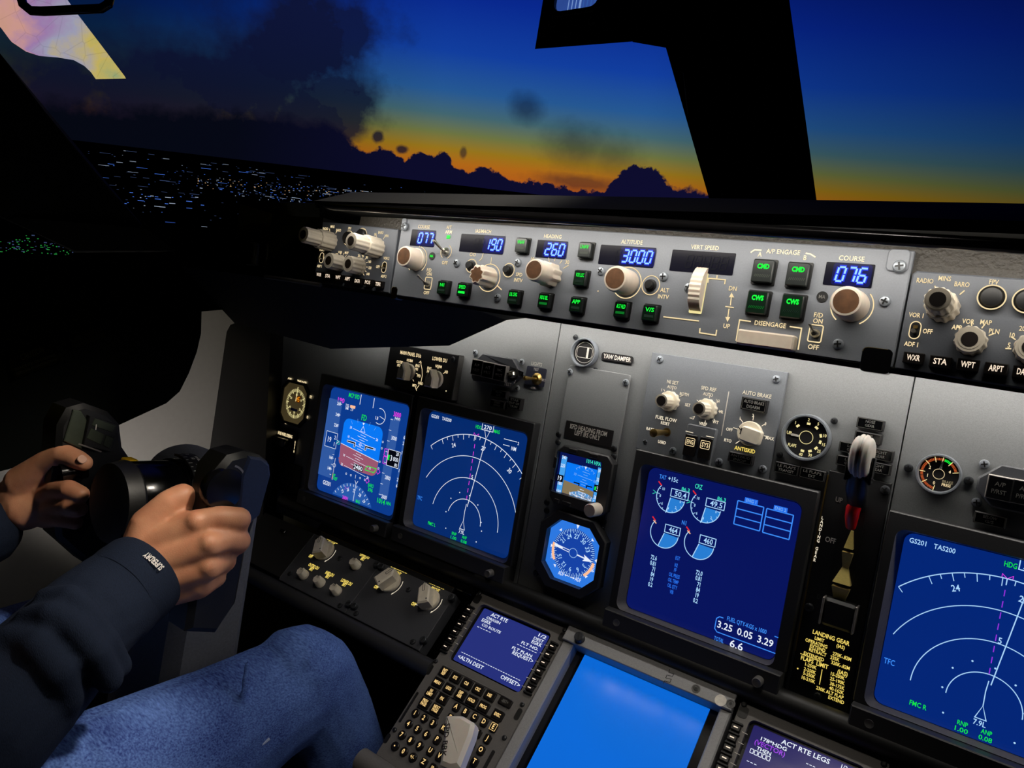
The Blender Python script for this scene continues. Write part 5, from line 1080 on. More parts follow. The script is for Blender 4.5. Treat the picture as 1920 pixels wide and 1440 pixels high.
def page1(g, X, z):
    w = 'g_white'
    cdu_text(g, X, z, [('ACT RTE', (-0.1588,-0.0201), .0046, .0265, w), ('ORIGIN', (-0.1645,-0.0263), .0034, .0225, w), ('EGKK', (-0.1724,-0.0314), .0044, .015, w), ('CO ROUTE', (-0.1609,-0.0371), .0034, .0305, w), ('1/2', (-0.0908,-0.0199), .004, .0115, w), ('DEST', (-0.0931,-0.0258), .0034, .0145, w),
        ('EGKK', (-0.0929,-0.0309), .0044, .015, w), ('FLT NO.', (-0.0996,-0.0372), .0034, .0255, w), ('FLT PLAN', (-0.1053,-0.0478), .0034, .03, w), ('REQUEST>', (-0.101,-0.0529), .0046, .031, w), ('<ALTN DEST', (-0.1617,-0.0861), .0046, .0405, w), ('OFFSET>', (-0.0996,-0.0855), .0046, .0285, w)])
    for p, q, n in (((-0.1807,-0.0422), (-0.1573,-0.0422), 5), ((-0.1166,-0.042), (-0.0857,-0.0415), 7), ((-0.1811,-0.0805), (-0.0871,-0.0795), 24)):
        y = (p[1] + q[1]) / 2
        for i in range(n):
            a = p[0] + (q[0] - p[0]) * i / n; c = a + (q[0] - p[0]) / n * .7; g.line([(X(a), y), (X(c), y)], .0007, z, w)
def page2(g, X, z):
    w = 'g_white'; d = -.361
    cdu_text(g, X, z, [(t, (p[0] + d, p[1]), h, wd, m) for t, p, h, wd, m in (('ACT RTE LEGS', (0.2276,-0.0206), .0046, .0465, w), ('178*HDG', (0.1982,-0.0265), .0036, .026, w), ('(VECTOR)', (0.1959,-0.0318), .0046, .0305, 'g_violet'), ('THEN', (0.1916,-0.0372), .0036, .0145, w))])
    p = (0.1895,-0.0422)
    for i in range(5): g.line(rr(X(p[0] + d) - .0085 + .0042 * i, p[1], .0031, .0042, .0002, 1), .0006, z, 'g_white', True)
    for p, q in (((0.1796,-0.0531), (0.1907,-0.0529)), ((0.2314,-0.0311), (0.2411,-0.0312))):
        for i in range(3): a = p[0] + d + (q[0] - p[0]) * i / 3; g.line([(X(a), p[1]), (X(a + (q[0] - p[0]) * .22), p[1])], .0007, z, w)
    g.T('1/3', (X((0.2641,-0.02)[0] + d), (0.2641,-0.02)[1]), .0042, w, z)
keypad('keypad computer with ACT RTE page and lettered keys, behind the SPD BRK handle', -.2055, 'cdu_blue', page1)
keypad('keypad computer with ACT RTE LEGS page, beside the bright blue lower screen', .1555, 'cdu_purple', page2)

# ---------------------------------------------------------------- bright lower screen
lo = thing('lower_display_unit', 'bright blank blue screen in a grey frame between the two keypad computers', 'display', FL, (.0465, -.12))
b = MB(); b.box(-.0598, .1514, -.0165, .0023, -.02, .007, 'ldu_grey', .0008); part('top_bar', b, lo)
b = MB(); b.box(-.0592, -.0445, -.24, -.0168, -.02, .003, 'ldu_grey', .0015); part('side_bar', b, lo)
b = MB(); b.box(.1392, .1512, -.24, -.0168, -.02, .003, 'ldu_grey', .0015); part('side_bar', b, lo)
b = MB(); b.box(-.0452, .1398, -.24, -.0165, -.022, -.014, 'gloss_black'); part('surround', b, lo)
b = MB(); b.box(-.0325, .1255, -.24, -.0175, -.0145, -.012, 'ldu_blue'); part('screen', b, lo)
captive(lo, (-0.0379,-0.0087), .006, .007, .007)
b = MB(); z = .0072
P_ = [(0.075,-0.0007), (0.0755,-0.0043), (0.0815,-0.0039), (0.081,-0.0071), (0.0749,-0.008), (0.0749,-0.0115), (0.0811,-0.0105), (0.0812,-0.0144), (0.075,-0.015), (0.075,-0.0185)]
b.line(P_, .0007, z, 'black'); part('joint_groove', b, lo)
for p in ((0.1097,-0.0095), (0.1487,-0.0098)):
    b = MB(); b.lathe(p[0], p[1], [(.0048, .0068), (.0048, .0074), (.0036, .0074), (.0032, .007)], 'bezel_side', 24); b.poly(ngon(p[0], p[1], .0018, 6), .0073, 'black'); part('hex_bolt', b, lo)
p = (0.138,-0.0108); b = MB(); b.slab(ngon(p[0], p[1], .0062, 28), .006, .0076, 'white_dot'); part('plug', b, lo, 'round white plug')

# ---------------------------------------------------------------- speed brake handle on the throttle stand
HZ = .055
sb = thing('speed_brake_lever', 'pale plastic lever handle lettered SPD BRK in front of the keys', 'lever', FL, (-.12, -.235, HZ))
pts = [(-0.0924,-0.2094), (-0.1033,-0.1882), (-0.1168,-0.1654), (-0.1151,-0.1631), (-0.0985,-0.1561), (-0.0818,-0.1565), (-0.0792,-0.1587), (-0.0754,-0.1694), (-0.0713,-0.1937), (-0.0699,-0.2014), (-0.0785,-0.2076)]
pts = pts[::-1]
a2 = sum(pts[i - 1][0] * pts[i][1] - pts[i][0] * pts[i - 1][1] for i in range(len(pts)))
if a2 < 0: pts = pts[::-1]
b = MB(); b.slab(pts, HZ - .016, HZ, 'ivory_handle', .004); part('handle', b, sb)
p0, p1 = (-0.1082,-0.1705), (-0.0917,-0.2016)
b = MB(); b.T('SPD BRK', ((p0[0] + p1[0]) / 2, (p0[1] + p1[1]) / 2), .0058, 'label_black', HZ + .0003, rot=math.atan2(p1[1] - p0[1], p1[0] - p0[0]), wid=math.hypot(p1[0] - p0[0], p1[1] - p0[1])); part('lettering', b, sb)
b = MB(); c = (-0.085,-0.2056); b.tube([(c[0], c[1] + .01, HZ - .01), (c[0] - .002, c[1] - .03, HZ - .02), (c[0] - .004, c[1] - .075, HZ - .06)], [.006, .006, .007], 'steel', 12); part('stem', b, sb)
b = MB(); b.tube([(-.213, -.2445, .008), (-.05, -.2445, .008), (.30, -.2445, .008)], .0135, 'cdu_grey', 20)
solo('padded_edge_bar', b, 'grey rounded edge bar under the keypad computer, next to the knee', 'trim', FL, (.05, -.2445, .008))
b = MB(); b.hexa([(-.21, -.44, .21), (.30, -.44, .21), (.30, -.44, .55), (-.21, -.44, .55)], [(-.21, -.90, .21), (.30, -.90, .21), (.30, -.90, .62), (-.21, -.90, .62)], 'cdu_grey')
b.hexa([(-.21, -.43, .2), (.30, -.43, .2), (.30, -.27, .0), (-.21, -.27, .0)], [(-.21, -.90, .2), (.30, -.90, .2), (.30, -.90, .0), (-.21, -.90, .0)], 'black')
solo('throttle_stand', b, 'grey pedestal body carrying the keypads and the SPD BRK lever', 'pedestal', FM, (.045, -.6, .3))

# ================================================================ glareshield, cockpit shell, windows
def hexsolid(name, front, back, m, label=None, cat=None, kind=None, sharp=35, at=None):
    b = MB(); b.hexa(front, back, m)
    at = at or tuple(sum(p[i] for p in front) / len(front) for i in range(3))
    return solo(name, b, label, cat, FM, at, None, kind, sharp)
def sweep_u(b, prof, u0, u1, m, n=1):
    """profile of (v, w) points swept along u"""
    b.hexa([(u0, v, w) for v, w in prof], [(u1, v, w) for v, w in prof], m)
gs = thing('glareshield', 'black glareshield hood with a glossy rounded brow over the autopilot panel', 'glareshield', FM, (.04, .25, .1))
b = MB()
sweep_u(b, [(.2275, .337), (.2215, .332), (.2255, .318), (.2275, .262), (.246, .262), (.300, -.02), (.352, -.215), (.366, -.215), (.318, -.02), (.2490, .29)], -.262, .66, 'shield')
part('hood', b, gs)
b = MB(); sweep_u(b, [(.2255, .262), (.198, .262), (.198, .2745), (.2285, .2725)], -.262, .66, 'leather'); part('recess_lining', b, gs)
b = MB(); b.tube([(-.33, .246, .24), (-.285, .234, .30), (-.262, .2268, .3285), (-.235, .2238, .333), (.05, .2198, .333), (.33, .2145, .333), (.66, .209, .333)], .0042, 'brow_gloss', 16); part('brow_trim', b, gs)
b = MB(); b.hexa([(-.262, .2275, .33), (-.262, .2275, .262), (-.42, .225, .2), (-.42, .236, .2)], [(-.262, .366, -.215), (-.262, .352, -.215), (-.70, .34, -.215), (-.70, .352, -.215)], 'shield'); part('hood_flank', b, gs)
b = MB(); b.hexa([(-.405, .151, .279), (-.3155, .149, .279), (-.3155, .2225, .279), (-.408, .2235, .279)], [(-.405, .151, .1), (-.3155, .149, .1), (-.3155, .2225, .1), (-.408, .2235, .1)], 'black'); part('end_cheek', b, gs)
b = MB(); b.tube([(-.404, .1495, .279), (-.36, .149, .28), (-.30, .148, .281)], .0022, 'bezel_side', 10); part('lower_trim', b, gs)
b = MB()
b.hexa([(-.405, .1475, .277), (-.19, .1445, .277), (.27, .1385, .277), (.66, .134, .277), (.66, .17, .20), (.27, .17, .20), (-.19, .17, .20), (-.405, .17, .20)],
       [(-.405, .150, .281), (-.19, .148, .2795), (.27, .142, .2795), (.66, .138, .2795), (.66, .225, .21), (.27, .225, .21), (-.19, .225, .21), (-.405, .225, .21)], 'shield'); part('underside', b, gs)
# deeper black cowl under the pilot end of the hood
b = MB()
top = [(-.11, .147, .270), (-.30, .1475, .270), (-.42, .149, .270), (-.62, .15, .26)]
low = [(-0.1587,0.145,0.12), (-0.2442,0.1036,0.115), (-0.461,0.0701,0.115), (-0.6895,0.08,0.12)]
bk = [(-.17, .16, .03), (-.27, .14, .03), (-.50, .13, .03), (-.80, .14, .03)]
vs = top + low + bk; fs = []
for r in range(2):
    for i in range(3): fs.append((r * 4 + i, r * 4 + i + 1, r * 4 + i + 5, r * 4 + i + 4))
fs += [(8, 9, 1, 0), (9, 10, 2, 1), (10, 11, 3, 2), (0, 4, 8), (3, 11, 7)]
b.add(vs, fs, 'shield')
solo('under_cowl', b, 'black cowl bulging below the hood, over the captain screens', 'cowl', FM, (-.4, .14, .15), sharp=25)
# pilot-side console ledge with a dark slot
sl = thing('side_console', 'dark pilot-side ledge with slot holding a dim red lamp', 'console', FM, (-.7, .19, .1))
b = MB(); b.hexa([(-0.5982,0.2519,0.2), (-0.5203,0.2411,0.2), (-0.5207,0.2031,0.2), (-0.596,0.2062,0.2)], [(-0.7216,0.2696,0.12), (-0.6336,0.2575,0.12), (-0.634,0.2145,0.12), (-0.7192,0.218,0.12)], 'cdu_grey'); part('grey_box', b, sl)
b = MB(); b.hexa([(-0.8558,0.2223,0.15), (-0.6708,0.2162,0.15), (-0.6696,0.2113,0.15), (-0.8544,0.2169,0.15)], [(-1.091,0.2432,0.02), (-0.8705,0.2359,0.02), (-0.8691,0.2301,0.02), (-1.09,0.2368,0.02)], 'liner'); part('slot_roof', b, sl)
b = MB(); b.hexa([(-0.8646,0.1637,0.16), (-0.5635,0.1614,0.16), (-0.562,0.1553,0.16), (-0.8627,0.1566,0.16)], [(-1.124,0.1742,0.02), (-0.7589,0.1713,0.02), (-0.7571,0.1639,0.02), (-1.122,0.1656,0.02)], 'liner'); part('slot_floor', b, sl)
b = MB(); b.hexa([(-1.105,0.2424,0.04), (-0.7251,0.2381,0.04), (-0.708,0.1662,0.04), (-1.083,0.158,0.04)], [(-1.162,0.2473,0.01), (-0.7667,0.2428,0.01), (-0.7489,0.1682,0.01), (-1.139,0.1597,0.01)], 'black'); part('slot_back', b, sl)
surf('dim_red', (120, 44, 24), .4, scale=60, var=.4, bump=.1)
for x in (362, 386):
    b = MB(); b.hexa([(-0.8939,0.2118,0.09) if x == 362 else (-0.8534,0.2118,0.09), (-0.8633,0.2114,0.09) if x == 362 else (-0.8173,0.2109,0.09), (-0.8609,0.1889,0.09) if x == 362 else (-0.8134,0.1825,0.09), (-0.892,0.1909,0.09) if x == 362 else (-0.8501,0.1858,0.09)], [(-0.9625,0.2171,0.05) if x == 362 else (-0.9198,0.2172,0.05), (-0.9302,0.2167,0.05) if x == 362 else (-0.8817,0.2161,0.05), (-0.9277,0.193,0.05) if x == 362 else (-0.8776,0.1862,0.05), (-0.9605,0.195,0.05) if x == 362 else (-0.9163,0.1897,0.05)], 'dim_red'); part('red_lamp', b, sl)
b = MB(); b.tube([(-0.6565,0.2079,0.13), (-0.6524,0.1741,0.13)], .009, 'leather', 12); part('post', b, sl)
b = MB(); b.tube([(-0.6227,0.2081,0.13), (-0.6171,0.1741,0.13)], .004, 'leather', 12); part('post', b, sl)
b = MB(); A_ = [(-1.044,0.1805,0.16), (-0.9872,0.2054,0.16), (-0.9318,0.2189,0.16), (-0.88,0.2217,0.16), (-0.837,0.218,0.16), (-0.8136,0.197,0.16), (-0.796,0.1664,0.16), (-0.8655,0.1673,0.16), (-0.9373,0.1721,0.16)]
B_ = [(-1.278,0.1915,0.05), (-1.212,0.2206,0.05), (-1.147,0.2363,0.05), (-1.087,0.2397,0.05), (-1.036,0.2353,0.05), (-1.009,0.2107,0.05), (-0.9885,0.1751,0.05), (-1.07,0.1761,0.05), (-1.153,0.1817,0.05)]
b.hexa(A_, B_, 'liner'); part('rounded_cheek', b, sl)

# dark liner panel below the side window, with two small placards
LN = [(-0.9888,0.1242,0.39), (-0.8702,0.1417,0.3055), (-0.7855,0.1606,0.2448), (-0.6715,0.1655,0.1644), (-0.616,0.1569,0.1259), (-0.6317,0.1288,0.1386), (-0.6554,0.1008,0.157), (-0.6876,0.0909,0.1802), (-0.6828,0.0579,0.1789), (-0.6834,0.0287,0.1811), (-0.688,-0.0054,0.1864), (-0.6946,-0.0349,0.1928), (-0.708,-0.0559,0.2035), (-0.7596,-0.0996,0.2424), (-0.8394,-0.1689,0.3028), (-0.9322,-0.2209,0.3711)]
LB = [(-1.037,0.1245,0.3748), (-0.9139,0.1426,0.2872), (-0.8262,0.1622,0.2244), (-0.7081,0.1673,0.1411), (-0.6507,0.1584,0.1012), (-0.6669,0.1293,0.1144), (-0.6915,0.1003,0.1335), (-0.7248,0.09,0.1575), (-0.7199,0.0558,0.1561), (-0.7205,0.0256,0.1584), (-0.7252,-0.0097,0.1638), (-0.732,-0.0403,0.1705), (-0.746,-0.062,0.1816), (-0.7994,-0.1072,0.2219), (-0.882,-0.179,0.2844), (-0.9781,-0.2329,0.3552)]
hexsolid('side_liner', LN, LB, 'liner', 'black curved liner panel with CAUTION placard below the pilot-side window', 'panel')
def placard3(name, label, c, ex, ey, lines, w, h, th=.0015):
    x = Vector(ex).normalized(); y = Vector(ey); y = (y - x * y.dot(x)).normalized(); z = x.cross(y)
    f = Frame((0, 0, 0), y, z); f.M = Matrix(((x.x, y.x, z.x, c[0]), (x.y, y.y, z.y, c[1]), (x.z, y.z, z.z, c[2]), (0, 0, 0, 1)))
    b = MB(); b.box(-w / 2, w / 2, -h / 2, h / 2, -.002, th, 'black')
    for t, yy, hh, ww in lines: b.T(t, (0, yy), hh, 'print_faint', th + .0004, wid=ww)
    return solo(name, b, label, 'placard', f, (0, 0, 0))
p = (-0.8728,-0.0205,0.3258); q = (-0.8458,-0.001,0.3056); r_ = (-0.8764,0.0052,0.3267)
placard3('placard', 'small black CAUTION placard on the dark side liner', p, Vector(q) - Vector(p), Vector(r_) - Vector(p), [('CAUTION', .008, .0095, .037), ('DO NOT STEP ON THIS PANEL', -.006, .004, .066), ('KEEP CLEAR OF WINDOW CRANK', -.013, .004, .066)], .076, .036)
p = (-0.8131,0.0246,0.2811); q = (-0.7952,0.0382,0.2677); r_ = (-0.8166,0.0503,0.282)
placard3('placard', 'smaller dark two-line placard higher on the side liner', p, Vector(q) - Vector(p), Vector(r_) - Vector(p), [('PRESS TO LOCK', .003, .0045, .042), ('PULL TO OPEN', -.006, .0045, .05)], .056, .02)
# panel flank between the grey side wall and the clock
CK_ = [(-0.8446,0.0574,0.03), (-0.8363,0.0712,0.03), (-0.8122,0.0798,0.03), (-0.7192,0.0821,0.03), (-0.6616,-0.2571,0.03), (-0.841,-0.2775,0.03), (-0.8438,-0.1631,0.03)]
hexsolid('panel_flank', CK_, [(x - .01, y, z - .05) for x, y, z in CK_], 'satin_black', 'dark panel flank between the grey side wall and the clock', 'panel')
# setting
def struct(name, pts_front, pts_back, m): return hexsolid(name, pts_front, pts_back, m, None, None, 'structure')
def wbox(name, x0, x1, y0, y1, z0, z1, m):
    b = MB(); b.box(x0, x1, y0, y1, z0, z1, m); me = b.mesh(name, ((x0 + x1) / 2, (y0 + y1) / 2, z0)); o = bpy.data.objects.new(name, me); COL.objects.link(o); o.location = ((x0 + x1) / 2, (y0 + y1) / 2, z0); o['kind'] = 'structure'; return o
surf('shell', (40, 42, 44), .8, scale=50, bump=.1, spec=.2); surf('carpet', (34, 34, 36), .95, scale=400, bump=.5, spec=.1)
wbox('floor', -1.3, 1.4, -2.0, .45, -.04, 0, 'carpet')
wbox('ceiling', -1.3, 1.4, -2.0, -.05, 2.0, 2.05, 'shell')
wbox('wall_back', -1.3, 1.4, -2.05, -2.0, 0, 2.05, 'shell')
wbox('wall_right', 1.35, 1.4, -2.0, .45, 0, 2.05, 'shell')
wbox('wall_left', -1.16, -1.11, -2.0, .45, 0, 1.115, 'wall_grey')
wbox('wall_front', -1.3, 1.4, .42, .45, 0, 1.28, 'shell')
struct('trim_1', [(-0.1346,0.5712,-0.0908), (-0.0017,0.6427,-0.1886), (0.0448,0.3892,-0.3528), (-0.0874,0.3722,-0.2588)], [(-0.1558,0.6034,-0.1513), (-0.0297,0.6762,-0.2444), (0.0214,0.4025,-0.4105), (-0.1042,0.3874,-0.3213)], 'shield')
struct('trim_2', [(-0.1328,0.723,0.07), (-0.0053,0.7681,-0.0223), (-0.0017,0.6427,-0.1886), (-0.1346,0.5712,-0.0908)], [(-0.1614,0.7666,0.0141), (-0.0358,0.8126,-0.077), (-0.0297,0.6762,-0.2444), (-0.1558,0.6034,-0.1513)], 'shield')
struct('trim_3', [(-1.16,0.7181,0.621), (-0.9966,0.492,0.4466), (-0.9743,0.4235,0.3861), (-0.9284,0.3521,0.3337), (-0.8736,0.2676,0.2636), (-0.8582,0.2082,0.1952), (-0.8117,0.1804,0.1642), (-0.9447,0.1533,0.2593), (-1.052,0.1893,0.3325), (-1.147,0.2661,0.5174)],
       [(-1.205,0.7362,0.6151), (-1.038,0.5021,0.4384), (-1.014,0.4312,0.3767), (-0.9658,0.3561,0.323), (-0.9088,0.2692,0.2515), (-0.8918,0.2081,0.1821), (-0.8441,0.1795,0.1503), (-0.9766,0.1508,0.2452), (-1.087,0.1885,0.3203), (-1.188,0.2669,0.509)], 'shield')
# window panes
m = bpy.data.materials.new('window_glass'); m.use_nodes = True; nt = m.node_tree; nt.nodes.remove(nt.nodes['Principled BSDF'])
tr = N(nt, 'ShaderNodeBsdfTransparent'); gl_ = N(nt, 'ShaderNodeBsdfGlossy'); gl_.inputs['Roughness'].default_value = .02; fr = N(nt, 'ShaderNodeFresnel'); fr.inputs['IOR'].default_value = 1.12
nzg = N(nt, 'ShaderNodeTexNoise'); nzg.inputs['Scale'].default_value = 6; mxg = N(nt, 'ShaderNodeMath'); mxg.operation = 'MULTIPLY'; nt.links.new(nzg.outputs['Fac'], mxg.inputs[1]); nt.links.new(fr.outputs[0], mxg.inputs[0])
mx = N(nt, 'ShaderNodeMixShader'); nt.links.new(mxg.outputs[0], mx.inputs[0]); nt.links.new(tr.outputs[0], mx.inputs[1]); nt.links.new(gl_.outputs[0], mx.inputs[2]); nt.links.new(mx.outputs[0], nt.nodes['Material Output'].inputs[0])
MATS['window_glass'] = m
def pane(name, pts, off):
    struct(name, pts, [tuple(Vector(p) + Vector(off)) for p in pts], 'window_glass')
pane('window_1', [(-1.087,0.5251,0.4225), (-0.1647,0.7106,-0.1271), (-0.0915,0.3739,-0.2927), (-0.9004,0.175,0.1656)], (0, .003, -.008))
pane('window_2', [(-0.0323,0.7067,-0.2199), (0.4698,0.7831,-0.5286), (0.5499,0.4321,-0.686), (0.032,0.382,-0.3801)], (0, .003, -.008))
pane('window_3', [(-1.283,0.2635,0.564), (-0.9707,0.1802,0.2515), (-0.8792,0.1608,0.1516), (-1.358,0.0292,0.5328)], (-.006, 0, -.004))
# overhead standby compass box
sc_ = thing('standby_compass', 'black compass box with blue-lit glass hanging at the top of the windshield post', 'compass', FM, (-.085, .52, .12))
b = MB(); b.hexa([(-.1591, .4486, .15), (-.0367, .444, .15), (-.0367, .60, .15), (-.1591, .60, .15)], [(-.1591, .515, .05), (-.0367, .508, .05), (-.0367, .60, .05), (-.1591, .60, .05)], 'yoke_black')
part('housing', b, sc_)
b = MB(); b.hexa([(-.0367, .444, .149), (-.0062, .443, .13), (.03, .458, .06), (.03, .60, .06), (-.0062, .60, .13), (-.0367, .60, .149)], [(-.0367, .508, .05), (-.0062, .51, .04), (.03, .53, .0), (.03, .60, .0), (-.0062, .60, .04), (-.0367, .60, .05)], 'shield'); part('mounting_bracket', b, sc_)
b = MB(); b.frame(rr(-.1105, .517, .066, .078, .012), rr(-.1105, .517, .056, .066, .01), .15, .156, 'black', .001); part('glass_rim', b, sc_)
glow('compass_blue', (52, 84, 165), .8, var=.5); glow('compass_mark', (130, 165, 225), .8)
b = MB(); b.slab(rr(-.1105, .517, .056, .066, .01), .149, .1515, 'compass_blue'); gc = part('glass', b, sc_)
b = MB()
for i in range(9): b.line([(-.122 + .0048 * i, .486), (-.122 + .0048 * i, .503 if i % 2 else .51)], .0011, .152, 'compass_mark' if i < 4 else 'tape')
b.line([(-.107, .485), (-.107, .545)], .0026, .152, 'compass_mark'); part('scale', b, sc_)
screws(sc_, [(-0.1504,0.4666,0.15)[:2], (-0.1409,0.476,0.15)[:2], (-0.0883,0.472,0.15)[:2], (-0.0693,0.4641,0.15)[:2]], .15, .006, 'screw_dark')
p = (-0.0693,0.5007,-0.13); q = (-0.0596,0.5041,-0.137); r_ = (-0.0742,0.5233,-0.1279)
placard3('placard', 'faint compass correction card on the dark centre window post', p, Vector(q) - Vector(p), Vector(r_) - Vector(p), [('COMPASS CORRECTION', .022, .004, .05), ('STEER   STEER', .012, .004, .05), ('FOR  N   30  60', .002, .004, .05), ('STEER   E  120', -.008, .004, .05), ('FOR  150  S  210', -.018, .004, .05)], .062, .06)
# clear combiner frame and bright patterned strip at the upper corner
cb = thing('combiner_frame', 'black rounded rectangular combiner frame with clear pane at the upper corner', 'frame', FM, (-0.4504,0.3713,0.5106))
b = MB(); path = [(-0.4963,0.4449,0.5383), (-0.4848,0.3695,0.5348), (-0.4812,0.3609,0.5328), (-0.4741,0.3561,0.5281), (-0.4651,0.3574,0.5217), (-0.4367,0.3648,0.5013), (-0.4205,0.3691,0.4897), (-0.4159,0.3742,0.4861), (-0.4154,0.3815,0.4853), (-0.4281,0.4588,0.4895)]
b.tube(path, .0042, 'gloss_black', 14); part('rim', b, cb)
b = MB(); b.hexa([(-0.4955,0.4451,0.5377), (-0.4823,0.3648,0.5333), (-0.4727,0.3574,0.527), (-0.4215,0.3699,0.4903), (-0.4161,0.3783,0.486), (-0.4293,0.4585,0.4904)], [(-0.4991,0.4465,0.5365), (-0.4859,0.3659,0.5321), (-0.4762,0.3585,0.5258), (-0.4248,0.371,0.4889), (-0.4194,0.3794,0.4846), (-0.4327,0.46,0.489)], 'window_glass'); part('pane', b, cb)
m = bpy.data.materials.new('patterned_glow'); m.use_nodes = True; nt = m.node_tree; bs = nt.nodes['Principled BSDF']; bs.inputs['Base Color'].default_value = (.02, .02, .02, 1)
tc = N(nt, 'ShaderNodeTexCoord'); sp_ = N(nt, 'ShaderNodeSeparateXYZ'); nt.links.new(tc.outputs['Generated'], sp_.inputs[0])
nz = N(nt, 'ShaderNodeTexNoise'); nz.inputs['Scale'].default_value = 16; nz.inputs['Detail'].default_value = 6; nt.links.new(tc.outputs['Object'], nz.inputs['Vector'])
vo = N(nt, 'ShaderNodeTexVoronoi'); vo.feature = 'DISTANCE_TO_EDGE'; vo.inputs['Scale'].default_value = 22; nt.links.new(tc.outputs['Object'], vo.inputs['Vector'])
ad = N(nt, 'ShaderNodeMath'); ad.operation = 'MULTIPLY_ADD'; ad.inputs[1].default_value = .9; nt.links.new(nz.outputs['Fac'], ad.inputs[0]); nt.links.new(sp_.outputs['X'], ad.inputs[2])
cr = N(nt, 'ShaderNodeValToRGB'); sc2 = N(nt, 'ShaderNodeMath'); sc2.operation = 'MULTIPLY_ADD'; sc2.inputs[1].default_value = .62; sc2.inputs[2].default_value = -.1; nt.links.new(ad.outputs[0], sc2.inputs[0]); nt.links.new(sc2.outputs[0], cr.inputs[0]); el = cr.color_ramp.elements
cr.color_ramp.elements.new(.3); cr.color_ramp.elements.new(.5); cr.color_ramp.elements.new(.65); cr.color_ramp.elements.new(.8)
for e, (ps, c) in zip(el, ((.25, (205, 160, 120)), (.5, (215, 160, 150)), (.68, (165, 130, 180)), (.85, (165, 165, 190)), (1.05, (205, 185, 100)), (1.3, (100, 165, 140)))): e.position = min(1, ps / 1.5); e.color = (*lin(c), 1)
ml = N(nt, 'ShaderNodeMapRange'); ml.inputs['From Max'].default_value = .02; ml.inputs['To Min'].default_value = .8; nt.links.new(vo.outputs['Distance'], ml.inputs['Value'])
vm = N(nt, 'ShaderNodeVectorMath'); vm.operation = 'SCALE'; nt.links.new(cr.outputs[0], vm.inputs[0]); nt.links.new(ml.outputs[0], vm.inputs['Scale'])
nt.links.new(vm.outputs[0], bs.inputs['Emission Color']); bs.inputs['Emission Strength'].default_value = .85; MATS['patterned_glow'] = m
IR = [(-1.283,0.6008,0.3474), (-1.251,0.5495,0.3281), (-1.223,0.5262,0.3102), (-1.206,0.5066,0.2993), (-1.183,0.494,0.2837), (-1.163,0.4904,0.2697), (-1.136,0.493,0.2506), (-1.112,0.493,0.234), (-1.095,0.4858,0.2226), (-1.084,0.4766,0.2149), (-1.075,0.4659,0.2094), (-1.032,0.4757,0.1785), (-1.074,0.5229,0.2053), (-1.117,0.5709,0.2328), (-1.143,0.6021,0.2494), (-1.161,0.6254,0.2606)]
hexsolid('patterned_glow_strip', IR, [tuple(Vector(p) + Vector((-.012, 0, -.008))) for p in IR], 'patterned_glow', 'glowing pink and yellow patterned self-lit strip behind the rounded black frame', 'screen')  # bright light patch of unknown source, put in as panel emission

# ---------------------------------------------------------------- outside: night ground with town lights, dusk sky
UP, FW, RT = Vector((.08097093, .06468066, .99461556)), Vector((-.59671869, .8024424, -.00360505)), Vector((.79835488, .59321379, -.10357067))
EYE = Vector((.35407, -.75972, 1.32227)); H = 60.0
def gpt(az, el, up=0):
    a, e = math.radians(az), math.radians(el); d = H / math.tan(-e)
    return EYE + (FW * math.cos(a) + RT * math.sin(a)) * d - UP * (H - up)
bm_ = MB(); c0 = EYE - UP * (H + .5); S = 30000
bm_.add([tuple(c0 + RT * sx * S + FW * sy * S) for sx, sy in ((-1, -.01), (1, -.01), (1, 1), (-1, 1))], [(0, 1, 2, 3)], 'ground_dark')
go = bpy.data.objects.new('night_ground', bm_.mesh('night_ground')); COL.objects.link(go); go['kind'] = 'structure'
glow('town_warm', (255, 205, 150), .55); glow('town_blue', (90, 140, 255), .6); glow('town_white', (200, 215, 240), .5); glow('town_green', (60, 200, 90), .4); glow('town_orange', (255, 120, 50), .5); glow('town_dim', (90, 110, 160), .35)
rnd = random.Random(7); tb = MB()
def lamp(az, el, wpx, hpx, m):
    p = gpt(az, el); d = (p - EYE).length; px = d / 1375
    ax_ = (RT * math.cos(math.radians(az)) - FW * math.sin(math.radians(az)))
    ax_ = (ax_ + rnd.uniform(-.2, .2) * (FW * math.cos(math.radians(az)) + RT * math.sin(math.radians(az)))).normalized(); n = ax_.cross(UP)
    a, h = ax_ * wpx * px / 2, UP * hpx * px; t = n * hpx * px * .5
    f = [p - a - t, p + a - t, p + a - t + h, p - a - t + h]; k = [q + t * 2 for q in f]
    tb.hexa([tuple(q) for q in f], [tuple(q) for q in k], m)
for i in range(260):
    az = rnd.uniform(-29, -5); lo_ = -.35 - .02 * (az + 29); el = lo_ - abs(rnd.gauss(0, 1)) * (1.1 + .05 * (-az)) * .8
    if el > -.2 or el < -5: continue
    lamp(az, el, rnd.choice((1.2, 1.5, 2, 3, 9, 15)), rnd.uniform(.3, .7), rnd.choice(('town_dim', 'town_dim', 'town_blue', 'town_white', 'town_dim')))
for i in range(170):
    az = rnd.uniform(-22.5, -9); el = -1.75 - .055 * (az + 20) * 0 + rnd.gauss(0, .22) - .04 * (-14 - az) * .3
    lamp(az, el, rnd.choice((1.2, 1.2, 1.6, 2.4)), rnd.uniform(.5, 1.0), rnd.choice(('town_warm', 'town_white', 'town_blue', 'town_dim')))
for i in range(60):
    az = rnd.gauss(-17.5, 1.8); lamp(az, -2.45 + rnd.gauss(0, .15), rnd.choice((1.2, 2, 4)), rnd.uniform(.5, 1.1), rnd.choice(('town_blue', 'town_white', 'town_dim')))
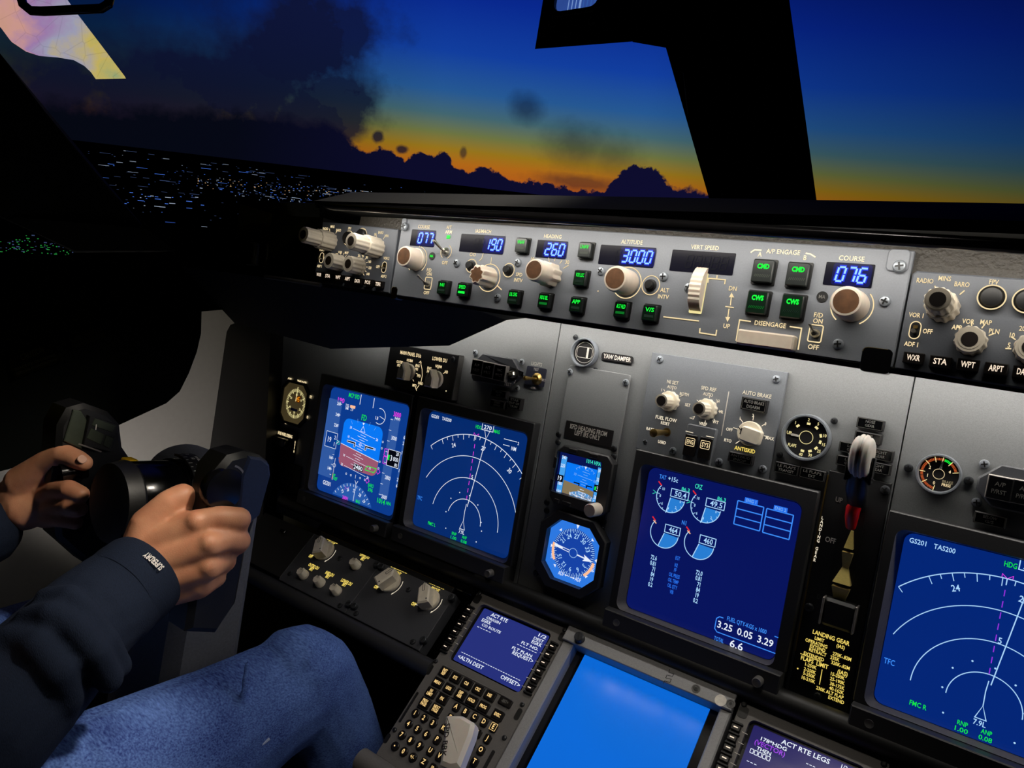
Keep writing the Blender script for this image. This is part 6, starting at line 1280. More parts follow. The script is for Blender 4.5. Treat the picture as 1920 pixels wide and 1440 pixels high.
for i in range(24): lamp(rnd.uniform(-27, -22), rnd.uniform(-3.9, -2.9), rnd.choice((2, 5, 9)), .9, rnd.choice(('town_blue', 'town_white')))
for i in range(120): lamp(rnd.uniform(-35, -30), rnd.gauss(-7.1, .35), rnd.choice((1.5, 2, 4)), rnd.uniform(.5, 1.4), rnd.choice(('town_green', 'town_green', 'town_dim')))
for az, el, wd, mm in ((-33, -5.3, 16, 'town_white'), (-32, -5.55, 14, 'town_green'), (-30.9, -5.5, 8, 'town_warm'), (-30.3, -5.75, 14, 'town_white'), (-29.9, -5.75, 10, 'town_blue'), (-31.2, -7.95, 22, 'town_orange'), (-30.6, -8.5, 8, 'town_white')): lamp(az, el, wd, 3, mm)
to = bpy.data.objects.new('town_lights', tb.mesh('town_lights')); COL.objects.link(to); tag(to, 'scattered white, blue and green town lights on the dark ground', 'town lights', kind='stuff')

wd = bpy.data.worlds.new('dusk'); sc.world = wd; wd.use_nodes = True; nt = wd.node_tree; bg = nt.nodes['Background']
def M_(op, a, b=None, c=None):
    n = nt.nodes.new('ShaderNodeMath'); n.operation = op
    for i, x in enumerate((a, b, c)):
        if x is None: continue
        if hasattr(x, 'links'): nt.links.new(x, n.inputs[i])
        else: n.inputs[i].default_value = x
    return n.outputs[0]
def dot(v):
    n = nt.nodes.new('ShaderNodeVectorMath'); n.operation = 'DOT_PRODUCT'; nt.links.new(tc.outputs['Generated'], n.inputs[0]); n.inputs[1].default_value = v; return n.outputs['Value']
tc = nt.nodes.new('ShaderNodeTexCoord')
dz, dx, dy = dot(UP), dot(RT), dot(FW)
DEG = 180 / PI
el_ = M_('MULTIPLY', M_('ARCSINE', dz), DEG); az_ = M_('MULTIPLY', M_('ARCTAN2', dx, dy), DEG)
cb_ = nt.nodes.new('ShaderNodeCombineXYZ'); nt.links.new(az_, cb_.inputs[0]); nt.links.new(el_, cb_.inputs[1])
def noise(sc_, det, rough=.55, off=0):
    n = nt.nodes.new('ShaderNodeTexNoise'); n.inputs['Scale'].default_value = sc_; n.inputs['Detail'].default_value = det; n.inputs['Roughness'].default_value = rough
    mp = nt.nodes.new('ShaderNodeMapping'); mp.inputs['Location'].default_value = (off, off * .7, off * .3); nt.links.new(cb_.outputs[0], mp.inputs[0]); nt.links.new(mp.outputs[0], n.inputs['Vector']); return n.outputs['Fac']
ramp = nt.nodes.new('ShaderNodeValToRGB'); el_n = M_('MULTIPLY_ADD', el_, 1 / 18, 2 / 18); nt.links.new(el_n, ramp.inputs[0])
ST = [(-2, (60, 34, 24)), (.4, (176, 88, 26)), (1.4, (176, 102, 24)), (2.4, (150, 116, 28)), (3.5, (108, 116, 66)), (4.8, (66, 102, 112)), (6.4, (38, 88, 146)), (9, (18, 62, 158)), (12.5, (9, 40, 142)), (16, (5, 24, 108))]
while len(ramp.color_ramp.elements) < len(ST): ramp.color_ramp.elements.new(.5)
for e, (p, c) in zip(ramp.color_ramp.elements, ST): e.position = (p + 2) / 18; e.color = (*lin(c), 1)
def curve(x, pts, sx=80, ox=40, sy=1):
    n = nt.nodes.new('ShaderNodeFloatCurve'); c = n.mapping.curves[0]
    P = [((a + ox) / sx, b / sy) for a, b in pts]
    c.points[0].location = P[0]; c.points[1].location = P[-1]
    for q in P[1:-1]: c.points.new(*q)
    for q in c.points: q.handle_type = 'VECTOR'
    n.mapping.update(); nt.links.new(M_('MULTIPLY_ADD', x, 1 / sx, ox / sx), n.inputs['Value']); return n.outputs[0]
bright = curve(az_, [(-40, .1), (-28, .16), (-20, .35), (-13, .75), (-6, 1), (9, 1), (14, .8), (22, .62), (34, .38), (40, .3)])
def sat_(x): return M_('MINIMUM', M_('MAXIMUM', x, 0), 1)
n1, n2, n3 = noise(.22, 6, .6), noise(.9, 7, .6, 13), noise(.12, 4, .5, 40)
# low cumulus line: top elevation against azimuth
tops = curve(az_, [(-40, 2.2), (-28, 2.6), (-20, 3.4), (-14, 3.5), (-12.8, 3.0), (-12.2, 2.3), (-10.8, 1.5), (-9.9, 2.0), (-8.1, 1.25), (-7.5, 1.8), (-5.2, 2.2), (-4.5, 1.35), (-3.3, 1.0), (-2.3, 1.45), (-1, 1.3), (0, .8), (1.2, .75), (3, .55), (5.1, .6), (7, .75), (7.5, 2.0), (8.6, 2.7), (9.7, 2.9), (11, 2.4), (12, 1.4), (13.3, 1.7), (15, 1.1), (18, .9), (24, 1.2), (30, .5), (40, .3)], sy=5)
edge = M_('ADD', M_('MULTIPLY', tops, 5), M_('MULTIPLY', M_('SUBTRACT', n2, .5), 1.9))
soft = curve(az_, [(-40, 1.2), (-14, .9), (-11, .2), (10, .12), (13, .3), (40, .3)], sy=2)
bank = sat_(M_('DIVIDE', M_('SUBTRACT', edge, el_), M_('MULTIPLY', soft, 2)))
def blob(a, e, ra, re, s, hard=.5, nz=n1, k=2.4):
    u = M_('MULTIPLY', M_('SUBTRACT', az_, a), 1 / ra); v = M_('MULTIPLY', M_('SUBTRACT', el_, e), 1 / re)
    d = M_('SQRT', M_('ADD', M_('MULTIPLY', u, u), M_('MULTIPLY', v, v)))
    d = M_('ADD', d, M_('MULTIPLY', M_('SUBTRACT', nz, .5), k))
    return M_('MULTIPLY', sat_(M_('DIVIDE', M_('SUBTRACT', 1 + hard / 2, d), hard)), s)
cover = None
for q in ((-15.2, 7.8, 4.8, 4.2, .97, .8), (-19.5, 4.6, 7, 3.6, .95, .9), (-15.5, 3.4, 3.2, 2.4, .95, .8), (-12.6, 9.0, 2.4, 2.2, .9, .5), (-25, 2.6, 9, 3.6, .9, .8), (-13.6, 4.6, 2.6, 3.2, .9, .6), (-30, .5, 12, 3.2, .85, .8)):
    o_ = blob(*q); cover = o_ if cover is None else M_('MAXIMUM', cover, o_)
for q in ((.4, 5.9, 1.1, .95, .62, 1.1, n2, .9), (4.4, 3.7, 2.0, 1.3, .5, 1.4, n2, 1.2), (7.2, 3.3, 1.7, 1.1, .4, 1.4, n2, 1.2), (-10.25, 2.6, .42, .42, .9, .6, n2, 1.2), (-8.4, 1.95, .42, .3, .9, .6, n2, 1.2), (-3.9, 2.25, .22, .38, .7, .8, n2, 1.2), (5, 1.1, 3.2, .5, .6, 1, n2, 1.0)): cover = M_('MAXIMUM', cover, blob(*q))
dark = nt.nodes.new('ShaderNodeMix'); dark.data_type = 'RGBA'
lit = nt.nodes.new('ShaderNodeVectorMath'); lit.operation = 'SCALE'; nt.links.new(ramp.outputs[0], lit.inputs[0]); nt.links.new(bright, lit.inputs['Scale'])
crc = nt.nodes.new('ShaderNodeValToRGB'); nt.links.new(M_('MULTIPLY_ADD', el_, .09, .1), crc.inputs[0]); crc.color_ramp.elements[0].color = (*lin((9, 10, 30)), 1); crc.color_ramp.elements[1].color = (*lin((14, 20, 52)), 1)
nt.links.new(cover, dark.inputs['Factor']); nt.links.new(lit.outputs[0], dark.inputs['A']); nt.links.new(crc.outputs[0], dark.inputs['B'])
d2 = nt.nodes.new('ShaderNodeMix'); d2.data_type = 'RGBA'
bankc = nt.nodes.new('ShaderNodeMix'); bankc.data_type = 'RGBA'; nt.links.new(curve(az_, [(-40, 0), (-20, .1), (-8, .8), (12, 1), (40, 1)]), bankc.inputs['Factor']); bankc.inputs['A'].default_value = (*lin((5, 8, 16)), 1); bankc.inputs['B'].default_value = (*lin((14, 13, 46)), 1)
nt.links.new(bank, d2.inputs['Factor']); nt.links.new(dark.outputs['Result'], d2.inputs['A']); nt.links.new(bankc.outputs['Result'], d2.inputs['B'])
nt.links.new(d2.outputs['Result'], bg.inputs[0]); bg.inputs[1].default_value = 1.0

# ---------------------------------------------------------------- lamps of the flight deck, plus two added unseen fill spots
def area(name, p, d, sx, sy, e, col=(1, .9, .74), spread=180):
    l = bpy.data.lights.new(name, 'AREA'); l.shape = 'RECTANGLE'; l.size = sx; l.size_y = sy; l.energy = e; l.color = col; l.spread = math.radians(spread)
    o = bpy.data.objects.new(name, l); COL.objects.link(o)
    z = -Vector(d).normalized(); x = Vector((1, 0, 0)); y = z.cross(x).normalized(); x = y.cross(z)
    o.matrix_world = P2W @ Matrix(((x.x, y.x, z.x, p[0]), (x.y, y.y, z.y, p[1]), (x.z, y.z, z.z, p[2]), (0, 0, 0, 1))); return o
area('glareshield_flood_lamp', (.2, .2205, .322), (0, -.75, -.65), .9, .008, .55, (1, .94, .84))
area('panel_flood_lamp', (.08, .172, .043), (0, -1, -.1), 1.2, .015, 1.5, (1, .95, .87))
def spot(name, p, tgt, e, ang, blend=.6, r=.05, col=(1, .9, .76)):
    l = bpy.data.lights.new(name, 'SPOT'); l.energy = e; l.spot_size = math.radians(ang); l.spot_blend = blend; l.shadow_soft_size = r; l.color = col
    o = bpy.data.objects.new(name, l); COL.objects.link(o); a, t = Wp(p), Wp(tgt); o.location = a; o.rotation_euler = (t - a).to_track_quat('-Z', 'Y').to_euler(); return o
spot('overhead_dome_lamp', (.15, .76, .76), (-.05, -.3, .25), 7.5, 50, .7)
spot('wall_fill_spot', (-.80, -.34, .10), (-1.11, -.08, -.02), 2.8, 120, .6, .05, (1, .94, .9))  # added unseen spot that brightens the grey side wall
spot('hand_fill_spot', (.12, .55, .30), (-.42, -.12, .36), 30, 44, .8, .04, (1, .9, .76))  # added unseen spot, aimed to brighten the hands

# ================================================================ control column and yoke
FY = Frame((0, 0, 0), (0, 1, 0), (1, 0, 0))                    # seen from the aisle: x = forward (-w), y = v, z = u
def bpath(pts): return pts
cc = thing('control_column', 'dark grey control column with rounded top, rising beside the knee', 'control column', FY, (-.30, -.35, -.484))
b = MB()
# housing: rounded head running forward, then a tapering post down to the floor
ys = -.135
sec = [(-.315, -.9), (-.315, ys)]
head = rr(-.262, -.135, .098, .108, .052, 8)
pro = [(-.325, -.62), (-.2135, -.62), (-.2135, -.115)] + [(-.2625 + .049 * math.cos(math.radians(a)), -.118 + .034 * math.sin(math.radians(a))) for a in range(10, 171, 10)] + [(-.3115, -.115), (-.318, -.30)]
b.slab(pro, -.545, -.423, 'column_grey', .016); part('housing', b, cc)
b = MB(); b.X = Matrix.Translation((-.3115, -.139, -.484)) @ Matrix.Rotation(PI / 2, 4, 'Y')
b.lathe(0, 0, [(.045, -.058), (.0475, -.054), (.0475, -.004), (.05, -.002), (.05, .006)], 'gloss_black', 40); b.X = None; part('hub_sleeve', b, cc)
b = MB(); R0 = .0555; nA = 16; vs = []; fs = []
arcp = [math.radians(98 - 95 * i / nA) for i in range(nA + 1)]
cx0, cy0, cz0 = -.2985, -.139, -.484
for a in arcp:
    for xx in (-.0105, .0105): vs.append((cx0 + xx, cy0 + R0 * math.sin(a), cz0 + R0 * math.cos(a)))
    for xx in (.0105, -.0105): vs.append((cx0 + xx, cy0 + (R0 - .003) * math.sin(a), cz0 + (R0 - .003) * math.cos(a)))
for i in range(nA):
    for j in range(4): fs.append((i * 4 + j, i * 4 + (j + 1) % 4, i * 4 + 4 + (j + 1) % 4, i * 4 + 4 + j))
fs += [(0, 1, 2, 3), (nA * 4 + 3, nA * 4 + 2, nA * 4 + 1, nA * 4)]
b.add(vs, fs, 'black')
def curved(t, a, dx, h, rotq=0):
    """lettering wrapped on the degree scale"""
    s_ = MB(); s_.T(t, (0, 0), h, 'print_white', 0, sx=.8)
    out = []
    for x, y, z in s_.v:
        X_, Y_ = -y + dx, -x                                   # turned a quarter so it reads along the arc
        aa = a - Y_ / R0 * -1
        out.append((cx0 + X_, cy0 + (R0 + .0006) * math.sin(aa), cz0 + (R0 + .0006) * math.cos(aa)))
    b.add(out, s_.f, 'print_white')
for i, t in enumerate(('0', '10', '20', '30', '40', '50')): curved(t, math.radians(88 - 14.5 * i), .0005, .0042)
curved('WHEEL DEGREES', math.radians(62), .0068, .0038)
for i in range(13):
    a = math.radians(92 - 7 * i); L = .005 if i % 2 == 0 else .003
    vs = [(cx0 - .0098 + k * L, cy0 + (R0 + .0006) * math.sin(a + d), cz0 + (R0 + .0006) * math.cos(a + d)) for k in (0, 1) for d in (-.007, .007)]
    b.add(vs, [(0, 1, 3, 2)], 'print_white')
part('degree_scale', b, cc)

yk = thing('yoke', 'black yoke wheel with two upright horns and yellow tab, held by both hands', 'yoke', FY, (-.35, -.13, -.484))
b = MB(); b.X = Matrix.Translation((-.366, -.139, -.484)) @ Matrix.Rotation(PI / 2, 4, 'Y'); b.lathe(0, 0, [(.03, -.022), (.046, -.019), (.0495, -.002), (.047, .002)], 'yoke_black', 32); b.X = None
part('hub', b, yk)
def horn(z, name='horn', navy=True):
    b = MB()
    out = [(-.372, -.235), (-.335, -.245), (-.315, -.215), (-.312, -.15), (-.302, -.10), (-.2965, -.07), (-.300, -.056), (-.312, -.048), (-.333, -.043), (-.352, -.047), (-.364, -.062), (-.368, -.10), (-.372, -.15)]
    b.slab(out[::-1] if False else out, z - .019, z + .019, 'yoke_black', .006)
    return part(name, b, yk)
horn(-.335); 
b = MB(); b.slab([(-.3315, -.135), (-.3045, -.115), (-.2985, -.07), (-.302, -.058), (-.314, -.050), (-.330, -.0475), (-.336, -.07)], -.321, -.3135, 'yoke_navy', .0025); part('horn_side_cover', b, yk, 'navy side cover')
b = MB(); b.arc(-.3505, -.078, .021, -60, 75, .0022, -.3152, 'edge_steel'); b.X = Matrix.Translation((-.352, -.083, -.327)); b.lathe(0, 0, [(.023, 0), (.024, .008), (.022, .0118), (.014, .0122)], 'gloss_black', 32); b.X = None; part('horn_face', b, yk)
# far horn: broad black body with glossy chart-clip plates on top
b = MB()
out = [(-0.3348,-0.2604), (-0.2863,-0.2302), (-0.286,-0.1629), (-0.2964,-0.1194), (-0.3094,-0.103), (-0.3171,-0.0719), (-0.3346,-0.055), (-0.3658,-0.0447), (-0.3852,-0.0514), (-0.3937,-0.0732), (-0.3918,-0.1084), (-0.3926,-0.1422), (-0.377,-0.2192)]
b.slab(out, -.655, -.612, 'yoke_black', .006); part('horn', b, yk)
b = MB(); b.slab([(-0.3864,-0.0922), (-0.3635,-0.1035), (-0.3585,-0.0708), (-0.3711,-0.0538), (-0.3801,-0.0527)], -.613, -.609, 'yoke_gloss', .001); part('clip_plate', b, yk)
b = MB(); b.slab([(-0.3652,-0.0976), (-0.3295,-0.1066), (-0.3235,-0.0697), (-0.3624,-0.059)], -.613, -.604, 'yoke_black', .001); b.slab([(-0.3628,-0.0875), (-0.3432,-0.0968), (-0.3411,-0.0827), (-0.3587,-0.0744)], -.605, -.6032, 'yoke_gloss', .0006); b.slab([(-0.3412,-0.0968), (-0.3331,-0.1019), (-0.3282,-0.0878), (-0.339,-0.0835)], -.605, -.6032, 'yoke_gloss', .0006); b.slab([(-0.3585,-0.071), (-0.3312,-0.0806), (-0.3276,-0.0714), (-0.3557,-0.0619)], -.605, -.6032, 'yoke_gloss', .0006)
b.line([(-0.3718,-0.0945), (-0.3423,-0.1054)], .0018, -.6025, 'edge_steel'); b.line([(-0.3532,-0.0765), (-0.3534,-0.0695)], .0012, -.6025, 'print_white'); part('checklist_clip', b, yk)
b = MB(); p = (-0.377,-0.1328); b.tube([(p[0] - .01, p[1], -.606), (p[0] + .018, p[1] + .006, -.602)], .012, 'gloss_black', 16); part('trim_switch', b, yk)
b = MB(); b.hexa([(-.345, -.20, -.612), (-.305, -.20, -.612), (-.305, -.15, -.612), (-.345, -.15, -.612)], [(-.36, -.195, -.335), (-.325, -.19, -.335), (-.325, -.15, -.335), (-.36, -.15, -.335)], 'yoke_black'); part('crossbar', b, yk)
b = MB(); q = (-0.5248,-0.1122,0.3474); q = (-q[2], q[1], q[0]); b.slab(rr(q[0], q[1], .017, .022, .006), q[2] - .012, q[2] + .006, 'yellow', .003); b.slab(rr(q[0] + .004, q[1] + .011, .014, .007, .002), q[2] - .012, q[2] + .004, 'yellow', .001); part('release_tab', b, yk, 'yellow tab')

# ================================================================ the pilot
def skinmat(name, c1, c2, c3):
    m = bpy.data.materials.new(name); m.use_nodes = True; nt = m.node_tree; bs = nt.nodes['Principled BSDF']
    tc = N(nt, 'ShaderNodeTexCoord'); n1 = N(nt, 'ShaderNodeTexNoise'); n1.inputs['Scale'].default_value = 34; n1.inputs['Detail'].default_value = 5; nt.links.new(tc.outputs['Object'], n1.inputs['Vector'])
    cr = N(nt, 'ShaderNodeValToRGB'); e = cr.color_ramp.elements; e[0].position = .3; e[0].color = (*lin(c1), 1); e[1].position = .7; e[1].color = (*lin(c3), 1); k = cr.color_ramp.elements.new(.5); k.color = (*lin(c2), 1)
    nt.links.new(n1.outputs['Fac'], cr.inputs[0]); nt.links.new(cr.outputs[0], bs.inputs['Base Color'])
    bs.inputs['Roughness'].default_value = .5; bs.inputs['Subsurface Weight'].default_value = .12; bs.inputs['Subsurface Scale'].default_value = .004; bs.inputs['Subsurface Radius'].default_value = (1, .35, .2)
    n2 = N(nt, 'ShaderNodeTexVoronoi'); n2.inputs['Scale'].default_value = 700; nt.links.new(tc.outputs['Object'], n2.inputs['Vector'])
    n3 = N(nt, 'ShaderNodeTexNoise'); n3.inputs['Scale'].default_value = 160; nt.links.new(tc.outputs['Object'], n3.inputs['Vector'])
    ad = N(nt, 'ShaderNodeMath'); ad.operation = 'ADD'; nt.links.new(n2.outputs['Distance'], ad.inputs[0]); nt.links.new(n3.outputs['Fac'], ad.inputs[1])
    bp = N(nt, 'ShaderNodeBump'); bp.inputs['Strength'].default_value = .09; bp.inputs['Distance'].default_value = .0008; nt.links.new(ad.outputs[0], bp.inputs['Height']); nt.links.new(bp.outputs[0], bs.inputs['Normal'])
    MATS[name] = m
skinmat('skin', (196, 132, 100), (208, 146, 112), (218, 158, 122))
surf('nail', (215, 165, 140), .3, scale=200, var=.04, bump=.03)
surf('navy_knit', (20, 28, 44), .9, scale=500, var=.25, bump=.5, spec=.15, stretch=(1, 1, 3), bdist=.001)
surf('print_patch', (205, 200, 195), .7, scale=300, bump=.1)
m = bpy.data.materials.new('denim'); m.use_nodes = True; nt = m.node_tree; bs = nt.nodes['Principled BSDF']; bs.inputs['Roughness'].default_value = .85; bs.inputs['Specular IOR Level'].default_value = .2
tc = N(nt, 'ShaderNodeTexCoord'); mp = N(nt, 'ShaderNodeMapping'); mp.inputs['Rotation'].default_value = (.3, .5, .9); mp.inputs['Scale'].default_value = (120, 800, 500); nt.links.new(tc.outputs['Object'], mp.inputs[0])
na = N(nt, 'ShaderNodeTexNoise'); na.inputs['Scale'].default_value = 1; na.inputs['Detail'].default_value = 3; nt.links.new(mp.outputs[0], na.inputs['Vector'])
nb = N(nt, 'ShaderNodeTexNoise'); nb.inputs['Scale'].default_value = 14; nb.inputs['Detail'].default_value = 5; nt.links.new(tc.outputs['Object'], nb.inputs['Vector'])
ad = N(nt, 'ShaderNodeMath'); ad.operation = 'MULTIPLY_ADD'; ad.inputs[1].default_value = .55; nt.links.new(na.outputs['Fac'], ad.inputs[0]); sb_ = N(nt, 'ShaderNodeMath'); sb_.operation = 'MULTIPLY'; sb_.inputs[1].default_value = .45; nt.links.new(nb.outputs['Fac'], sb_.inputs[0]); nt.links.new(sb_.outputs[0], ad.inputs[2])
cr = N(nt, 'ShaderNodeValToRGB'); e = cr.color_ramp.elements; e[0].position = .33; e[0].color = (*lin((28, 44, 108)), 1); e[1].position = .7; e[1].color = (*lin((104, 138, 208)), 1)
nt.links.new(ad.outputs[0], cr.inputs[0]); nt.links.new(cr.outputs[0], bs.inputs['Base Color'])
bp = N(nt, 'ShaderNodeBump'); bp.inputs['Strength'].default_value = .4; bp.inputs['Distance'].default_value = .0008; nt.links.new(na.outputs['Fac'], bp.inputs['Height']); nt.links.new(bp.outputs[0], bs.inputs['Normal']); MATS['denim'] = m
surf('seam_thread', (150, 165, 200), .8, scale=300, bump=.1)

def sph(b, c, r, m, n=14, sc3=(1, 1, 1)):
    vs = []; fs = []; h = n // 2
    for i in range(h + 1):
        t = PI * i / h
        for j in range(n): q = 2 * PI * j / n; vs.append((c[0] + r * sc3[0] * math.sin(t) * math.cos(q), c[1] + r * sc3[1] * math.sin(t) * math.sin(q), c[2] + r * sc3[2] * math.cos(t)))
    for i in range(h):
        for j in range(n): fs.append((i * n + j, i * n + (j + 1) % n, (i + 1) * n + (j + 1) % n, (i + 1) * n + j))
    b.add(vs, fs, m)
def limb(b, pts, m, n=16):
    """chain of (point, radius) joints: tapered bars with a ball at every joint"""
    for p, r in pts: sph(b, p, r, m)
    for (p, r), (q, s) in zip(pts, pts[1:]): b.tube([p, q], [r, s], m, n)
def merged(name, b, root, vox, it, label=None):
    """fuse overlapping shapes into one continuous smooth surface"""
    me = b.mesh(name, ORG[root.name]); o = bpy.data.objects.new(name, me); COL.objects.link(o)
    r = o.modifiers.new('r', 'REMESH'); r.mode = 'VOXEL'; r.voxel_size = vox; r.use_smooth_shade = True
    s = o.modifiers.new('s', 'SMOOTH'); s.factor = .5; s.iterations = it
    bpy.context.view_layer.update()
    dg = bpy.context.evaluated_depsgraph_get(); m2 = bpy.data.meshes.new_from_object(o.evaluated_get(dg))
    o.modifiers.clear(); o.data = m2; m2.name = name; bpy.data.meshes.remove(me)
    m2.materials.clear(); m2.materials.append(MATS[b.names[0]]); m2.polygons.foreach_set('use_smooth', [True] * len(m2.polygons))
    o.parent = root; ORG[o.name] = ORG[root.name]
    if label: o['label'] = label
    return o
pn = thing('person', 'seated person in navy sweatshirt and jeans holding the yoke with both hands', 'person', FM, (-.45, -.40, .55))
b = MB(); S_ = 'skin'
WR, EL, SH = (-0.362,-0.1824,0.4024), (-0.3004,-0.2758,0.5667), (-.30, -.03, .80)
# right arm and hand
limb(b, [(SH, .05), (EL, .042), ((-0.341,-0.2181,0.4694), .036), (WR, .031)], S_)
K = [(-0.3227,-0.1185,0.3746), (-0.3041,-0.1365,0.3687), (-0.3054,-0.1618,0.3651), (-0.3188,-0.1875,0.3638)]
C_ = [(-0.3632,-0.1554,0.4016), (-0.3469,-0.1648,0.4005), (-0.3433,-0.1809,0.399), (-0.3516,-0.1984,0.396)]
for c, k, r0, r1 in zip(C_, K, (.021, .021, .021, .02), (.0145, .0145, .014, .0132)): limb(b, [(WR, .027), (c, r0), (k, r1)], S_)
limb(b, [(C_[1], .022), ((-0.3405,-0.157,0.3821), .021), (K[1], .0145)], S_); limb(b, [(C_[2], .022), ((-0.3387,-0.1797,0.3797), .02), (K[2], .0145)], S_)
for k in K: sph(b, tuple(Vector(k) + Vector((.0035, .003, .004))), .0112, S_)
limb(b, [(K[0], .014), ((-0.3101,-0.111,0.3579), .0125), ((-0.3021,-0.1122,0.3401), .0128), ((-0.3221,-0.1263,0.3257), .0112), ((-0.3454,-0.1349,0.323), .0095)], S_)
limb(b, [(K[1], .014), ((-0.3022,-0.1335,0.3513), .0125), ((-0.3017,-0.1364,0.3364), .0125), ((-0.3242,-0.1496,0.3212), .0112), ((-0.3479,-0.1567,0.3212), .0098)], S_)
limb(b, [(K[2], .0138), ((-0.3112,-0.1596,0.3494), .0122), ((-0.3186,-0.1636,0.3377), .012), ((-0.3409,-0.1759,0.326), .0108), ((-0.3601,-0.1806,0.3263), .0095)], S_)
limb(b, [(K[3], .013), ((-0.3205,-0.1825,0.3487), .0112), ((-0.3257,-0.1834,0.339), .0108), ((-0.3451,-0.1948,0.3301), .0098), ((-0.3602,-0.1985,0.3299), .0085)], S_)
limb(b, [((-0.3681,-0.1621,0.4055), .022), ((-0.3688,-0.1314,0.4004), .019), ((-0.3582,-0.1064,0.3866), .0152), ((-0.3542,-0.0981,0.3759), .0138), ((-0.3564,-0.1078,0.3634), .0115)], S_)
limb(b, [((-0.3643,-0.139,0.3977), .017), ((-0.3518,-0.1289,0.3798), .016), (K[0], .013)], S_)
# left arm and hand behind the far horn
LS, LE, LW = (-.68, -.03, .82), (-.86, -.22, .56), (-0.7134,-0.2096,0.4002)
limb(b, [(SH, .05), ((-.49, -.05, .82), .09), (LS, .05), (LE, .042), (LW, .03)], S_)
limb(b, [(LW, .029), ((-0.6868,-0.1782,0.3918), .03), ((-0.668,-0.1528,0.3832), .027)], S_); limb(b, [(LW, .028), ((-0.6698,-0.195,0.3932), .027), ((-0.6493,-0.1803,0.3779), .022)], S_)
limb(b, [((-0.6782,-0.1616,0.397), .024), ((-0.6425,-0.1276,0.3882), .0165), ((-0.6174,-0.1111,0.3818), .0142), ((-0.5939,-0.113,0.374), .0122), ((-0.5848,-0.1151,0.3702), .0105)], S_)
limb(b, [((-0.6554,-0.178,0.382), .0165), ((-0.6172,-0.1563,0.3844), .0128), ((-0.5861,-0.1486,0.3829), .0122), ((-0.5704,-0.1512,0.3757), .0105)], S_)
limb(b, [((-0.6504,-0.1911,0.3793), .0155), ((-0.6081,-0.1747,0.3828), .0122), ((-0.5818,-0.168,0.3811), .0115), ((-0.5695,-0.1699,0.375), .0098)], S_)
limb(b, [((-0.6487,-0.2013,0.3787), .0145), ((-0.6149,-0.1934,0.379), .0112), ((-0.5883,-0.1883,0.3783), .0105), ((-0.5782,-0.1894,0.3737), .009)], S_)
limb(b, [((-0.6604,-0.1544,0.3841), .0165), ((-0.6333,-0.1413,0.3765), .0125), ((-0.6296,-0.1432,0.3618), .0115), ((-0.6426,-0.1493,0.3468), .01)], S_)
# trunk, neck and head (outside the picture, to the pilot's side)
limb(b, [((-.49, -.42, .78), .13), ((-.49, -.25, .80), .125), ((-.49, -.08, .82), .12), ((-.49, .06, .81), .055), ((-.49, .12, .80), .052)], S_)
sph(b, (-.49, .22, .79), .1, S_, 20, (.8, 1.18, .95)); sph(b, (-.49, .205, .685), .016, S_, 10, (.8, 1.4, 1)); 
for sg in (-1, 1): sph(b, (-.49 + sg * .083, .215, .80), .022, S_, 10, (.4, 1.3, .9))
limb(b, [((-.42, -.43, .72), .07), ((-0.322,-0.3672,0.3304), .055), ((-0.3063,-0.329,0.2069), .046), ((-0.283,-0.4575,0.1371), .042)], S_)
limb(b, [((-.56, -.43, .72), .07), ((-.67, -.40, .32), .06), ((-.69, -.38, .16), .05), ((-.69, -.60, .06), .045)], S_)
merged('body', b, pn, .0026, 5)
b = MB(); sph(b, (-.49, .25, .81), .1, 'yoke_black', 20, (.86, 1.0, 1.0)); part('hair', b, pn)
def nail(p, ax, up, w=.0048, l=.0068):
    b = MB(); z = Vector(up).normalized(); y = Vector(ax); y = (y - z * y.dot(z)).normalized(); x = y.cross(z)
    b.X = Matrix(((x.x, y.x, z.x, p[0]), (x.y, y.y, z.y, p[1]), (x.z, y.z, z.z, p[2]), (0, 0, 0, 1))); b.slab(rr(0, 0, w * 2, l * 1.6, .004), -.0012, .0008, 'nail', .0006); b.X = None; part('fingernail', b, pn)
nail((-0.5785,-0.1087,0.3763), Vector((-0.5775,-0.114,0.3723)) - Vector((-0.5968,-0.1094,0.377)), Vector((-0.5686,-0.1037,0.3813)) - Vector((-0.5932,-0.117,0.3713)))
# sweatshirt
b = MB(); S_ = 'navy_knit'
CU = (-0.3527,-0.1785,0.4079)
limb(b, [(SH, .075), ((-0.3613,-0.2554,0.5838), .066), (EL, .06), ((-0.3207,-0.2405,0.5115), .054), ((-0.3365,-0.2068,0.4655), .049)], S_)
limb(b, [((-0.3365,-0.2068,0.4655), .049), ((-0.3495,-0.1924,0.4309), .0475)], S_)
cdir = (Vector(CU) - Vector((-0.3365,-0.2068,0.4655))).normalized()
c1 = Vector(CU) - cdir * .012
b.tube([(-0.3437,-0.2001,0.4457), tuple(c1)], [.048, .0455], S_, 28)
def fold(pts, r): limb(b, [(p, r) for p in pts], S_, 10)
fold([(-0.3296,-0.1765,0.5078), (-0.3087,-0.1691,0.4988), (-0.2879,-0.1792,0.4909), (-0.2728,-0.2007,0.4791), (-0.2764,-0.2315,0.4615)], .011)
fold([(-0.3236,-0.19,0.5228), (-0.2989,-0.1786,0.5169), (-0.2753,-0.1847,0.5068), (-0.262,-0.2054,0.4926), (-0.2632,-0.2343,0.4769)], .012)
fold([(-0.3178,-0.2036,0.5378), (-0.2831,-0.1967,0.5314), (-0.2651,-0.2159,0.5199), (-0.271,-0.2454,0.5075), (-0.2835,-0.2706,0.5056)], .014)
limb(b, [((-.49, -.42, .80), .17), ((-.49, -.25, .82), .165), ((-.49, -.06, .83), .14), ((-.49, .03, .82), .075)], S_)
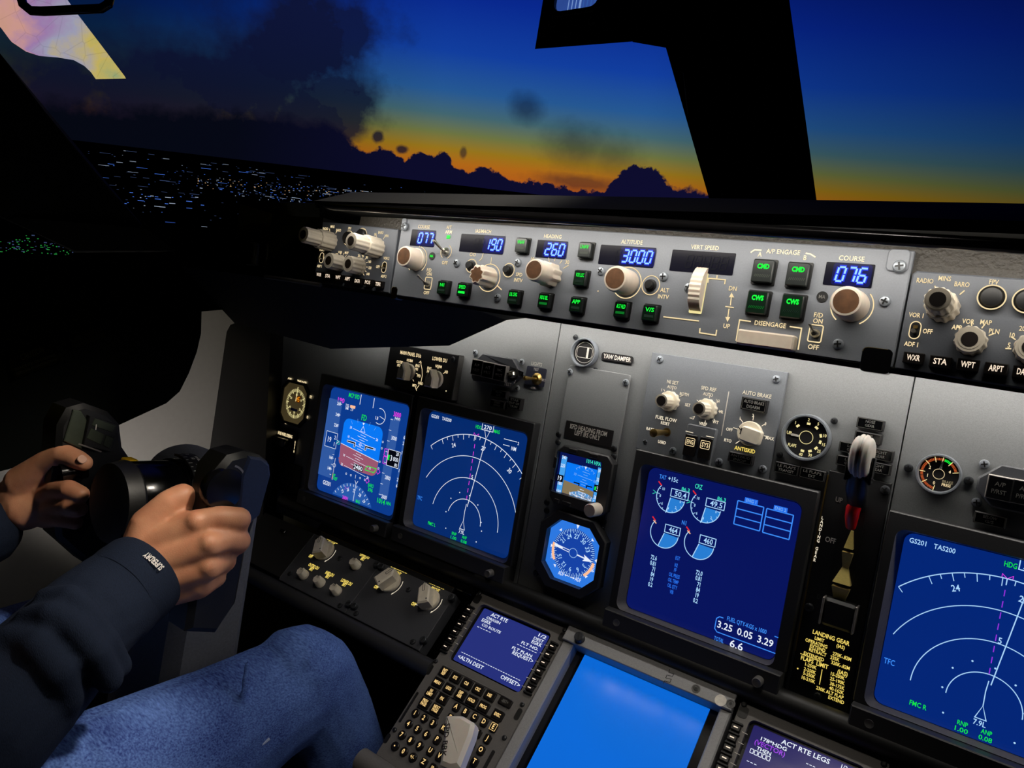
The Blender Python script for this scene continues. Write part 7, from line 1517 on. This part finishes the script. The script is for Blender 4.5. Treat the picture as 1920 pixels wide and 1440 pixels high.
limb(b, [(LS, .08), (LE, .062), ((-0.6895,-0.2279,0.4335), .045)], S_); limb(b, [(SH, .08), ((-.49, -.05, .84), .12), (LS, .08)], S_)
merged('sweatshirt', b, pn, .0032, 6)
# ribbed cuff with a woven label along its edge
b = MB(); c2 = Vector(CU) + cdir * .004
b.tube([tuple(Vector(CU) - cdir * .03), tuple(Vector(CU) - cdir * .016), tuple(Vector(CU) - cdir * .002), tuple(c2), tuple(c2 - cdir * .002), tuple(Vector(CU) - cdir * .02)], [.0455, .0468, .0462, .0445, .0405, .04], 'navy_knit', 40, caps=False); part('cuff', b, pn)
EYE_P = Vector((.354, .1147, .8172))
lp_ = Vector((-0.3119,-0.1517,0.4265)); zz_ = (lp_ - (Vector(CU) - cdir * .02)); zz_ = (zz_ - cdir * zz_.dot(cdir)).normalized()
tx = Vector((-0.3206,-0.146,0.4323)) - Vector((-0.3036,-0.1579,0.421)); tx = (tx - cdir * tx.dot(cdir)).normalized()
b = MB(); yv = zz_.cross(tx); ctr = Vector(CU) - cdir * .0085
Rc = .0492
g2 = MB(); g2.T('SUPERDRY', (0, 0), .0062, 'print_patch', 0, wid=.023, bold=.03)
out = []
for x, y, z in g2.v:
    a = x / Rc; q = ctr + (zz_ * math.cos(a) + tx * math.sin(a)) * Rc + yv * y; out.append(tuple(q))
b.add(out, g2.f, 'print_patch'); part('cuff_lettering', b, pn)
# jeans
b = MB(); S_ = 'denim'
KN, MD, SN = (-0.306,-0.3309,0.2068), (-0.3189,-0.3708,0.3285), (-0.2858,-0.4581,0.1391)
limb(b, [((-.40, -.43, .74), .10), ((-0.313,-0.3886,0.46), .088), (MD, .078), ((-0.3146,-0.3488,0.2629), .068), (KN, .0625)], S_)
limb(b, [(KN, .062), ((-0.2971,-0.3837,0.1732), .059), (SN, .0585), ((-0.2627,-0.5952,0.07), .061)], S_)
sph(b, (-0.3073,-0.3225,0.2195), .0625, S_)
limb(b, [((-.56, -.43, .74), .10), ((-.67, -.40, .32), .08), ((-.69, -.38, .16), .066), ((-.69, -.60, .06), .062)], S_)
limb(b, [((-.42, -.43, .78), .11), ((-.56, -.43, .78), .11)], S_)
def ridge(pts, r): limb(b, [(p, r) for p in pts], S_, 10)
ridge([(-0.2677,-0.2807,0.243), (-0.2682,-0.3107,0.25), (-0.2706,-0.3416,0.256), (-0.2816,-0.377,0.2598)], .004)
ridge([(-0.2836,-0.2706,0.3159), (-0.2737,-0.2974,0.3228), (-0.2736,-0.3264,0.3246), (-0.2799,-0.359,0.3248)], .004)
merged('jeans', b, pn, .0034, 4)
b = MB(); b.tube([(-0.2486,-0.363,0.3459), (-0.2496,-0.3531,0.3215), (-0.2476,-0.3436,0.3012)], .0018, 'seam_thread', 8); b.tube([(-0.2528,-0.338,0.2825), (-0.2561,-0.3482,0.2585), (-0.2576,-0.3584,0.2381), (-0.2592,-0.3734,0.223), (-0.2601,-0.4062,0.1975), (-0.2589,-0.436,0.1801)], .0018, 'seam_thread', 8); part('inseam', b, pn, 'pale stitched seam')

cam = bpy.data.cameras.new('cam'); co = bpy.data.objects.new('camera', cam); COL.objects.link(co)
CR, CU, CB = Vector((.8023948243951232, .16323224713093798, -.5740363919478483)), Vector((-.16183311886861423, .9853407625664925, .05397798869187228)), Vector((.5744324045709612, .049586440903413714, .8170487118020298))
M4 = Matrix(((CR.x, CU.x, CB.x, .35407363), (CR.y, CU.y, CB.y, .11466257), (CR.z, CU.z, CB.z, .81724421), (0, 0, 0, 1)))
co.matrix_world = P2W @ M4
cam.sensor_width = 36; cam.lens = 1375.115 / 1920 * 36; cam.clip_start = .02; cam.clip_end = 60000
sc.camera = co
sc.view_settings.view_transform = 'Standard'; sc.view_settings.look = 'None'; sc.view_settings.gamma = 1; sc.view_settings.use_curve_mapping = False; sc.view_settings.exposure = 0
